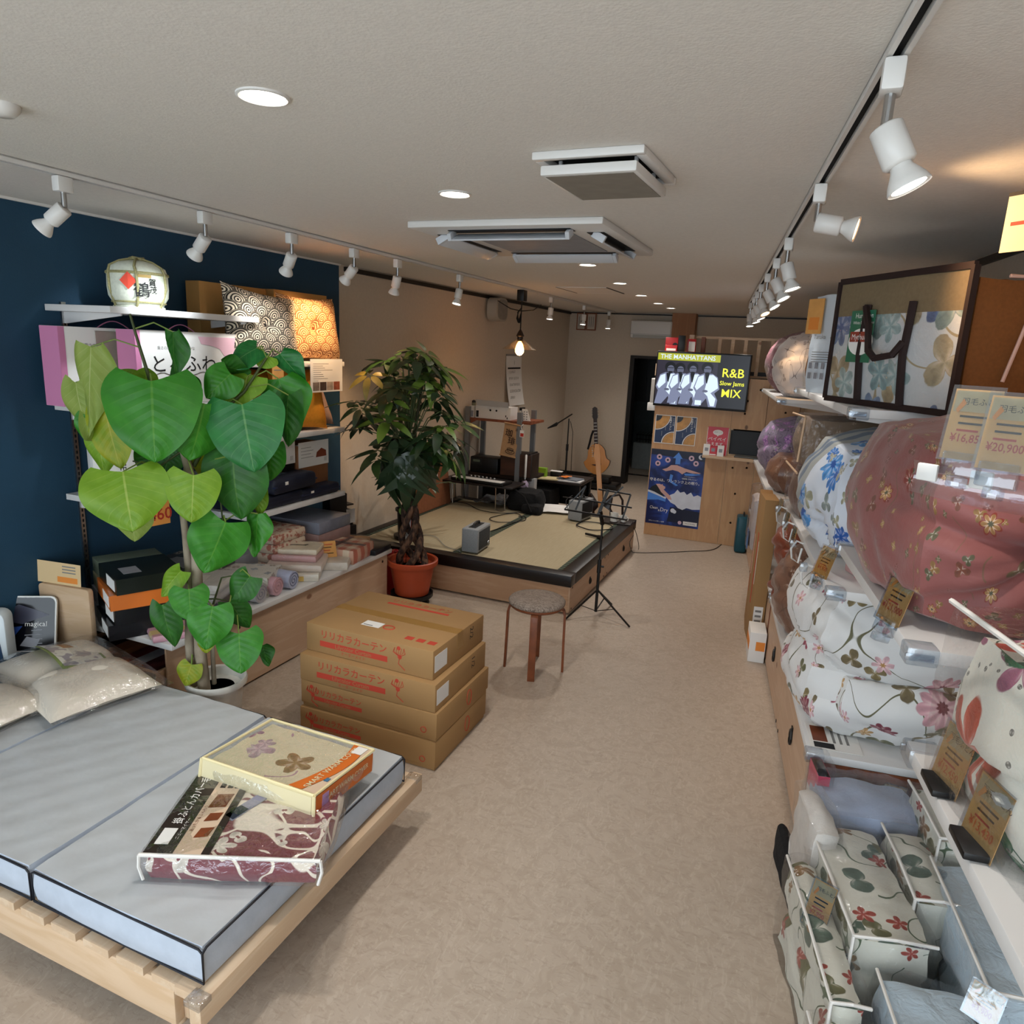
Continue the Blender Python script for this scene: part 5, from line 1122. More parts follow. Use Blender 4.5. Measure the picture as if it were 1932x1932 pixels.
# microphone stand with boom
r = thing('microphone_stand', 'black microphone stand with a boom arm by the left wall', 'microphone stand', (-2.765, 8.5, 0)); R0 = Vector((-2.765, 8.5, 0))
MB().cyl((0, 0, .03), (0, 0, .7), .012, n=10).cyl((0, 0, .68), (.0, 0, 1.06), .008, n=10).build('pole', MATS['black_metal'], r); MB().cyl((0, 0, .66), (0, 0, .74), .017, n=10).build('clamp', MATS['black_plastic'], r)
MB().tube([at(1080, 781, y=8.5) - R0, at(1050, 800, y=8.45) - R0], .008, 8).build('boom', MATS['black_metal'], r); MB().tube([at(1052, 798, y=8.45) - R0, at(1049, 801, y=8.45) - R0, at(1033, 808, y=8.42) - R0], [.016, .022, .007], 10).build('microphone', MATS['black_plastic'], r)
for k in range(3): MB().bar((0, 0, .12), (.28 * math.cos(k * 2.1), .28 * math.sin(k * 2.1), .01), .014, .01).build('leg', MATS['black_metal'], r)
MB().tube([(.02, 0, 1.03), (.06, 0, .9), (.07, 0, .4), (.1, -.05, .05)], .004, 5).build('cable', MATS['black_plastic'], r)
# acoustic guitar
gt = thing('acoustic_guitar', 'pale wooden acoustic guitar standing against the back wall', 'guitar', (-2.66, 9.62, .2), 0, rot=(-.1, math.radians(-7), .15))
wood('spruce', '#c98d4e', '#b97b3e', 2, knots=False, rough=.25); M('rosewood', '#2b1710', .35); M('gtr_side', '#1d0f0a', .3)
def body_pts(s=1):
    o = []
    for k in range(40):
        t = 2 * PI * k / 40; z = .22 - .22 * math.cos(t)
        wv = (.19 * math.sin(min(1, z / .44) * PI) ** .55) * (1 - .16 * math.exp(-((z - .27) / .06) ** 2)) * (1 if z < .22 else .8)
        o.append(((wv if t < PI else -wv) * s, z))
    return o
MB().prism(body_pts(1.02), 0, .085).build('sides', MATS['gtr_side'], gt, smooth=True); MB().prism(body_pts(), -.004, 0).build('soundboard', MATS['spruce'], gt)
MB().lathe([(.0001, -.001), (.05, -.001), (.05, 0)], 24).build('sound_hole', MATS['rosewood'], gt, (0, -.0045, .29)).rotation_euler = (PI / 2, 0, 0)
MB().prism([(-.07, .15), (-.04, .13), (0, .125), (.04, .13), (.07, .15), (.04, .146), (-.04, .146)], -.012, -.004).build('bridge', MATS['rosewood'], gt)
nk = MB().box(-.026, .026, -.014, .012, .32, .78).build('neck', MATS['rosewood'], gt)
for k in range(9): MB().box(-.022, .022, -.0155, -.014, .36 + k * .045, .366 + k * .045).build('fret_marker', MATS['paper_white'], nk)
hd = MB().prism([(-.026, .78), (.026, .78), (.038, .8), (.034, .93), (0, .95), (-.034, .93), (-.038, .8)], -.008, .01).build('headstock', MATS['gtr_side'], gt)
for s in (-1, 1):
    for k in range(3): MB().lathe([(.0001, -.006), (.009, -.004), (.009, .004), (.0001, .006)], 10).build('tuning_peg', MATS['chrome'], hd, (s * .042, 0, .82 + k * .04))
MB().tube([(-.03, -.02, .62), (-.06, -.02, .55), (-.09, 0, .45), (-.12, 0, .36)], .016, 6).build('strap', MATS['black_cloth'], gt)
r = thing('guitar_stand', 'low black stand under the acoustic guitar', 'stand', (-2.62, 9.62, 0)); MB().box(-.3, .28, -.14, .16, .02, .1).build('base', MATS['black_plastic'], r, bevel=.02); MB().box(-.14, .16, -.1, .1, .1, .19).build('cradle', MATS['black_plastic'], r, bevel=.02)
# electric guitar on a stand
eg = thing('electric_guitar', 'dark electric guitar with a maple neck propped behind the stage corner', 'guitar', (-1.87, 7.12, .06), 0, rot=(-.12, math.radians(-9), .1))
wood('maple', '#c08a55', '#b27c48', 2, knots=False, rough=.3)
MB().prism([(-.09, 0), (.09, 0), (.14, .06), (.13, .16), (.1, .22), (.13, .33), (.1, .36), (.04, .3), (-.04, .3), (-.1, .4), (-.14, .36), (-.1, .22), (-.14, .1)], 0, .045).build('body', MATS['gtr_side'], eg, bevel=.01)
MB().prism([(-.06, .05), (.08, .04), (.09, .2), (0, .27), (-.07, .2)], -.003, 0).build('pickguard', M('cream_guard', '#cdb9a0', .4, nz=None), eg)
MB().box(-.024, .024, -.016, .008, .24, .73).build('neck', MATS['maple'], eg)
hd = MB().prism([(-.024, .73), (.024, .73), (.03, .78), (.02, .9), (-.02, .91), (-.045, .78)], -.008, .01).build('headstock', MATS['maple'], eg)
for k in range(6): MB().cyl((-.045, 0, .78 + k * .02), (-.06, 0, .78 + k * .02), .005, n=8).build('tuning_peg', MATS['chrome'], hd)
MB().tube([(.1, 0, .35), (.2, .02, .36), (.23, .02, .3), (.22, 0, .1)], .012, 6).build('strap', MATS['gtr_side'], eg)
r = thing('instrument_stand', 'black tubular stand holding the electric guitar', 'stand', (-1.93, 7.2, 0)); MB().tube([(0, .03, 0), (0, .05, .5), (-.02, -.02, .52)], .011, 8).tube([(-.17, -.1, .01), (0, .05, .12), (.17, -.1, .01)], .011, 8).tube([(-.08, .02, .05), (-.08, -.12, .05), (-.08, -.12, .09)], .01, 8).build('frame', MATS['black_metal'], r)
# wall things
r = thing('wall_speaker', 'white wall loudspeaker with a rounded grey grille under the ceiling', 'speaker', (-3.42, 7.45, 2.29), PI / 2)
MB().prism([(.15 * math.copysign(abs(math.cos(k * PI / 12)) ** .6, math.cos(k * PI / 12)), .125 * math.copysign(abs(math.sin(k * PI / 12)) ** .6, math.sin(k * PI / 12))) for k in range(24)], -.15, -.03).build('cabinet', M('speaker_beige', '#a39b8e', .6, nz=None), r, smooth=True)
MB().prism([(.125 * math.copysign(abs(math.cos(k * PI / 12)) ** .6, math.cos(k * PI / 12)), .105 * math.copysign(abs(math.sin(k * PI / 12)) ** .6, math.sin(k * PI / 12))) for k in range(24)], -.156, -.15).build('grille', M('speaker_grille', '#8a8680', .8, bump=(300, .5, .002)), r, smooth=True); MB().box(-.03, .03, -.03, 0, -.03, .03).build('wall_bracket', MATS['white_plastic'], r)
r = thing('wall_calendar', 'tall white wall calendar with date rows on the beige left wall', 'calendar', (-3.418, 8.19, 1.8), PI / 2)
MB().grid(lambda a, b: Vector((-.24 + .48 * a, -.004 - .07 * b * b, -.6 * b)), 2, 8).build('page', MATS['paper_white'], r)
MB().box(-.24, .24, -.008, 0, -.01, .012).build('top_bar', M('cal_bar', '#8a8a88', .5, nz=None), r); sheet('black_band', MATS['ink_black'], r, -.2, .2, -.165, -.145, -.012)
text('lettering', '1', .07, MATS['ink_black'], r, (0, -.012, -.09))
for row in range(5): text('dates', ['1 2 3 4 5 6 7', '8 9 10 11 12 13 14', '15 16 17 18 19 20 21', '22 23 24 25 26 27 28', '29 30 31'][row], .044, MATS['ink_black'], r, (-.19, -.016 - .07 * ((.21 + row * .075) / .6) ** 2, -.2 - row * .075), align='LEFT', sx=.85)
for k in range(2):
    r = thing('framed_certificate', ['framed certificate high in the back corner, left of two', 'framed certificate high in the back corner, right of two'][k], 'frame', (-3.22 + .15 * k, YB - .06, 2.3), 0, 'framed certificates'); MB().box(-.07, .07, -.012, 0, -.12, .12).build('frame', MATS['red_wood'], r); sheet('paper', M('certificate', '#b9aea0', .6, nz=None), r, -.055, .055, -.105, .105, -.0125)
    for q in range(3): sheet('text_line', MATS['ink_grey'], r, -.035 + q * .03, -.025 + q * .03, -.07, .07, -.0135, .0003)
r = thing('air_conditioner', 'white split air conditioner high on the back wall', 'air conditioner', (-2.17, YB, 2.215)); MB().box(-.29, .28, -.2, 0, -.115, .12).build('body', MATS['white_plastic'], r, bevel=.02, seg=3); MB().box(-.25, .27, -.204, -.198, -.112, -.07).build('louver', M('louver_grey', '#a9aaa6', .4, nz=None), r); MB().box(-.285, .275, -.2015, -.2, -.062, -.058).build('seam', MATS['grille_grey'], r)
r = thing('cork_board', 'brown board leaning against the left wall behind the pachira', 'board', (-3.32, 6.11, ZS), PI / 2, rot=(math.radians(-7), 0, PI / 2)); MB().box(-.33, .32, 0, .012, 0, .46).build('board', M('cork', '#8f5a3c', .85, nz=(30, .15)), r); MB().box(-.33, .32, -.002, .014, .455, .462).box(.315, .322, -.002, .014, 0, .46).build('edge', MATS['red_wood'], r)
for z in (.36, .28): sheet('white_slip', MATS['paper_white'], r, .02, .1, z, z + .06, 0)
# ------------------------------------------------------------------ yucca in a black pot
M('leaf_dark', '#2a4228', .35, spec=.6, nz=(12, .35)); M('leaf_mid', '#39592a', .38, spec=.6, nz=(12, .35)); M('leaf_light', '#6b8a34', .4, spec=.6, nz=(10, .3)); M('leaf_yellow', '#94833c', .45, nz=(14, .3))
M('soil', '#1a120d', .95, bump=(60, 1, .02))
yp = thing('potted_dracaena', 'small dracaena with long narrow leaves in a tall black pot', 'plant', (-2.98, 4.99, ZS))
MB().lathe([(.1, 0), (.105, .01), (.105, .03), (.065, .032), (.07, .04), (.08, .23), (.095, .235), (.095, .255), (.085, .255), (.08, .23), (.0001, .225)], 24).build('pot', MATS['black_plastic'], yp, smooth=True); MB().lathe([(.0001, 0), (.035, 0), (.035, .002)], 14).build('tag', M('tag_green', '#7fa04a', .6, nz=None), yp, (.02, -.1, .25)).rotation_euler = (PI / 2, 0, 0)
def blade(L, wd, droop, n=8):
    def f(a, b):
        s = a; x = wd * (b - .5) * math.sin(PI * min(1, .08 + .92 * (1 - s) ** .7)) ** .8
        return Vector((L * s * math.cos(.3), x, L * s * (1 - droop * s * s)))
    return MB().grid(f, n, 2).mesh('leaf', smooth=True)
bls = [blade(.5, .045, .45), blade(.42, .05, .8), blade(.55, .04, .2)]
random.seed(5)
for k in range(26):
    me = bls[k % 3] if k < 3 else bls[k % 3].copy()
    o = put('leaf', bls[k % 3], None, yp, (0, 0, .22 + .012 * k)); 
    if not bls[k % 3].materials: bls[k % 3].materials.append([MATS['leaf_dark'], MATS['leaf_mid'], MATS['leaf_dark']][k % 3])
    o.rotation_euler = (random.uniform(-.15, .15), random.uniform(-.5, .1), k * 2.4); s = random.uniform(.7, 1.05) * (.62 if math.cos(k * 2.4) < -.3 else 1); o.scale = (s, s, s)
MB().tube([(0, 0, .2), (.01, 0, .4), (0, .01, .56)], [.016, .014, .01], 8).build('stem', M('stem_brown', '#3b2a1c', .8), yp, smooth=True)
# ------------------------------------------------------------------ pachira in a terracotta pot
pa = thing('potted_pachira', 'tall money tree with braided trunk in a terracotta plastic pot', 'plant', (-2.575, 4.4, .0))
M('terracotta', '#b24a2a', .4, nz=(6, .1)); M('bark_dark', fn=lambda nt, b: (bumpify(nt, b, tnoise(nt, coords(nt), 60, 5), .6, .01), mixc(nt, tnoise(nt, coords(nt, scale=(3, 3, 1)), 14, 4).step(.4, .65), '#2a1c16', '#6b4c38'))[1], rough=.9)
MB().lathe([(.115, .075), (.125, .08), (.165, .3), (.186, .302), (.19, .312), (.19, .338), (.182, .344), (.168, .338), (.16, .3), (.0001, .28)], 40).build('pot', MATS['terracotta'], pa, smooth=True)
MB().lathe([(.0001, .29), (.158, .29)], 24).build('soil', MATS['soil'], pa)
MB().lathe([(.0001, .05), (.15, .05), (.158, .058), (.158, .085), (.15, .085), (.148, .066), (.0001, .066)], 30).build('saucer', MATS['black_plastic'], pa, smooth=True)
for k in range(5): a = k * 2 * PI / 5; MB().cyl((.12 * math.cos(a), .12 * math.sin(a) - .012, .024), (.12 * math.cos(a), .12 * math.sin(a) + .012, .024), .024, n=14).build('caster', MATS['black_plastic'], pa)
for k in range(4):
    pts = []
    for i in range(16):
        t = i / 15; z = .28 + .62 * t; a = k * PI / 2 + t * 5.5; rad = .075 * (1 - t) ** 1.3 + .026
        pts.append((rad * math.cos(a) - .04 * t, rad * math.sin(a), z))
    MB().tube(pts, [.028 - .008 * i / 15 for i in range(16)], 10).build('trunk', MATS['bark_dark'], pa, smooth=True)
def palm_leaf(n, L, seed, droop):
    mb = MB(); random.seed(seed)
    for k in range(n):
        a = (k - (n - 1) / 2) * (2 * PI / (n + .6)) ; l = L * (1 - .28 * abs(k - (n - 1) / 2) / (n / 2)); wd = l * .36
        dr = droop * random.uniform(.7, 1.3)
        def f(s, b, a=a, l=l, wd=wd, dr=dr):
            q = .02 + s * l; w_ = wd * (b - .5) * (math.sin(PI * min(1, s ** .75)) ** .7 + (0 if s < 1 else 0)); 
            h = -dr * l * s * s + .12 * abs(w_) * 1.2
            return Vector((q * math.cos(a) - w_ * math.sin(a), q * math.sin(a) + w_ * math.cos(a), h))
        mb.grid(f, 6, 2)
    return mb.mesh('leaf', smooth=True)
pms = {}
for mi, mn in enumerate(('leaf_dark', 'leaf_mid', 'leaf_light', 'leaf_yellow')):
    pms[mn] = [palm_leaf(5 + v % 2, .17, mi * 7 + v, (.15, .5, .3)[v]) for v in range(3)]
    for me in pms[mn]: me.materials.append(MATS[mn])
random.seed(21); br = MB()
M('petiole', '#4a5a30', .6, nz=None)
heads = []
for k in range(60):
    u = random.uniform(-1, 1); a = random.uniform(0, 2 * PI); t = k / 59
    z = 1.10 + .74 * t; rad = .40 * math.sin(PI * min(1, .26 + .64 * t)) ** .8 * (.55 + .45 * random.random())
    heads.append((rad * math.cos(a) - .05, rad * math.sin(a), z, a))
for k, (x, y, z, a) in enumerate(heads):
    mn = random.choices(['leaf_dark', 'leaf_mid', 'leaf_light', 'leaf_yellow'], [.46, .32, .14, .08])[0]
    o = put('leaf', random.choice(pms[mn]), None, pa, (x, y, z)); s = random.uniform(.85, 1.35) * (1.25 if z < 1.25 else 1)
    o.rotation_euler = (random.uniform(-.35, .35), random.uniform(.05, .75) * (1.3 if z < 1.25 else 1), a + random.uniform(-.4, .4)); o.scale = (s, s, s)
    br.tube([(-.04, 0, min(z - .08, .86 + .5 * (z - .9))), (x * .5, y * .5, z - .05), (x, y, z)], .004, 5)
br.build('petioles', MATS['petiole'], pa)['kind'] = 'stuff'
for k in range(3): MB().tube([(-.04 + .02 * k, 0, .86), (-.05 + .04 * (k - 1), .03 * (k - 1), 1.3), (-.05 + .1 * (k - 1), .05 * (k - 1), 1.72)], [.016, .012, .006], 8).build('branch', M('branch_green', '#3c3a22', .7), pa, smooth=True)
dl = palm_leaf(5, .17, 99, 1.6); dl.materials.append(MATS['leaf_dark'])
for k in range(10):
    a = -2.6 + k * .25; o = put('leaf', dl, None, pa, (.16 * math.cos(a) - .05, .16 * math.sin(a), 1.06 + .05 * (k % 3))); o.rotation_euler = (0, 1.1, a); o.scale = (1.5,) * 3
r = thing('price_sign', 'narrow white sign with red border on a stick in the pachira pot', 'sign', (-2.655, 4.44, .285), .15, rot=(0, .06, .05))
MB().cyl((0, 0, 0), (0, 0, .2), .003, n=6).build('stick', MATS['chrome'], r); MB().prism([(-.022, .15), (.024, .18), (.026, .48), (-.02, .46)], -.002, 0).build('border', MATS['print_red'], r); MB().prism([(-.018, .158), (.02, .185), (.022, .473), (-.017, .453)], -.003, -.002).build('card', MATS['paper_white'], r)
text('lettering', list('パキラ観葉植物'), .03, MATS['ink_black'], r, (-.003, -.0035, .30), vert=True); text('lettering', list('特価'), .03, MATS['print_red'], r, (.012, -.0036, .42), vert=True)
r = thing('red_jug', 'red plastic jug with knobbed handles behind the terracotta pot', 'jug', (-2.80, 4.52, 0)); M('plastic_red', '#a8141a', .35, nz=None)
MB().lathe([(.0001, .0), (.07, .0), (.085, .05), (.08, .25), (.05, .31), (.03, .34), (.0001, .34)], 20).build('body', MATS['plastic_red'], r, smooth=True)
for k, (x, z) in enumerate(((-.05, .38), (.05, .36), (0, .33))): MB().bar((0, 0, .3), (x, -.06, z), .022, .022).build('knob', MATS['plastic_red'], r, bevel=.004); 
tag(MB().add([(-.1, -.1, .002), (.1, -.12, .002), (.14, -.02, .004), (-.04, .02, .002)], [(0, 1, 2, 3)]).build('paper_sheet', MATS['paper_white'], None, (-2.52, 4.2, .0)), 'white paper lying on the floor under the terracotta pot', 'paper')
# ================================================================== FICUS IN THE FOREGROUND
fp = thing('potted_ficus', 'tall fiddle shaped ficus with huge heart leaves in a white pot beside the bed', 'plant', (-2.385, 2.305, 0))
FO = Vector((-2.385, 2.305, 0)); FD = (FO + Vector((0, 0, .8)) - CAM).dot(FW)
def fdeep(px, py, dd=0):     # the point on the plant's own upright plane, dd nearer or farther
    b = FO + (CAM - Vector((FO.x, FO.y, CAM.z))).normalized() * -dd
    nrm = Vector((-FO.x, -FO.y, 0)).normalized(); d = ray(px, py)
    return CAM + d * ((b - CAM).dot(nrm) / d.dot(nrm)) - FO
M('pot_white', '#cfccc4', .55, nz=(30, .08)); M('bark_pale', fn=lambda nt, b: (bumpify(nt, b, tnoise(nt, coords(nt, scale=(1, 1, .4)), 50, 4), .4, .006), mixc(nt, tnoise(nt, coords(nt, scale=(1, 1, .6)), 12, 4).step(.35, .7), '#7d6f5c', '#a39683'))[1], rough=.85)
MB().lathe([(.085, 0), (.09, .01), (.118, .31), (.135, .315), (.138, .335), (.133, .345), (.12, .34), (.112, .3), (.0001, .29)], 40).build('pot', MATS['pot_white'], fp, smooth=True)
MB().lathe([(.0001, .297), (.112, .297)], 24).build('soil', MATS['soil'], fp)
def trunk(pts, r): MB().tube([fdeep(*q) for q in pts], r, 10).build('trunk', MATS['bark_pale'], fp, smooth=True)
trunk([(388, 1320, -.02), (378, 1230, -.02), (372, 1098, -.02), (370, 1030, -.02), (374, 985, -.02), (365, 920, -.02), (347, 850, -.02), (325, 790, -.01)], [.028, .026, .023, .022, .021, .02, .018, .01])
trunk([(364, 1300, .03), (357, 1210, .02), (358, 1098, .02), (350, 1010, .02), (345, 970, .02), (352, 880, .02), (380, 800, .02)], [.021, .019, .017, .015, .014, .012, .008])
trunk([(404, 1290, .02), (400, 1205, .02), (402, 1140, .01)], [.011, .009, .006])
def fbranch(pts, r=.006): MB().tube([fdeep(*q) for q in pts], [r * (1 - .5 * i / (len(pts) - 1)) for i in range(len(pts))], 8).build('branch', M('branch_olive', '#3f4a22', .6), fp, smooth=True)
fbranch([(330, 800, 0), (283, 718, -.02), (262, 650, -.02), (245, 592, -.02)], .009); fbranch([(365, 880, 0), (425, 770, 0), (460, 740, 0), (503, 675, 0)], .010)
fbranch([(345, 850, 0), (300, 880, 0), (250, 870, 0)]); fbranch([(402, 1140, .01), (418, 1090, -.02), (445, 1085, -.05)], .005); fbranch([(375, 1130, 0), (408, 1130, -.04), (440, 1135, -.05)], .005); fbranch([(372, 900, 0), (400, 880, -.03), (415, 930, -.05), (420, 985, -.05)], .006); fbranch([(310, 830, .0), (232, 730, .02), (215, 700, .03)], .006)
def ficus_leaf(seed, wav=.03, droop=.18, notch=.16):
    def f(a, b):
        s, t = a, 2 * b - 1
        h = .56 * (math.sin(PI * min(1, (s * .93 + .07) ** .62)) ** .72) * (1 + .04 * math.sin(9 * s + seed))
        y = s - notch * abs(t) ** 1.3 * (1 - s) ** 3 * 1.15 - .0
        x = h * t * (1 - .0 * s)
        z = -.10 * abs(t) ** 1.5 * h * 1.2 + wav * math.sin(6.5 * s + 3 * t + seed) * abs(t) - droop * s * s + .015 * math.cos((s - .35 * abs(t)) * 44) * abs(t) ** .5 * (1 - abs(t)) * .9
        return Vector((x, y, z))
    return MB().grid(f, 22, 14)
def leaf_fn(c1, c2, c3):
    def fn(nt, b):
        v, u, _ = split(nt, coords(nt, 'UV'))
        t = (u - .5).ab() * 2.0
        vein = ((v - t * .30) * 7.0).fr()
        vm = (vein - .5).ab().step(.06, .02) * t.step(1, .7)
        mid = t.step(.035, .015)
        c = mixc(nt, tnoise(nt, coords(nt, 'UV'), 3.5, 4).step(.35, .68), c1, c2)
        c = mixc(nt, (vm * .35).mx(mid) * .5, c, c3)
        bumpify(nt, b, (vein - .5).ab() * t.step(1.1, .2), .22, .015)
        b.inputs['Subsurface Weight'].default_value = 0
        tr = nt.nodes.new('ShaderNodeBsdfTranslucent'); mxs = nt.nodes.new('ShaderNodeMixShader'); mxs.inputs[0].default_value = .3
        nt.links.new(c.o, tr.inputs[0]); out = nt.nodes['Material Output']
        nt.links.new(b.outputs[0], mxs.inputs[1]); nt.links.new(tr.outputs[0], mxs.inputs[2]); nt.links.new(mxs.outputs[0], out.inputs[0])
        return c
    return fn
LM = {'g': M('ficus_green', fn=leaf_fn('#2f7a1c', '#3d8c28', '#67a03a'), rough=.42, spec=.4), 'b': M('ficus_deep', fn=leaf_fn('#1f6b30', '#2b7d3a', '#78ab6a'), rough=.42, spec=.4),
      'd': M('ficus_dark', fn=leaf_fn('#235a18', '#2f6d1f', '#5d8a3a'), rough=.45, spec=.4), 'y': M('ficus_lime', fn=leaf_fn('#6f9a22', '#7fa62e', '#b7c66a'), rough=.45, spec=.4),
      'w': M('ficus_yellow', fn=leaf_fn('#9a9f20', '#7d9a24', '#c0b854'), rough=.48, spec=.35), 'p': M('ficus_pale', fn=leaf_fn('#8aa04a', '#93a552', '#c3c98a'), rough=.5, spec=.3)}
LMS = {}
for k in LM:
    for v in range(3):
        me = ficus_leaf(v * 2.1 + 1, (.03, .05, .08)[v], (.12, .25, .05)[v], (.16, .14, .05)[v]).mesh('leaf'); me.shade_smooth(); me.materials.append(LM[k]); LMS[k + str(v)] = me
pet = MB()
def fleaf(bx, by, tx, ty, wpx, c, var=0, dd=0, td=0, roll=0, stem=None):
    """leaf from its base pixel to its tip pixel; width in pixels; dd depth behind the plant's plane, td how much nearer the tip hangs"""
    B, T = fdeep(bx, by, dd), fdeep(tx, ty, dd - td)
    d = T - B; L = d.length; yv = d / L
    toc = (CAM - FO - B).normalized(); xv = yv.cross(toc).normalized(); xv = Matrix.Rotation(math.radians(roll), 3, yv) @ xv
    zv = xv.cross(yv)
    ppm = FPX / ((B + FO - CAM).dot(FW))
    W = wpx / ppm / max(.35, math.cos(math.radians(roll)))
    o = put('leaf', LMS[c + str(var)], None, fp)
    o.matrix_basis = Matrix(((xv.x * W, yv.x * L, zv.x * L, B.x), (xv.y * W, yv.y * L, zv.y * L, B.y), (xv.z * W, yv.z * L, zv.z * L, B.z), (0, 0, 0, 1)))
    if stem:
        S0 = fdeep(*stem); m = (S0 + B) / 2 + Vector((0, 0, .03)); pet.tube([S0, m, B], .0032, 5)
Q = lambda x, y: (100 + x * .2692, 560 + y * .2692)     # first close-up view of the crown
def fq(b, t, wd, *a, **k): fleaf(*Q(*b), *Q(*t), wd * .2692, *a, **k)
fq((690, 590), (705, 1150), 580, 'g', 0, -.12, .10, 8, stem=(283, 718, -.02))
fq((1060, 750), (990, 1145), 410, 'g', 1, -.10, .06, -18, stem=(330, 800, 0))
fq((1325, 755), (1400, 1225), 490, 'b', 0, -.14, .08, 10, stem=(425, 770, 0))
fq((490, 1225), (545, 1620), 520, 'y', 1, -.14, .12, 5, stem=(300, 880, 0))
fq((560, 1470), (560, 1725), 235, 'p', 1, -.06, .02, 10)
fq((985, 1250), (970, 1580), 335, 'y', 0, -.16, .06, 0, stem=(345, 860, 0))
fq((1260, 1110), (1270, 1565), 400, 'd', 1, -.10, .06, 25, stem=(372, 900, 0))
fq((265, 350), (235, 1010), 215, 'p', 2, .02, .04, 40, stem=(262, 655, -.02))
fq((160, 600), (195, 965), 190, 'p', 1, .04, .02, 40, stem=(232, 730, .02))
fq((365, 790), (450, 1205), 270, 'w', 0, -.02, .06, 25, stem=(245, 760, .0))
fq((330, 920), (310, 1245), 190, 'y', 1, .0, .02, 35, stem=(245, 760, .0))
fq((230, 830), (215, 1010), 130, 'g', 1, .03, .02, 20)
fq((840, 245), (850, 640), 110, 'd', 2, -.02, .02, 55, stem=(255, 620, -.02))
fq((880, 580), (1040, 790), 150, 'd', 2, -.03, .02, 50)
fq((1430, 360), (1210, 460), 150, 'b', 1, .04, .02, 45, stem=(503, 675, 0))
fq((1500, 410), (1440, 490), 160, 'y', 0, .02, .01, 20)
fq((1590, 400), (1775, 620), 150, 'b', 2, .0, .02, 40, stem=(503, 675, 0))
fq((1245, 540), (1075, 695), 230, 'g', 1, -.02, .04, 10, stem=(440, 755, 0)); fq((1390, 545), (1190, 760), 220, 'y', 0, .03, .02, 25, stem=(460, 740, 0)); fq((1180, 485), (1390, 530), 130, 'd', 2, .02, 0, 50)
fq((1580, 575), (1700, 985), 290, 'g', 2, .02, .04, 30, stem=(480, 710, 0)); fq((1650, 690), (1605, 1045), 190, 'd', 1, -.04, .03, 30, stem=(470, 730, 0)); fq((1530, 1040), (1500, 1290), 190, 'g', 1, .05, .02, 20)
fq((1210, 1580), (1075, 1935), 370, 'g', 1, -.12, .08, -10, stem=(420, 985, -.05)); fq((1435, 1520), (1410, 1825), 150, 'g', 2, -.06, .02, 35, stem=(420, 985, -.05)); fq((1440, 1330), (1420, 1540), 120, 'y', 1, -.02, .02, 30)
fq((560, 610), (480, 505), 170, 'y', 0, .05, 0, 20); fq((650, 590), (660, 495), 150, 'y', 0, .06, 0, 20); fq((690, 1080), (640, 1240), 200, 'd', 0, .06, .02, 20); fq((830, 1070), (760, 1250), 190, 'd', 1, .04, .02, 20); fq((1090, 1120), (1030, 1270), 200, 'w', 1, .06, .02, 30); fq((800, 1215), (770, 1300), 100, 'p', 0, .05, .02, 20)
P2 = lambda x, y: (x * .2484, 850 + y * .2484)          # lower close-up view
def fl(b, t, wd, *a, **k): fleaf(*P2(*b), *P2(*t), wd * .2484, *a, **k)
fl((1375, 915), (1200, 1095), 150, 'y', 1, -.05, .03, 30, stem=(357, 1110, .02)); fl((1435, 1055), (1450, 1295), 260, 'g', 0, -.14, .06, 0, stem=(357, 1120, .02)); fl((1615, 1185), (1555, 1510), 300, 'g', 1, -.18, .08, 5, stem=(380, 1140, 0))
fl((1235, 1175), (1285, 1515), 190, 'd', 1, -.08, .04, 30, stem=(357, 1150, .02)); fl((1745, 1150), (1885, 1365), 190, 'd', 1, -.10, .03, 15, stem=(440, 1135, -.05)); fl((1815, 1390), (1825, 1695), 310, 'g', 0, -.16, .08, 8, stem=(445, 1150, -.05)); fl((1900, 955), (1740, 1160), 210, 'd', 1, -.1, .02, 20, stem=(445, 1085, -.05)); fl((1990, 1480), (2040, 1640), 110, 'd', 2, -.06, .02, 40)
fl((1455, 1625), (1390, 1790), 170, 'w', 1, -.05, .03, 20, stem=(365, 1240, 0)); fl((1560, 1440), (1570, 1540), 110, 'w', 2, -.1, .02, 30)
pet.build('petioles', M('petiole_green', '#6a7f34', .6, nz=None), fp, smooth=True)['kind'] = 'stuff'
# ================================================================== SERVICE COUNTER, SCREEN AND POSTERS
CY = 7.44
ct = thing('service_counter', 'tall plywood clad service counter carrying the screen and posters', 'counter', (-1.0, CY, 0))
cx = lambda x: x + 1.0
for x0, x1, z0, z1 in ((-1.495, -.722, 0, 1.93), (-.718, -.45, 0, .925), (-.446, -.12, 0, .925), (-.718, -.40, 1.20, 1.70), (-.396, -.1, .93, 1.70)):
    pn = MB().box(cx(x0), cx(x1), 0, .018, z0 + .002, z1).build('panel', MATS['plywood'], ct)
    if z1 - z0 > .4:
        random.seed(int(x0 * 100))
        for k in range(4): MB().lathe([(.0001, -.001), (.011, -.001), (.011, 0)], 10).build('screw_hole', MATS['dark_void'], pn, (cx(random.uniform(x0 + .06, x1 - .04)), 0, random.uniform(z0 + .1, z1 - .1))).rotation_euler = (PI / 2, 0, 0)
MB().box(cx(-1.495), cx(-1.475), .018, .5, 0, 1.93).build('side_panel', MATS['plywood'], ct); MB().box(cx(-1.495), cx(-.722), .018, .5, 1.91, 1.93).build('top_board', MATS['pine'], ct)
MB().box(cx(-.72), cx(-.1), .3, .32, .93, 1.7).build('niche_back', MATS['dark_void'], ct); MB().box(cx(-.95), cx(-.3), -.14, .3, .905, .928).build('ledge', MATS['pine'], ct)
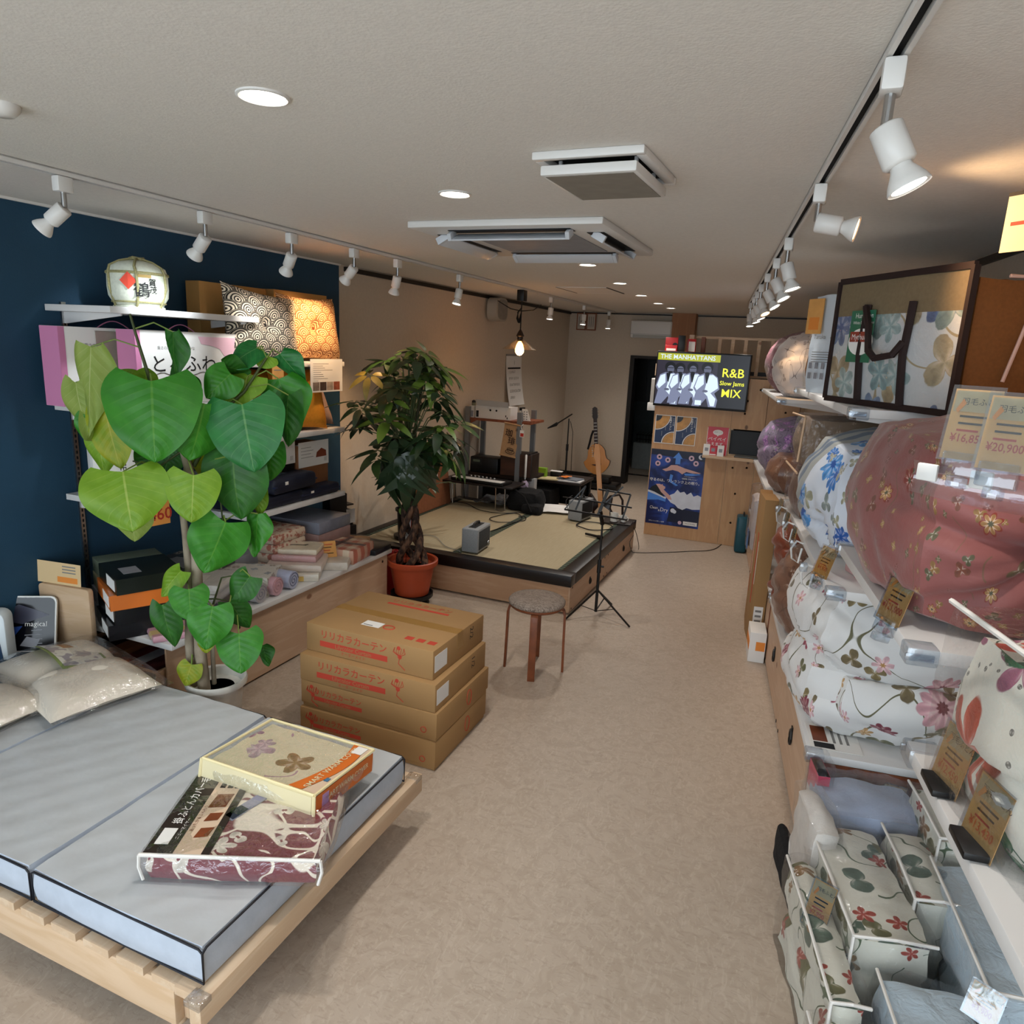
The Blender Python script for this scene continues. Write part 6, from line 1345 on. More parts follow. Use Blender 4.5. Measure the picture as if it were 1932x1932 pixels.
for k, z in enumerate((1.78, 1.62, 1.86)): MB().box(cx(-1.535), cx(-1.495), .04 + .03 * k, .4, z - .1, z + .02).build('side_block', MATS['pine_y'], ct)
lp = thing('monitor', 'black screen lying back in the dark niche of the counter', 'monitor', (-.55, CY + .08, .929)); MB().box(-.17, .2, 0, .02, .01, .25).build('screen', M('screen_off', '#030304', .5, nz=None), lp); MB().box(-.1, .2, -.16, .0, 0, .014).build('base', M('base_grey', '#55544f', .4), lp, bevel=.003)
# television
tv = thing('television', 'wall mounted flat television playing a music title card', 'television', (-1.05, CY - .001, 1.655), math.radians(-3))
MB().box(-.462, .462, -.055, -.012, -.275, .275).build('bezel', MATS['black_plastic'], tv, bevel=.004); MB().box(-.2, .2, -.012, .02, -.1, .1).build('wall_mount', MATS['black_metal'], tv)
def E(name, c, s=.9): return M('screen_' + name, '#000000', .3, nz=None, emit=c, es=s)
SY = -.0555
def scr(name, mat, pts, lay): return poly(name, mat, tv, [(-.45 + .9 * x, .262 - .515 * y) for x, y in pts], y=SY - .0003 * lay, th=.0003)
R4 = lambda x0, y0, x1, y1: [(x0, y0), (x1, y0), (x1, y1), (x0, y1)]
scr('picture_ground', E('dark', '#17141c', .6), R4(0, 0, 1, 1), 0); scr('photo_ground', E('mauve', '#3a3545', .5), R4(.0, .15, .67, 1), 1)
scr('title_banner', E('banner', '#a9ac2e', .9), R4(0, .01, .69, .145), 1)
EW, EK, EG, ES2, EY = E('white', '#cfdff2', .95), E('ink', '#101018', .5), E('grey', '#7f86a2', .75), E('skin', '#6b6f86', .6), E('yellow', '#ecec3a', 1.0)
def man(x, y, s, lean, lay):
    q = lambda *p: [(x + a * s, y + b * s) for a, b in p]
    ell = lambda a, b, ra, rb: q(*[(a + ra * math.cos(k * PI / 8), b + rb * math.sin(k * PI / 8)) for k in range(16)])
    scr('suit_figure', EG, q((-.09, .19), (-.03, .14), (.06, .14), (.12, .2), (.15, .42), (.1, .5), (.14, .62), (.13, .76), (.05, .76), (.02, .6), (-.05, .76), (-.13, .76), (-.1, .5), (-.13, .42)), lay)
    scr('suit_light', EW, q((.02, .17), (.07, .16), (.115, .22), (.135, .4), (.06, .5), (.12, .6), (.11, .74), (.07, .74), (.03, .56), (-.01, .5)), lay + 1); scr('suit_light', EW, q((-.085, .21), (-.03, .17), (-.02, .34), (-.09, .46), (-.115, .4)), lay + 1)
    scr('shirt', EK, q((-.02, .15), (.03, .15), (.012, .33), (.0, .31)), lay + 2); scr('hand', ES2, ell(.0, .47, .03, .025), lay + 2)
    scr('hair', EK, ell(lean, .03, .062, .1), lay + 2); scr('face', ES2, ell(lean + .006, .075, .04, .075), lay + 3); scr('beard', EK, ell(lean + .006, .135, .028, .02), lay + 4); scr('brow', EK, q((lean - .03, .045), (lean + .04, .045), (lean + .04, .057), (lean - .03, .057)), lay + 4)
man(.13, .24, 1.0, .02, 3); man(.27, .25, .95, -.01, 9); man(.40, .23, .98, .0, 15); man(.56, .22, 1.02, .0, 21)
scr('stool_seat', EW, R4(.46, .88, .53, .97), 28)
for body, sx_, sy_, sz_, m in (('THE MANHATTANS', .335, .08, .062, EW), ('R&B', .84, .34, .12, EY), ('Slow Jams', .84, .53, .058, EY), ('MIX', .84, .72, .11, EY)): text('screen_lettering', body, sz_, m, tv, (-.45 + .9 * sx_, SY - .0105, .262 - .515 * sy_), bold=.02)
# posters
M('poster_navy', '#12284f', .35, nz=None); M('poster_orange', '#c8924e', .4, nz=(20, .3)); M('poster_black', '#12151d', .35, nz=None)
def arc(cx_, cz_, r, a0, a1, n=12): return [(cx_ + r * math.cos(a0 + (a1 - a0) * k / n), cz_ + r * math.sin(a0 + (a1 - a0) * k / n)) for k in range(n + 1)]
def flyer(x, label):
    r = thing('flyer', label, 'poster', (x, CY - .002, 1.14), 0, 'navy and orange flyers'); sheet('paper', MATS['paper_white'], r, -.103, .103, -.147, .147, 0); sheet('navy_field', MATS['poster_navy'], r, -.097, .097, -.14, .14, -.0009, .0004)
    poly('orange_arc', MATS['poster_orange'], r, [(-.097, .14)] + arc(-.097, .14, .14, 0, -PI / 2), y=-.0014, th=.0003); poly('white_arc', MATS['paper_white'], r, arc(-.097, .14, .15, 0, -PI / 2) + arc(-.097, .14, .143, -PI / 2, 0), y=-.0014, th=.0003); poly('dark_core', MATS['poster_black'], r, [(-.097, .14)] + arc(-.097, .14, .06, 0, -PI / 2), y=-.0018, th=.0003)
    poly('orange_arc', MATS['poster_orange'], r, [(.097, -.14)] + arc(.097, -.14, .11, PI, PI / 2), y=-.0014, th=.0003); poly('white_arc', MATS['paper_white'], r, arc(.097, -.14, .122, PI, PI / 2) + arc(.097, -.14, .114, PI / 2, PI), y=-.0014, th=.0003)
    text('lettering', list('新規オープン'), .024, MATS['paper_white'], r, (.055, -.002, .06), vert=True, bold=.02); text('lettering', list('マットレスの夜'), .012, MATS['paper_white'], r, (.083, -.002, .08), vert=True)
    for k in range(2): sheet('text_line', MATS['grey_box'], r, -.03 + .035 * k, -.026 + .035 * k, -.07 + .06 * k, -.02 + .06 * k, -.0014, .0003)
flyer(-1.373, 'navy flyer with orange arcs under the television, left of two'); flyer(-1.157, 'navy flyer with orange arcs under the television, right of two')
po = thing('sleep_poster', 'large deep blue bedding poster with a sleeping woman and white cloud', 'poster', (-1.21, CY - .002, .53))
M('poster_blue', fn=lambda nt, b: mixc(nt, tnoise(nt, coords(nt), 5, 4, .6).step(.38, .7), '#0f1d4d', '#2b4ca3'), rough=.3); sheet('paper', MATS['poster_blue'], po, -.278, .278, -.4, .4, 0)
M('poster_night', '#0c1430', .3, nz=None); M('sky_blue', '#4f86d8', .3, nz=None); M('cloud_white', '#d5dae6', .5, nz=(8, .12)); M('skin_print', '#c99f96', .5, nz=None); M('pink_dot', '#c9a9b8', .4, nz=None)
pp = lambda name, mat, pts, lay: poly(name, MATS[mat], po, pts, y=-.0009 - .0004 * lay, th=.0003)
pp('night_band', 'poster_night', [(-.278, .4), (.278, .4), (.278, .31), (0, .33), (-.278, .34)], 0); pp('night_band', 'poster_night', [(.278, -.22), (.278, -.36), (-.05, -.36), (-.03, -.2)], 0)
pp('arrow', 'sky_blue', [(-.02, .26), (-.02, .32), (-.05, .32), (.005, .385), (.05, .32), (.03, .32), (.03, .26)], 1)
for k, (x, z) in enumerate(((-.19, .32), (-.1, .295), (-.2, .25), (.14, .335), (.19, .285))): pp('round_icon', 'pink_dot', arc(x, z, .028, 0, 2 * PI, 16), 1); pp('icon_mark', 'poster_night', arc(x, z, .012, 0, 2 * PI, 8), 2)
pp('moon', 'cloud_white', arc(.235, .355, .025, .6, 5.3, 14) + arc(.247, .362, .02, 4.6, 1.2, 10), 1)
pp('hand', 'skin_print', [(-.15, .19), (-.1, .21), (-.06, .245), (.0, .25), (.08, .225), (.2, .2), (.25, .19), (.2, .175), (.1, .19), (.06, .16), (.02, .185), (-.04, .195), (-.11, .175)], 1); pp('light_swirl', 'sky_blue', [(.08, .17), (.22, .185), (.25, .175), (.17, .155), (.09, .15)], 1); pp('light_swirl', 'sky_blue', [(-.06, .15), (-.03, .14), (-.04, .08), (.03, .04), (.01, .03), (-.07, .07)], 1)
text('lettering', '守るのは、ワンランク上の眠り。', .036, MATS['paper_white'], po, (0, -.0035, .075), bold=.015); text('lettering', '“高機能 羽毛ふとん”', .018, MATS['paper_white'], po, (.14, -.0035, .115)); text('lettering', 'この手で守る心地よさへ', .011, MATS['paper_white'], po, (.14, -.0035, .138))
cl = [(-.06, -.12), (-.04, -.07), (.0, -.05), (.03, -.005), (.06, -.035), (.1, -.02), (.13, -.05), (.17, -.02), (.2, -.06), (.24, -.04), (.278, -.055), (.278, -.19), (.2, -.2), (.14, -.19), (.1, -.215), (.05, -.2), (.02, -.17), (-.03, -.15)]
pp('cloud', 'cloud_white', cl, 3); pp('small_cloud', 'cloud_white', arc(0, -.235, .024, 0, 2 * PI, 10), 2); pp('small_cloud', 'cloud_white', arc(.02, -.245, .02, 0, 2 * PI, 10), 3)
pp('pillow', 'sky_blue', [(-.278, -.04), (-.2, -.055), (-.12, -.09), (-.08, -.1), (-.085, -.15), (-.16, -.135), (-.278, -.15)], 1); pp('pillow_top', 'cloud_white', [(-.278, -.04), (-.2, -.055), (-.12, -.09), (-.08, -.1), (-.085, -.12), (-.14, -.1), (-.278, -.06)], 2)
pp('hair', 'poster_black', [(-.27, -.04), (-.24, .0), (-.19, .03), (-.17, .0), (-.13, -.05), (-.1, -.1), (-.15, -.08), (-.21, -.055)], 3); pp('face', 'skin_print', [(-.2, .03), (-.16, .035), (-.145, .028), (-.13, .035), (-.125, .02), (-.1, .01), (-.1, -.01), (-.115, -.02), (-.08, -.05), (-.04, -.08), (-.02, -.12), (-.06, -.12), (-.1, -.08), (-.14, -.05), (-.16, -.02)], 4)
text('logo', 'Clean', .042, MATS['paper_white'], po, (-.2, -.0035, -.225), sx=.9); text('logo', 'Dry', .06, MATS['paper_white'], po, (-.09, -.0035, -.24), sx=.9); text('logo', '&', .03, MATS['paper_white'], po, (-.145, -.0035, -.25)); sheet('white_strip', MATS['paper_white'], po, .12, .265, -.375, -.335, -.002, .0003); text('lettering', 'Tatsumi Bedding', .016, MATS['ink_black'], po, (.19, -.0035, -.355)); text('lettering', '羽毛ふとんの新しい基準', .015, MATS['paper_white'], po, (-.16, -.0035, -.37)); pp('emblem', 'pink_dot', arc(.085, -.355, .02, 0, 2 * PI, 10), 2)
rs = thing('payment_sign', 'red payment sign with a white speech bubble leaning on the counter ledge', 'sign', (-.835, CY - .02, .929), rot=(math.radians(-4), 0, 0)); sheet('card', M('sign_red', '#c02a3a', .4, nz=None), rs, -.1, .1, 0, .28, 0); sheet('white_edge', MATS['paper_white'], rs, -.105, .105, -.0, .285, .002); poly('speech_bubble', MATS['paper_white'], rs, [(q[0] * 1.0, .225 + (q[1]) * .55) for q in arc(0, 0, .05, 0, 2 * PI, 20)], y=-.0014); poly('speech_bubble', MATS['paper_white'], rs, [(-.012, .2), (.012, .2), (0, .185)], y=-.0014)
text('lettering', 'ペイペイ', .045, MATS['paper_white'], rs, (0, -.002, .155), bold=.02); text('lettering', '使えます。', .04, MATS['paper_white'], rs, (0, -.002, .105), bold=.02); text('lettering', '簡単です', .02, MATS['ink_grey'], rs, (0, -.002, .226))
for k, (x, lb) in enumerate(((-.92, 'small white payment card on the ledge, left of three'), (-.855, 'small red edged payment card on the ledge, middle of three'), (-.78, 'small white payment card on the ledge, right of three'))):
    r = thing('payment_card', lb, 'sign', (x, CY - .1 - .02 * (k == 2), .929), 0, 'small payment cards', rot=(-.15, 0, 0)); sheet('card', MATS['sign_red' if k == 1 else 'paper_white'], r, -.032, .032, 0, .11 - .02 * (k == 1), 0); sheet('grey_square', MATS['grey_box'], r, -.017, .017, .04, .074, -.001, .0003); sheet('white_strip', MATS['paper_white'], r, -.03, .03, .004, .016, -.001, .0003)
# on and beside the counter
M('red_carton', '#b5262a', .4, nz=None); wr_ = MB()
for k, (x, y, z, d, m, lb) in enumerate(((-1.40, CY + .12, 1.931, (.12, .1, .06), 'red_carton', 'red and white small carton on the counter top, lower one'), (-1.42, CY + .24, 1.931, (.14, .09, .14), 'red_carton', 'taller red carton on the counter top with a round black mark'), (-1.315, CY + .16, 1.931, (.07, .12, .16), 'black_plastic', 'glossy black box on the counter top between red cartons'), (-1.225, CY + .22, 1.931, (.08, .1, .13), 'red_carton', 'red carton with a white label, on the right of the counter top'))):
    r = thing('small_carton', lb, 'box', (x, y, z), .1 * k, 'cartons on the counter top'); MB().box(-d[0] / 2, d[0] / 2, -d[1] / 2, d[1] / 2, 0, d[2]).build('box', MATS[m], r, bevel=.003)
    if k in (0, 3): sheet('white_label', MATS['paper_white'], r, -d[0] * .4, d[0] * .4, .005, d[2] * (.45 if k == 0 else .8), -d[1] / 2 - .0003)
    if k == 1: MB().lathe([(.0001, -.001), (.028, -.001), (.028, 0)], 14).build('round_mark', MATS['black_plastic'], r, (.03, -.0455, .06)).rotation_euler = (PI / 2, 0, 0)
tag(MB().box(-.12, .1, -.08, .08, 0, .012).box(.09, .1, -.08, .08, .0, .05).box(-.12, -.11, -.08, .08, 0, .07).build('wooden_tray', MATS['pine'], None, (-1.36, CY + .38, 1.931)), 'small pale wooden tray at the back of the counter top', 'tray')
lt = thing('wooden_railing', 'pale wooden railing with upright slats above the counter', 'railing', (-.78, CY + .42, 0))
MB().box(-.46, .75, -.02, .02, 2.075, 2.1).build('top_bar', MATS['pine'], lt); MB().box(-.46, .75, -.02, .02, 1.70, 1.72).build('bottom_bar', MATS['pine'], lt); MB().box(-.48, -.43, -.14, .03, 1.92, 2.105).build('end_post', MATS['pine_y'], lt); MB().box(-.37, -.33, -.04, .02, 1.92, 2.09).build('dark_upright', MATS['red_wood'], lt)
for k in range(8): MB().box(-.2 + k * .13, -.165 + k * .13, -.015, .015, 1.715, 2.078).build('slat', MATS['pine'], lt)
MB().box(-.46, .75, .03, .05, 1.7, 1.76).build('back_bar', MATS['dark_trim'], lt)
r = thing('paper_holder', 'white paper holder box fixed to the left side of the counter', 'holder', (-1.53, CY + .1, 1.38)); MB().box(-.03, .034, -.08, .08, 0, .27).build('box', MATS['white_plastic'], r, bevel=.004); MB().box(-.05, .034, -.085, .02, -.06, .02).build('bracket', MATS['white_plastic'], r, bevel=.003); MB().box(-.028, .03, -.083, -.08, .02, .26).build('paper', M('holder_grey', '#a9a49e', .6, nz=None), r)
r = thing('wall_switch', 'small white round switch low on the left side of the counter', 'switch', (-1.4955, CY + .12, .83)); MB().lathe([(.03, 0), (.03, .012), (.0001, .02)], 14).build('plate', MATS['white_plastic'], r).rotation_euler = (0, -PI / 2, 0)
q = RS(.47, 7.25, 0); r = thing('teal_case', 'dark teal case standing on the floor at the counter foot', 'case', q, WEDGE); MB().box(-.06, .05, -.05, .12, 0.005, .37).build('body', M('teal', '#0f4a58', .4), r, bevel=.02, seg=3); MB().tube([(0, 0, .365), (0, .01, .4), (0, .06, .4), (0, .07, .365)], .007, 6).build('handle', MATS['black_plastic'], r)
# ================================================================== RIGHT SIDE: bedding shelves (u across, v along, both in the turned right-hand system)
def rth(name, label, cat, u, v, z, rz=0, group=None, rot=None):
    return thing(name, label, cat, RS(u, v, z), WEDGE + rz, group, rot=rot and (rot[0], rot[1], WEDGE + rz))
M('acrylic_blue', '#b9c6d4', .12, nz=None, trans=.0, coat=.5)
AC = film('acrylic', (.86, .9, .94, 1), .4, .12, 12, .08, .06)
def rshelf(v0, v1, z, label, clips=(), u0=.5):
    r = rth('display_shelf', label, 'shelf', u0, v0, z, 0, 'white shelves along the right wall'); L = v1 - v0
    MB().box(0, UW - u0 - .01, 0, L, -.032, 0).build('board', MATS['white_metal'], r, bevel=.003)
    for y in (.0, L - .055): 
        MB().box(-.008, .06, y - .008 if y == 0 else y, y + .05 if y == 0 else y + .063, -.04, .004).build('corner_guard', AC, r, bevel=.006); MB().box(-.01, .05, y - .009 if y == 0 else y + .055, y - .002 if y == 0 else y + .062, -.028, -.01).build('guard_lip', AC, r, bevel=.002)
    for y in (.06, L - .08): MB().prism([(.03, -.032), (UW - u0 - .02, -.032), (UW - u0 - .02, -.11), (UW - u0 - .05, -.11), (.03, -.045)], y, y + .006).build('bracket', MATS['white_metal'], r)
    return r
rshelf(2.79, 4.59, 1.742, 'highest white shelf of the middle bay, under the big storage bag'); rshelf(5.6, 7.35, 1.62, 'highest white shelf of the far bay next to the television')
rshelf(2.70, 4.44, 1.09, 'white shelf under the blue flowered quilt'); rshelf(1.69, 2.66, 1.28, 'white shelf under the large dusty red quilt')
rshelf(5.3, 7.35, .933, 'white shelf of the far bay beside the counter ledge'); rshelf(.55, 1.6, 1.10, 'near white shelf with the lily print bag'); rshelf(2.70, 4.62, .43, 'low white shelf on the plywood drawers, under the rose quilt', u0=.515)
rshelf(4.66, 7.38, .43, 'low white board on the far plywood drawers', u0=.52)
for k, v in enumerate((1.645, 2.68, 4.6, 7.36)):
    r = rth('shelf_upright', ['white upright post by the lily print bag', 'white upright post between the red quilt and the rose quilt', 'white upright post at the far end of the blue quilt', 'white upright post next to the counter'][k], 'upright', UW - .03, v, 0, 0, 'white uprights on the right wall'); MB().box(-.015, .028, -.012, .012, 0, 2.1).build('rail', MATS['white_metal'], r)
# drawers under the shelves
def drawers(v0, v1, n, label):
    r = rth('drawer_cabinet', label, 'cabinet', .53, v0, 0, 0, 'plywood drawer cabinets'); L = v1 - v0
    MB().box(.02, .7, .01, L - .01, .0, .395).build('carcass', MATS['plywood_side'], r); MB().box(0, .7, -.018, .01, .005, .396).build('end_panel', MATS['red_wood'], r)
    for k in range(n):
        a, b2 = L * k / n + .004, L * (k + 1) / n - .004
        d = MB().box(0, .02, a, b2, .012, .392).build('drawer', MATS['plywood_front'], r); m = (a + b2) / 2
        MB().tube([(-.006, m + .022 * math.cos(q * PI / 6), .225 + .035 * math.sin(q * PI / 6)) for q in range(12)], .006, 6, True).build('ring_pull', MATS['black_metal'], d); MB().box(-.006, 0, m - .014, m + .014, .25, .275).build('pull_plate', MATS['black_metal'], d)
        for y in (a + .05, b2 - .05): MB().box(-.003, 0, y - .007, y + .007, .02, .034).build('screw', MATS['black_metal'], d)
drawers(2.72, 4.6, 2, 'pale plywood drawer cabinet with ring pulls nearest the camera'); drawers(4.66, 7.36, 3, 'pale plywood drawer cabinet in the far bay')
# ---- printed quilts
cloth('print_dusty', '#8a504c', [(12, .26, 3, 3, .55, ['#6d5a3c', '#59553a', '#8f6a3a', '#77402c'], .7), (17, .22, 4, 5, .5, ['#6a5a3c', '#a9854c', '#7c342c', '#94703e'], .6), (8.5, .27, 7, 9, .42, ['#b88a52', '#8a3428', '#a87a48'], .5, '#4d4c38', '#7c2c20')], [(9, '#6d4f3c', .01, 4, .35)], base2='#7d4643', rough=.55, sheen=.2)
cloth('print_rose', '#d6d5d2', [(4.0, .27, 9, 2, .7, ['#8a2f45', '#a1455a', '#d9a3ab', '#c98f98'], .3, '#6a1f34'), (5.5, .32, 3, 7, .7, ['#77694a', '#8a7a52', '#6a6a48'], .75), (8, .30, 6, 12, .45, ['#c9a06a', '#e0b7bd'], .6, '#a8804a')], [(4.2, '#5d5a40', .008, 2, .75)], base2='#cfcfd0', rough=.65, sheen=.15)
cloth('print_blue', '#d9dee6', [(6, .36, 9, 5, .6, ['#2b7fd0', '#5aa2e0', '#2a66b8'], .3, '#174f9c'), (10, .38, 3, 9, .7, ['#a9a88f', '#8e9a98', '#b5b3a0'], .75)], [(5, '#9a9a86', .01, 6, .5)], base2='#cdd4e0', rough=.6, sheen=.15)
cloth('print_lily', '#d9d6cb', [(3.6, .46, 5, 3, .75, ['#c9412c', '#a7667f', '#c4533c', '#96586f'], .8), (4.4, .46, 2, 8, .75, ['#2f6a48', '#4f8a66', '#25543c'], .85), (30, .2, 2, 5, .4, ['#7a7a74', '#7a7a74'], .2)], [(3, '#3a5a48', .006, 5, .6)], base2='#cfccc0', rough=.5)
cloth('print_garden', '#d4d2c6', [(7, .42, 2, 4, .7, ['#4f6656', '#5d7a62', '#6a6a44'], .8), (9, .36, 5, 7, .5, ['#a8402f', '#8f6a3a', '#7d7d8a'], .6)], [(7, '#4a5a40', .012, 3, .7)], base2='#c6c4b6', rough=.6)
cloth('print_satin', '#7d5a48', [(8, .4, 3, 2, .6, ['#8e6a56', '#6a4838', '#94725c'], .6)], [(9, '#5e4032', .02, 3, .6)], base2='#6e4d3e', rough=.28, sheen=.1); cloth('print_rust', '#8a4630', [(8, .4, 3, 2, .7, ['#9c5638', '#7a3a28', '#a8623e'], .6)], [(10, '#6a3020', .02, 3, .7)], base2='#783a28', rough=.3)
cloth('print_maroon', '#7a4650', [(14, .35, 3, 2, .6, ['#96626c', '#6a3842', '#c9a2ac'], .5)], [(14, '#b98a94', .012, 3, .5)], base2='#6c3c46', rough=.45); cloth('print_white', '#cfcdd0', [(9, .3, 3, 2, .3, ['#b5b2b6', '#bdbac0'], .5)], [(7, '#75737a', .008, 3, .6)], rough=.55)
cloth('print_purple', '#8a7c94', [(9, .4, 6, 3, .8, ['#b07ac0', '#c79ad2', '#6a5e78'], .4, '#7d4f96')], [(16, '#55485e', .02, 3, .7)], base2='#7a6e84', rough=.5); cloth('print_tan', '#8e7660', [(12, .3, 3, 2, .5, ['#a0866c', '#7c6652'], .5)], base2='#77634f', rough=.6)
cloth('print_plush', '#bfcdd6', [(3, .5, 3, 5, .6, ['#8ea6b8', '#c3d0d6', '#7c98b0'], .5)], base2='#a3b8c8', bump=(18, .9, .02), sheen=.5); cloth('print_denim', '#a6b1c8', [(3, .4, 3, 5, .4, ['#8c9aba', '#b7c1d4'], .5)], base2='#97a4be', sheen=.2)
def crease(lines, hole=None):
    def fn(P, n):
        d = 0
        for (a, b, c, dd, wd, dp) in lines: # plane a*x+b*y+c*z=dd
            q = a * P.x + b * P.y + c * P.z - dd + .012 * noise.noise(P * 7); d -= dp * math.exp(-(q / wd) ** 2) * (math.exp(-((P - Vector(hole[0])).length / .34) ** 2) if hole else 1)
        if hole:
            q = P - Vector(hole[0]); r = q.length
            d -= hole[1] * math.exp(-(r / hole[2]) ** 2) + .016 * math.exp(-r / .22) * (.5 + .5 * math.cos(math.atan2(q.z, q.x + q.y) * 11 + noise.noise(P * 6) * 3))
        return d
    return fn
FILM2 = film('bag_film2', (.97, .97, .97, 1), .3, .03, 20, .1)
# large dusty red quilt on the shelf nearest the camera
r = rth('folded_quilt', 'huge puffy dusty red quilt with gold and green flowers, folded round a dark centre', 'quilt', .85, 2.17, 1.281, 0)
soft('quilt', (.78, .92, .5), MATS['print_dusty'], r, (0, 0, 0), t=.62, n=46, wr=.010, ws=7, seed=2, fn=crease([(.25, -.15, 1, .02, .03, .05), (-.3, .2, 1, -.14, .022, .03), (.7, .75, .3, -.42, .03, .03)], ((-.10, -.43, -.02), .16, .085)))
MB().tube([(-.1, -.42, .27), (-.15, -.46, .25), (-.13, -.47, .21), (-.07, -.44, .2)], .006, 6).build('tie_tape', M('tape_pink', '#b07a74', .8, nz=None), r)
soft('inner_fold', (.4, .2, .2), MATS['print_dusty'], r, (.2, -.38, .04), t=.7, n=18, wr=.02, ws=9, seed=8, fn=crease([(1, .2, .6, .05, .03, .03)]))
# rose quilt
r = rth('folded_quilt', 'white quilt with red roses and olive leaves folded in thick layers on the low shelf', 'quilt', .845, 3.24, .431, 0)
mb = soft_mb((.74, .9, .40), .72, 30, .012, 7, 1, crease([(.5, 0, 1, -.02, .03, .03)], ((-.3, -.3, -.1), .05, .06)), c=(0, 0, .405), rot=Matrix.Rotation(.08, 3, 'Y'))
soft_mb((.6, .62, .26), .7, 22, .014, 7, 4, crease([(.2, .5, 1, -.02, .025, .03)]), mb, (.04, -.18, .2), Matrix.Rotation(-.14, 3, 'Y'), uvo=1.7); soft_mb((.72, .86, .24), .6, 24, .014, 7, 6, crease([(.4, .2, 1, 0, .025, .025)]), mb, (.0, -.0, .118), uvo=4.1); soft_mb((.34, .46, .26), .75, 18, .014, 7, 9, None, mb, (-.2, -.16, .23), Matrix.Rotation(.3, 3, 'X'), uvo=2.9)
smooth_obj('quilt', mb, MATS['print_rose'], r)
# blue quilt with pale bands
def blue_fn(nt, b): 
    co = coords(nt); x, y, z = split(nt, co); uv = coords(nt, 'UV')
    base = mixc(nt, tnoise(nt, uv, 3, 2), '#d4dae4', '#c6cedb')
    c = flowers(nt, uv, 4.6, .40, 9, 5, .62, ['#2b7fd0', '#4a9ae0', '#2a66b8'], base, .3, '#174f9c'); c = flowers(nt, uv, 8, .36, 3, 9, .6, ['#a9a88f', '#8e9a98', '#b5b3a0'], c, .75); c = vines(nt, uv, 4, '#9a9a86', c, .01, 6, .5)
    rim = y * .9 + z * .55 - x * .15
    band = rim.gt(.16); st = ((rim - .235).ab()).step(.024, .02)
    sq = ((rim - .33).ab()).step(.03, .026)
    g = mixc(nt, st.mx(sq), '#9a9c98', '#5b6a7c'); bumpify(nt, b, tnoise(nt, uv, 60, 4), .2, .004)
    return mixc(nt, band, c, g)
M('print_blue_band', fn=blue_fn, rough=.6, sheen=.15)
r = rth('folded_quilt', 'white quilt with bright blue roses and a grey banded edge on the middle shelf', 'quilt', .85, 3.36, 1.091, 0)
soft('quilt', (.76, .86, .54), MATS['print_blue_band'], r, (0, 0, 0), t=.78, n=34, wr=.012, ws=7, seed=12, fn=crease([(.1, -.5, 1, -.12, .025, .04), (.3, .5, 1, .12, .02, .03)], ((-.36, -.2, -.12), .06, .07)))
# satin quilts on the low shelf
for k, (v, z, s, m, lb) in enumerate(((4.02, .431, (.74, .56, .52), 'print_satin', 'brown satin quilt behind the rose quilt on the low shelf'), (4.46, .64, (.7, .44, .36), 'print_rust', 'rust red satin quilt second behind the rose quilt'), (4.48, .431, (.68, .36, .2), 'print_rust', 'flat rust red quilt at the bottom behind the brown satin one'))):
    r = rth('folded_quilt', lb, 'quilt', .855, v, z, 0); soft('quilt', s, MATS[m], r, (0, 0, 0), t=.75, n=22, wr=.016, ws=9, seed=20 + k, fn=crease([(.1, .3, 1, -.06, .02, .03), (.2, -.4, 1, .06, .02, .025)]))
# middle shelf back part
r = rth('blanket_bag', 'grey brown blanket in a clear zip bag on the middle shelf', 'pack', .82, 4.12, 1.36, 0); soft('blanket', (.66, .42, .26), MATS['print_tan'], r, (0, 0, .003), t=.35, n=14, wr=.01, ws=9, seed=3); soft('bag', (.69, .45, .272), FILM2, r, (0, 0, 0), t=.25, n=12, wr=.008, ws=10, seed=4); MB().tube([(-.33, -.21, .26), (-.345, .2, .25)], .006, 6).build('piping', M('piping_tan', '#c9a98a', .6, nz=None), r)
MB().tube([(-.33, -.21, .26), (-.34, -.22, .03)], .006, 6).build('piping', MATS['piping_tan'], r)
r = rth('blanket_bag', 'brown blanket in a shiny clear bag standing on the far part of the middle shelf', 'pack', .82, 4.13, 1.091, 0); soft('blanket', (.64, .44, .24), MATS['print_satin'], r, (0, 0, .003), t=.3, n=14, wr=.01, ws=9, seed=5); soft('bag', (.68, .48, .262), FILM2, r, (0, 0, 0), t=.22, n=12, wr=.01, ws=10, seed=6); MB().tube([(-.335, -.225, .24), (-.345, .22, .24)], .006, 6).build('piping', MATS['piping_tan'], r)
r = rth('folded_quilt', 'purple quilt with violet flowers on the far bay shelf', 'quilt', .86, 6.45, .934, 0); soft('quilt', (.74, .8, .5), MATS['print_purple'], r, (0, 0, 0), t=.8, n=22, wr=.015, ws=8, seed=31, fn=crease([(.1, .3, 1, -.06, .025, .03)]))
r = rth('folded_quilt', 'small brown satin quilt tucked under the shelf edge beside the purple quilt', 'quilt', .84, 5.66, .934, 0); soft('quilt', (.66, .5, .3), MATS['print_satin'], r, (0, 0, 0), t=.7, n=16, wr=.015, ws=9, seed=33)
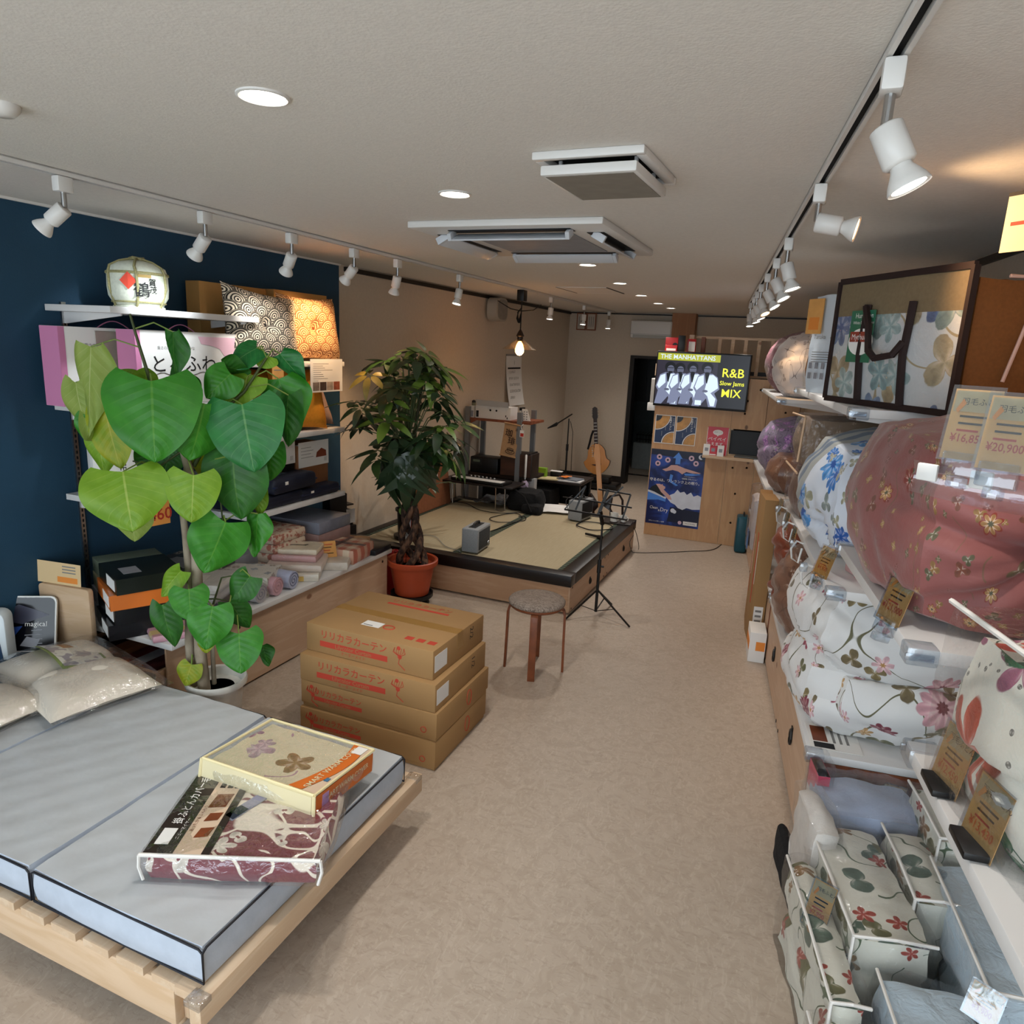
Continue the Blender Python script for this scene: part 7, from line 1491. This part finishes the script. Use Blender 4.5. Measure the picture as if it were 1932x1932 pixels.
# highest shelves
r = rth('folded_quilt', 'maroon quilt with pale ornaments on the highest far shelf', 'quilt', .87, 6.75, 1.621, 0); soft('quilt', (.74, .8, .52), MATS['print_maroon'], r, (0, 0, 0), t=.85, n=22, wr=.014, ws=8, seed=41)
r = rth('folded_quilt', 'white quilt with thin grey line drawing next to the maroon quilt', 'quilt', .87, 6.0, 1.621, 0); soft('quilt', (.74, .66, .5), MATS['print_white'], r, (0, 0, 0), t=.85, n=22, wr=.016, ws=8, seed=43, fn=crease([(.2, .4, 1, -.08, .02, .03)]))
M('blanket_orange', '#b5793c', .8, nz=(12, .25), bump=(90, .5, .006))
r = rth('blanket_bag', 'orange brown blanket in a clear bag at the far end of the upper shelf', 'pack', .78, 4.42, 1.743, 0); soft('blanket', (.5, .26, .3), MATS['blanket_orange'], r, (0, 0, .003), t=.35, n=12, wr=.008, ws=9, seed=45); soft('bag', (.53, .29, .32), FILM2, r, (0, 0, 0), t=.22, n=10, wr=.008, ws=10, seed=46)
M('bag_white', '#c9d3dc', .45, nz=None, bump=(8, .35, .02))
r = rth('comforter_bag', 'white comforter bag printed Afit on the upper shelf', 'bag', .78, 4.0, 1.743, math.radians(32)); soft('bag', (.5, .36, .5), MATS['bag_white'], r, (0, 0, 0), t=.14, n=16, wr=.012, ws=7, seed=50)
def side_print(r, x): # printing on the face that looks to the aisle (-x)
    rot = (PI / 2, 0, -PI / 2); return lambda nm, body, s, m, y, z, **k: text(nm, body, s, MATS[m], r, (x, y, z), rot=rot, **k)
t_ = side_print(r, -.265); t_('lettering', 'Afit', .1, 'ink_grey', -.06, .3, bold=.03); t_('lettering', 'Tanaka', .03, 'ink_grey', .09, .275)
for k in range(5): MB().box(-.267, -.265, -.13, .13, .2 - .012 * k, .203 - .012 * k).build('text_line', MATS['ink_grey'], r)
for k in range(6): MB().box(-.267, -.265, .12 - k % 3 * .045, .14 - k % 3 * .045, .07 + .05 * (k // 3), .1 + .05 * (k // 3)).build('icon', MATS['grey_box'], r)
MB().box(-.268, -.265, -.11, -.08, .1, .13).build('icon', MATS['ink_black'], r)
o = MB().box(-.275, -.27, .08, .19, .29, .46).build('price_card', MATS['tag_orange'], r); MB().box(-.277, -.275, .1, .17, .31, .37).build('price_field', MATS['print_orange'], o)
# storage bags
M('bag_tan', '#7a6a50', .85, nz=(90, .1), bump=(300, .3, .002)); M('bag_brown', '#7a4a1e', .8, nz=(90, .15), bump=(300, .3, .002)); M('bind_dark', '#231311', .7, nz=None)
cloth('print_bluegrey', '#d3d6d6', [(3.4, .36, 6, 3, .7, ['#6f86b0', '#8aa0c0', '#5f7aa8'], .4, '#4a5f90'), (4.4, .4, 3, 8, .7, ['#b8a583', '#8fa5a2', '#c3b392'], .75), (4, .3, 5, 12, .5, ['#a9c2c2', '#8fb0b4'], .5)], [(4, '#a89878', .012, 5, .6)], base2='#c9cdd0', rough=.45)
def storage_bag(u, v, z, rz, L, D, H, label, front, full=True):
    r = rth('storage_bag', label, 'bag', u, v, z, rz, None)
    x = -D / 2
    soft('shell', (D, L, H), MATS['bag_brown'], r, (0, 0, 0), t=.16, n=16, wr=.012, ws=5, seed=L * 10)
    f = lambda a, b: Vector((x - .03 - .02 * math.sin(PI * a) * math.sin(PI * b) - .005 * noise.noise(Vector((a * 4, b * 4, 1))), -L / 2 + L * a, .01 + (H - .01) * b))
    smooth_obj('window_panel', MB().grid(lambda a, b: f(a, b * .72), 16, 10, (L, H * .72)), front, r); smooth_obj('top_panel', MB().grid(lambda a, b: f(a, .72 + b * .3), 16, 5), MATS['bag_tan'], r)
    smooth_obj('window_film', MB().grid(lambda a, b: f(a, b * .72) + Vector((-.004, 0, 0)), 10, 8), FILM2, r)
    pts = [(x - .03, -L / 2, .012), (x - .03, -L / 2, H + .008), (x - .03, L / 2, H + .008), (x - .03, L / 2, .012)]
    for a, b2 in zip(pts, pts[1:] + pts[:1]): MB().bar(a, b2, .016, .022).build('binding', MATS['bind_dark'], r)
    if full:
        for y in (-.12, .12): MB().tube([f(.5 + y / L, q) + Vector((-.012, 0, 0)) for q in (.02, .2, .4, .6, .8)], .014, 6).build('strap', MATS['bind_dark'], r)
        MB().tube([f(.5 - .12 / L, .5) + Vector((-.02, 0, 0)), f(.5 - .105 / L, .4) + Vector((-.04, 0, 0)), f(.46, .37) + Vector((-.05, 0, 0)), f(.52, .43) + Vector((-.05, 0, 0)), f(.58, .62) + Vector((-.04, 0, 0)), f(.5 + .12 / L, .78) + Vector((-.02, 0, 0))], .013, 6).build('handle', MATS['bind_dark'], r)
        MB().bar((D / 2 - .02, -L / 2 - .01, 0.0), (D / 2 - .02, -L / 2 - .01, H), .02, .02).build('binding', MATS['bind_dark'], r)
        MB().tube([(-.13, -L / 2 - .016, H - .02), (-.05, -L / 2 - .02, H - .02), (-.03, -L / 2 - .02, H - .1), (-.09, -L / 2 - .02, .12)], .006, 6).build('zip', M('zip_pink', '#c9a596', .6, nz=None), r)
    return r
r = storage_bag(.83, 3.0, 1.743, math.radians(24), .69, .42, .46, 'big brown storage bag with dark straps and a blue flowered quilt in its window', MATS['print_bluegrey'])
M('card_green', '#2f6a50', .45, nz=None); M('oval_red', '#8e3a2a', .45, nz=None)
MB().box(-.272, -.269, .06, .2, .16, .35).build('green_card', MATS['card_green'], r); o = MB().lathe([(.0001, 0), (.07, 0), (.07, .004), (.0001, .004)], 24).build('oval_label', MATS['paper_white'], r, (-.273, .12, .235)); o.rotation_euler = (0, -PI / 2, 0); o.scale = (.7, 1, 1)
MB().box(-.2795, -.2775, .06, .18, .235, .272).build('red_field', MATS['oval_red'], r); rt_ = (PI / 2, 0, -PI / 2); text('lettering', 'Mythum', .03, MATS['paper_white'], r, (-.2802, .12, .252), rot=rt_); text('lettering', 'Hungarian', .026, MATS['paper_white'], r, (-.2728, .12, .33), rot=rt_); text('lettering', 'White Duck Down', .016, MATS['paper_white'], r, (-.2728, .12, .305), rot=rt_)
cloth('print_pinkstripe', '#d8d0cc', [(7, .35, 5, 3, .6, ['#c98a8e', '#d8a8a6'], .4)], rough=.5)
storage_bag(.80, 3.60, 1.743, math.radians(30), .5, .2, .43, 'narrower storage bag with a pale pink window just behind the big brown bag', MATS['print_pinkstripe'], False)
# ---- price tags in clear clips on the shelf edges
def price_tag(loc, rz, tilt, price, label, w=.1, h=.15, group='orange price tags on clear clips', red=True, roll=0, clip=True):
    r = thing('price_tag', label, 'tag', loc, rz, group, rot=(tilt, roll, rz))
    sheet('card', MATS['tag_orange'], r, -w / 2, w / 2, 0, h, 0, .0015); sheet('pale_top', M('tag_beige', '#c2aa7c', .7, nz=(30, .2)), r, -w / 2 + .003, w / 2 - .003, h * .68, h - .003, -.0017, .0003); text('lettering', '羽毛ふとん', .018 * w / .1, MATS['ink_black'], r, (.01, -.0026, h * .82))
    for k in range(3): sheet('text_line', MATS['ink_black' if k < 2 else 'ink_red'], r, -w * .28, w * (.3 - .06 * k), h * (.6 - .1 * k), h * (.63 - .1 * k), -.0017, .0003)
    poly('orange_badge', MATS['print_orange'], r, [(-w * .4, h * .7), (-w * .28, h * .86), (-w * .2, h * .8), (-w * .34, h * .66)], y=-.0022); text('price', price, w * .27, MATS['ink_red'] if red else M('price_orange', '#d4551a', .6, nz=None), r, (0, -.0026, h * .3), bold=.03, sx=.85)
    sheet('sleeve', AC, r, -w / 2 - .004, w / 2 + .004, -.004, h + .006, -.004, .0008)
    if clip: MB().box(-.03, .03, -.012, .012, -.03, .012).box(-.012, .012, -.02, .02, -.05, -.03).build('clip', AC, r, bevel=.003)
    return r
A0 = WEDGE - PI / 2      # faces the aisle
price_tag(at(1815, 868, v=1.42), A0 + .95, -.2, '¥16,850', 'orange price tag reading 16,850 on a clear plate by the red quilt', .075, .125); price_tag(at(1885, 888, v=1.36), A0 + .95, -.2, '¥20,900', 'orange price tag reading 20,900 on the clear plate by the red quilt', .075, .125)
rp = thing('clear_price_rail', 'clear curved plastic plate under the two price tags at the right picture edge', 'price rail', at(1880, 905, v=1.42)); rp.rotation_euler = (0, 0, A0 + .95)
MB().grid(lambda a, b: Vector((-.14 + .34 * a, .01 - .05 * (b - .5) ** 2, -.045 - .01 * math.sin(a * 3) + .06 * b)), 12, 4).build('plate', AC, rp, smooth=True)
for x in (-.11, -.02): MB().box(x - .018, x + .018, -.014, -.004, -.02, .012).build('clip', MATS['white_plastic'], rp, bevel=.003)
nr = RS(.52, .55, 1.75); r = thing('display_shelf', 'white shelf end just outside the picture that carries the clear plate', 'shelf', nr, WEDGE); MB().box(0, .7, 0, .74, -.03, 0).build('board', MATS['white_metal'], r)
price_tag(RS(.487, 1.86, 1.275), A0 + .35, -.25, '¥121,000', 'orange price tag reading 121,000 on the shelf under the red quilt', .09, .13); price_tag(RS(.487, 2.86, 1.088), A0 + .5, -.3, '¥4,900', 'orange price tag leaning on the shelf under the blue quilt', .085, .12)
price_tag(RS(.52, 1.42, 1.10), A0 + .25, -.15, '¥12,450', 'orange price tag on the near shelf, the farther of two beside the lily bag', .085, .125, red=False, clip=False); price_tag(RS(.52, 1.24, 1.10), A0 + .25, -.15, '¥13,430', 'orange price tag on the near shelf, the nearer of two beside the lily bag', .085, .125, red=False, clip=False)
for k, v in enumerate((1.42, 1.24)): tag(MB().box(-.02, .02, -.04, .04, 0, .014).build('clip_stand', MATS['black_plastic'], None, RS(.51, v, 1.1008), rz=WEDGE, bevel=.003), 'black clip stand under the %s of two price tags on the near shelf' % ('farther', 'nearer')[k], 'clip')
for k, (v, z) in enumerate(((3.62, 1.088), (3.95, 1.088), (4.34, 1.088), (5.35, .933))): price_tag(RS(.472, v, z - .07), A0 + .2, -.1, '¥9,800', ['orange tag hanging below the middle shelf, nearest of the row', 'orange tag hanging below the middle shelf, second of the row', 'orange tag hanging below the middle shelf, third of the row', 'small orange tag at the near corner of the far bay shelf'][k], .05, .09, clip=False)
for k, v in enumerate((3.05, 3.45, 3.85, 4.25)):
    r = rth('wire_hook', ['white clip arm on the middle shelf edge, nearest of four', 'white clip arm on the middle shelf edge, second of four', 'white clip arm on the middle shelf edge, third of four', 'white clip arm on the middle shelf edge, farthest of four'][k], 'clip', .5, v, 1.07, 0, 'white clip arms'); MB().tube([(0, 0, 0), (-.03, 0, .01), (-.05, .01, -.03), (-.04, .02, -.08), (-.01, .02, -.1), (0, .03, -.03)], .005, 6).build('arm', MATS['white_plastic'], r, smooth=True); MB().box(-.06, -.03, -.012, .02, -.02, .015).build('clip', AC, r, bevel=.003)
# small goods on the middle shelf front
r = rth('gift_box', 'pale pink towel gift box with a red ribbon under the red quilt shelf', 'box', .72, 2.92, 1.091, .3); MB().box(-.1, .1, -.1, .1, 0, .1).build('box', M('gift_pink', '#cfa9aa', .6, nz=None), r, bevel=.01); MB().box(-.102, .102, -.012, .012, 0, .102).build('ribbon', M('ribbon_red', '#b3223a', .4, nz=None), r)
r = rth('gift_box', 'white carton with purple print near the end of the middle shelf', 'box', .9, 2.82, 1.091, .2); MB().box(-.1, .1, -.06, .06, 0, .12).build('box', MATS['paper_white'], r); MB().box(-.101, -.1, -.03, .05, .01, .09).build('print', M('purple_print', '#6b2f4a', .5, nz=None), r)
r = rth('info_sheet', 'product information sheet lying on the low shelf under the rose quilt', 'sign', .6, 2.82, .4315); MB().box(-.07, .12, -.08, .12, 0, .002).build('paper', MATS['paper_white'], r); MB().box(-.055, 0, -.02, .1, .002, .003).build('picture', MATS['card_rust'], r); MB().box(-.055, .02, -.07, -.03, .002, .003).build('print', MATS['ink_black'], r)
for k in range(3): MB().box(.02 + k * .025, .03 + k * .025, -.02, .1, .002, .003).build('text_line', MATS['ink_grey'], r)
# lily bag on the near shelf
r = rth('quilt_bag', 'clear bag holding a white quilt with red and mauve lilies on the near shelf', 'pack', .84, 1.30, 1.101, math.radians(8)); soft('quilt', (.6, .46, .33), MATS['print_lily'], r, (0, 0, .003), t=.4, n=24, wr=.012, ws=6, seed=61, fn=crease([(.1, .2, 1, -.06, .015, .03)])); soft('bag', (.64, .49, .37), FILM2, r, (0, 0, 0), t=.14, n=14, wr=.008, ws=8, seed=62)
for ps in ([(-.315, -.24, .36), (.3, -.235, .36)], [(-.315, -.24, .36), (-.315, .235, .36)], [(-.31, -.243, .36), (.26, -.247, .13)]): MB().tube(ps, .0055, 6).build('piping', MATS['piping_white'], r)
# cartons standing in the far bay
def tall_box(u, v, w_, d, h, rz, label, tx=None):
    r = rth('tall_carton', label, 'box', u, v, 0, rz, 'tall cartons standing by the far drawers'); MB().box(-w_ / 2, w_ / 2, -d / 2, d / 2, 0, h).build('body', MATS['card_curtain'], r, bevel=.004)
    MB().box(-w_ / 2 - .001, -w_ / 2, -d * .1, d * .02, h * .25, h * .75).build('red_bar', MATS['print_red'], r); MB().box(-w_ / 2 - .0012, -w_ / 2, -d * .3, -d * .26, h * .4, h * .7).build('white_bar', MATS['paper_white'], r)
    MB().box(-.03, .03, -d / 2 - .001, -d / 2, .1, .26).build('label', MATS['paper_white'], r)
    for k in range(4): MB().box(-.02, .02, -d / 2 - .0016, -d / 2 - .001, .115 + k * .035, .13 + k * .035).build('mark', MATS['ink_grey'], r)
    return r
tall_box(.475, 4.98, .09, .24, 1.0, .05, 'tall slim brown carton standing against the far drawers, nearer one'); tall_box(.475, 5.26, .085, .22, .98, -.04, 'tall slim brown carton standing against the far drawers, farther one')
M('brown_mesh', '#6a5638', .8, nz=(60, .2))
r = rth('hanging_pack', 'clear plastic sleeve with a pale cloth hanging under the far shelf', 'pack', .46, 5.75, .44, 0); soft('cloth', (.06, .34, .42), M('cloth_grey', '#b9adaa', .7), r, (0, 0, 0.02), t=.4, n=10, wr=.012, ws=9); soft('sleeve', (.09, .4, .52), FILM2, r, (0, 0, 0), t=.3, n=10, wr=.014, ws=10); MB().box(-.05, -.044, -.12, .02, .02, .16).build('blue_label', M('label_blue', '#4d6f9c', .5, nz=None), r)
r = rth('white_box', 'low white box with an orange label on the floor beside the tall cartons', 'box', .49, 4.63, 0, 0); MB().box(-.07, .03, -.11, .1, 0, .2).build('box', MATS['paper_white'], r, bevel=.003); MB().box(-.072, -.07, -.105, .09, .08, .14).build('label', MATS['print_orange'], r); MB().box(-.03, .025, -.1115, -.11, .08, .14).build('label', MATS['print_orange'], r)
# ---- packs on the floor in front of the drawers
def floor_pack(u, v, z, rz, d, mat, label, seed=0, pip=True, t=.14, tilt=None, film_=FILM2, grp='clear bedding packs standing on the floor'):
    r = rth('bedding_pack', label, 'pack', u, v, z, rz, grp, rot=tilt); w_, l_, h = d
    soft('contents', (w_, l_, h), MATS[mat], r, (0, 0, .003), t=t, n=20, wr=.014, ws=7, seed=seed, fn=crease([(.15, .2, 1, .02, .015, .02), (.1, -.3, 1, -.08, .015, .018)])); soft('bag', (w_ + .035, l_ + .04, h + .03), film_, r, (0, 0, 0), t=.2, n=12, wr=.012, ws=9, seed=seed + 1)
    if pip:
        x, y, zz = (w_ / 2 + .017) * .935, (l_ / 2 + .02) * .935, (h + .03) * .935
        for ps in ([(-x, -y, zz), (0, -y * 1.03, zz + .012), (x, -y, zz)], [(-x, -y, zz), (-x * 1.03, 0, zz + .012), (-x, y, zz)], [(-x, -y, zz), (-x * 1.02, -y * 1.02, h * .55)]): MB().tube(ps, .0048, 6).build('piping', MATS['piping_white'], r)
    return r
floor_pack(.70, 2.53, 0, .1, (.34, .24, .40), 'print_denim', 'blue grey pack in shiny clear film standing just before the drawers', 3, False, .25)
floor_pack(.95, 2.42, 0, .05, (.2, .3, .46), 'print_garden', 'cream flowered pack with a big tag, standing beside the blue grey pack', 5)
floor_pack(.98, 1.98, 0, .0, (.3, .5, .40), 'print_plush', 'large pale blue plush pack with white piping lying nearest the wall', 7)
floor_pack(.62, 2.12, 0, .12, (.2, .5, .36), 'print_garden', 'cream pack with grey green leaves on the aisle side of the plush pack', 11)
floor_pack(.485, 1.95, 0, .1, (.07, .55, .3), 'print_garden', 'slim flowered pack standing at the edge of the aisle', 15)
floor_pack(.72, 1.62, 0, .05, (.2, .4, .3), 'print_plush', 'pale blue plush pack nearest the camera at the bottom edge', 19); floor_pack(.52, 1.55, 0, .1, (.16, .26, .24), 'print_garden', 'small leaf print pack nearest the camera at the bottom edge', 23)
floor_pack(.80, 2.22, .0, .05, (.12, .34, .38), 'print_garden', 'narrow pack with red sprigs squeezed before the plush pack', 27)
r = rth('towel_pack', 'white towel in clear film hanging over the pack at the aisle edge', 'pack', .51, 2.36, .12, .1); soft('towel', (.07, .26, .3), M('towel_white', '#d5cfc8', .85, bump=(150, .5, .004)), r, (0, 0, 0), t=.3, n=12, wr=.012, ws=9, seed=3); soft('bag', (.09, .28, .33), FILM2, r, (0, 0, 0), t=.25, n=10, wr=.012, ws=10)
r = rth('small_pack', 'slim pack with pink and white card in crinkled film beside the white towel', 'pack', .55, 2.62, .12, .1); MB().box(-.02, .02, -.06, .06, .0, .3).build('card', MATS['paper_white'], r); MB().box(-.021, .021, -.061, .061, .2, .3).build('pink_band', M('pink_hot', '#c8405f', .4, nz=None), r); MB().box(-.021, .021, -.061, .02, .02, .12).build('pink_band', MATS['pink_hot'], r); soft('film', (.06, .15, .36), FILM2, r, (0, 0, 0), t=.2, n=8, wr=.012, ws=14)
r = rth('black_bag', 'flat black bag leaning on the floor between the drawers and the packs', 'bag', .47, 2.5, 0, .1); soft('bag', (.04, .34, .14), MATS['black_cloth'], r, (0, 0, 0), t=.4, n=10, wr=.008, ws=9)
for k, (px, py, u, w_, h, pr_, lb, rl) in enumerate(((1672, 1560, .80, .085, .15, '¥14,800', 'large orange tag on the cream flowered pack by the wall', -.2), (1600, 1830, .56, .1, .15, '¥11,000', 'orange tag with a white sticker on the leaf print pack in front', -.15), (1533, 1750, .46, .07, .13, '¥7,900', 'orange tag on the slim pack at the aisle edge', -.1), (1735, 1585, .90, .05, .06, '¥7,900', 'small orange tag lying on the flowered pack', .1), (1845, 1925, .8, .07, .08, '¥3,900', 'orange tag on the plush pack at the bottom picture edge', 0))):
    price_tag(at(px, py, u=u) + Vector((0, 0, .0)), A0 + .9, -.55, pr_, lb, w_, h, 'orange price tags on the floor packs', roll=rl, red=k != 1, clip=False)
r = thing('ceiling_sign', 'cream paper sign hanging at the right picture edge below the ceiling', 'sign', at(1945, 400, u=.8), A0 + .6); MB().box(-.07, .12, -.002, 0, -.1, .06).build('paper', M('sign_cream', '#cdbf9c', .7, nz=None), r); MB().box(-.07, .12, -.004, -.002, .05, .06).build('edge', MATS['dark_trim'], r); MB().box(-.05, .1, -.0035, -.002, -.03, -.02).build('red_line', MATS['print_red'], r); MB().tube([(0, 0, .06), (0, 0, .5)], .002, 4).build('string', MATS['black_plastic'], r)
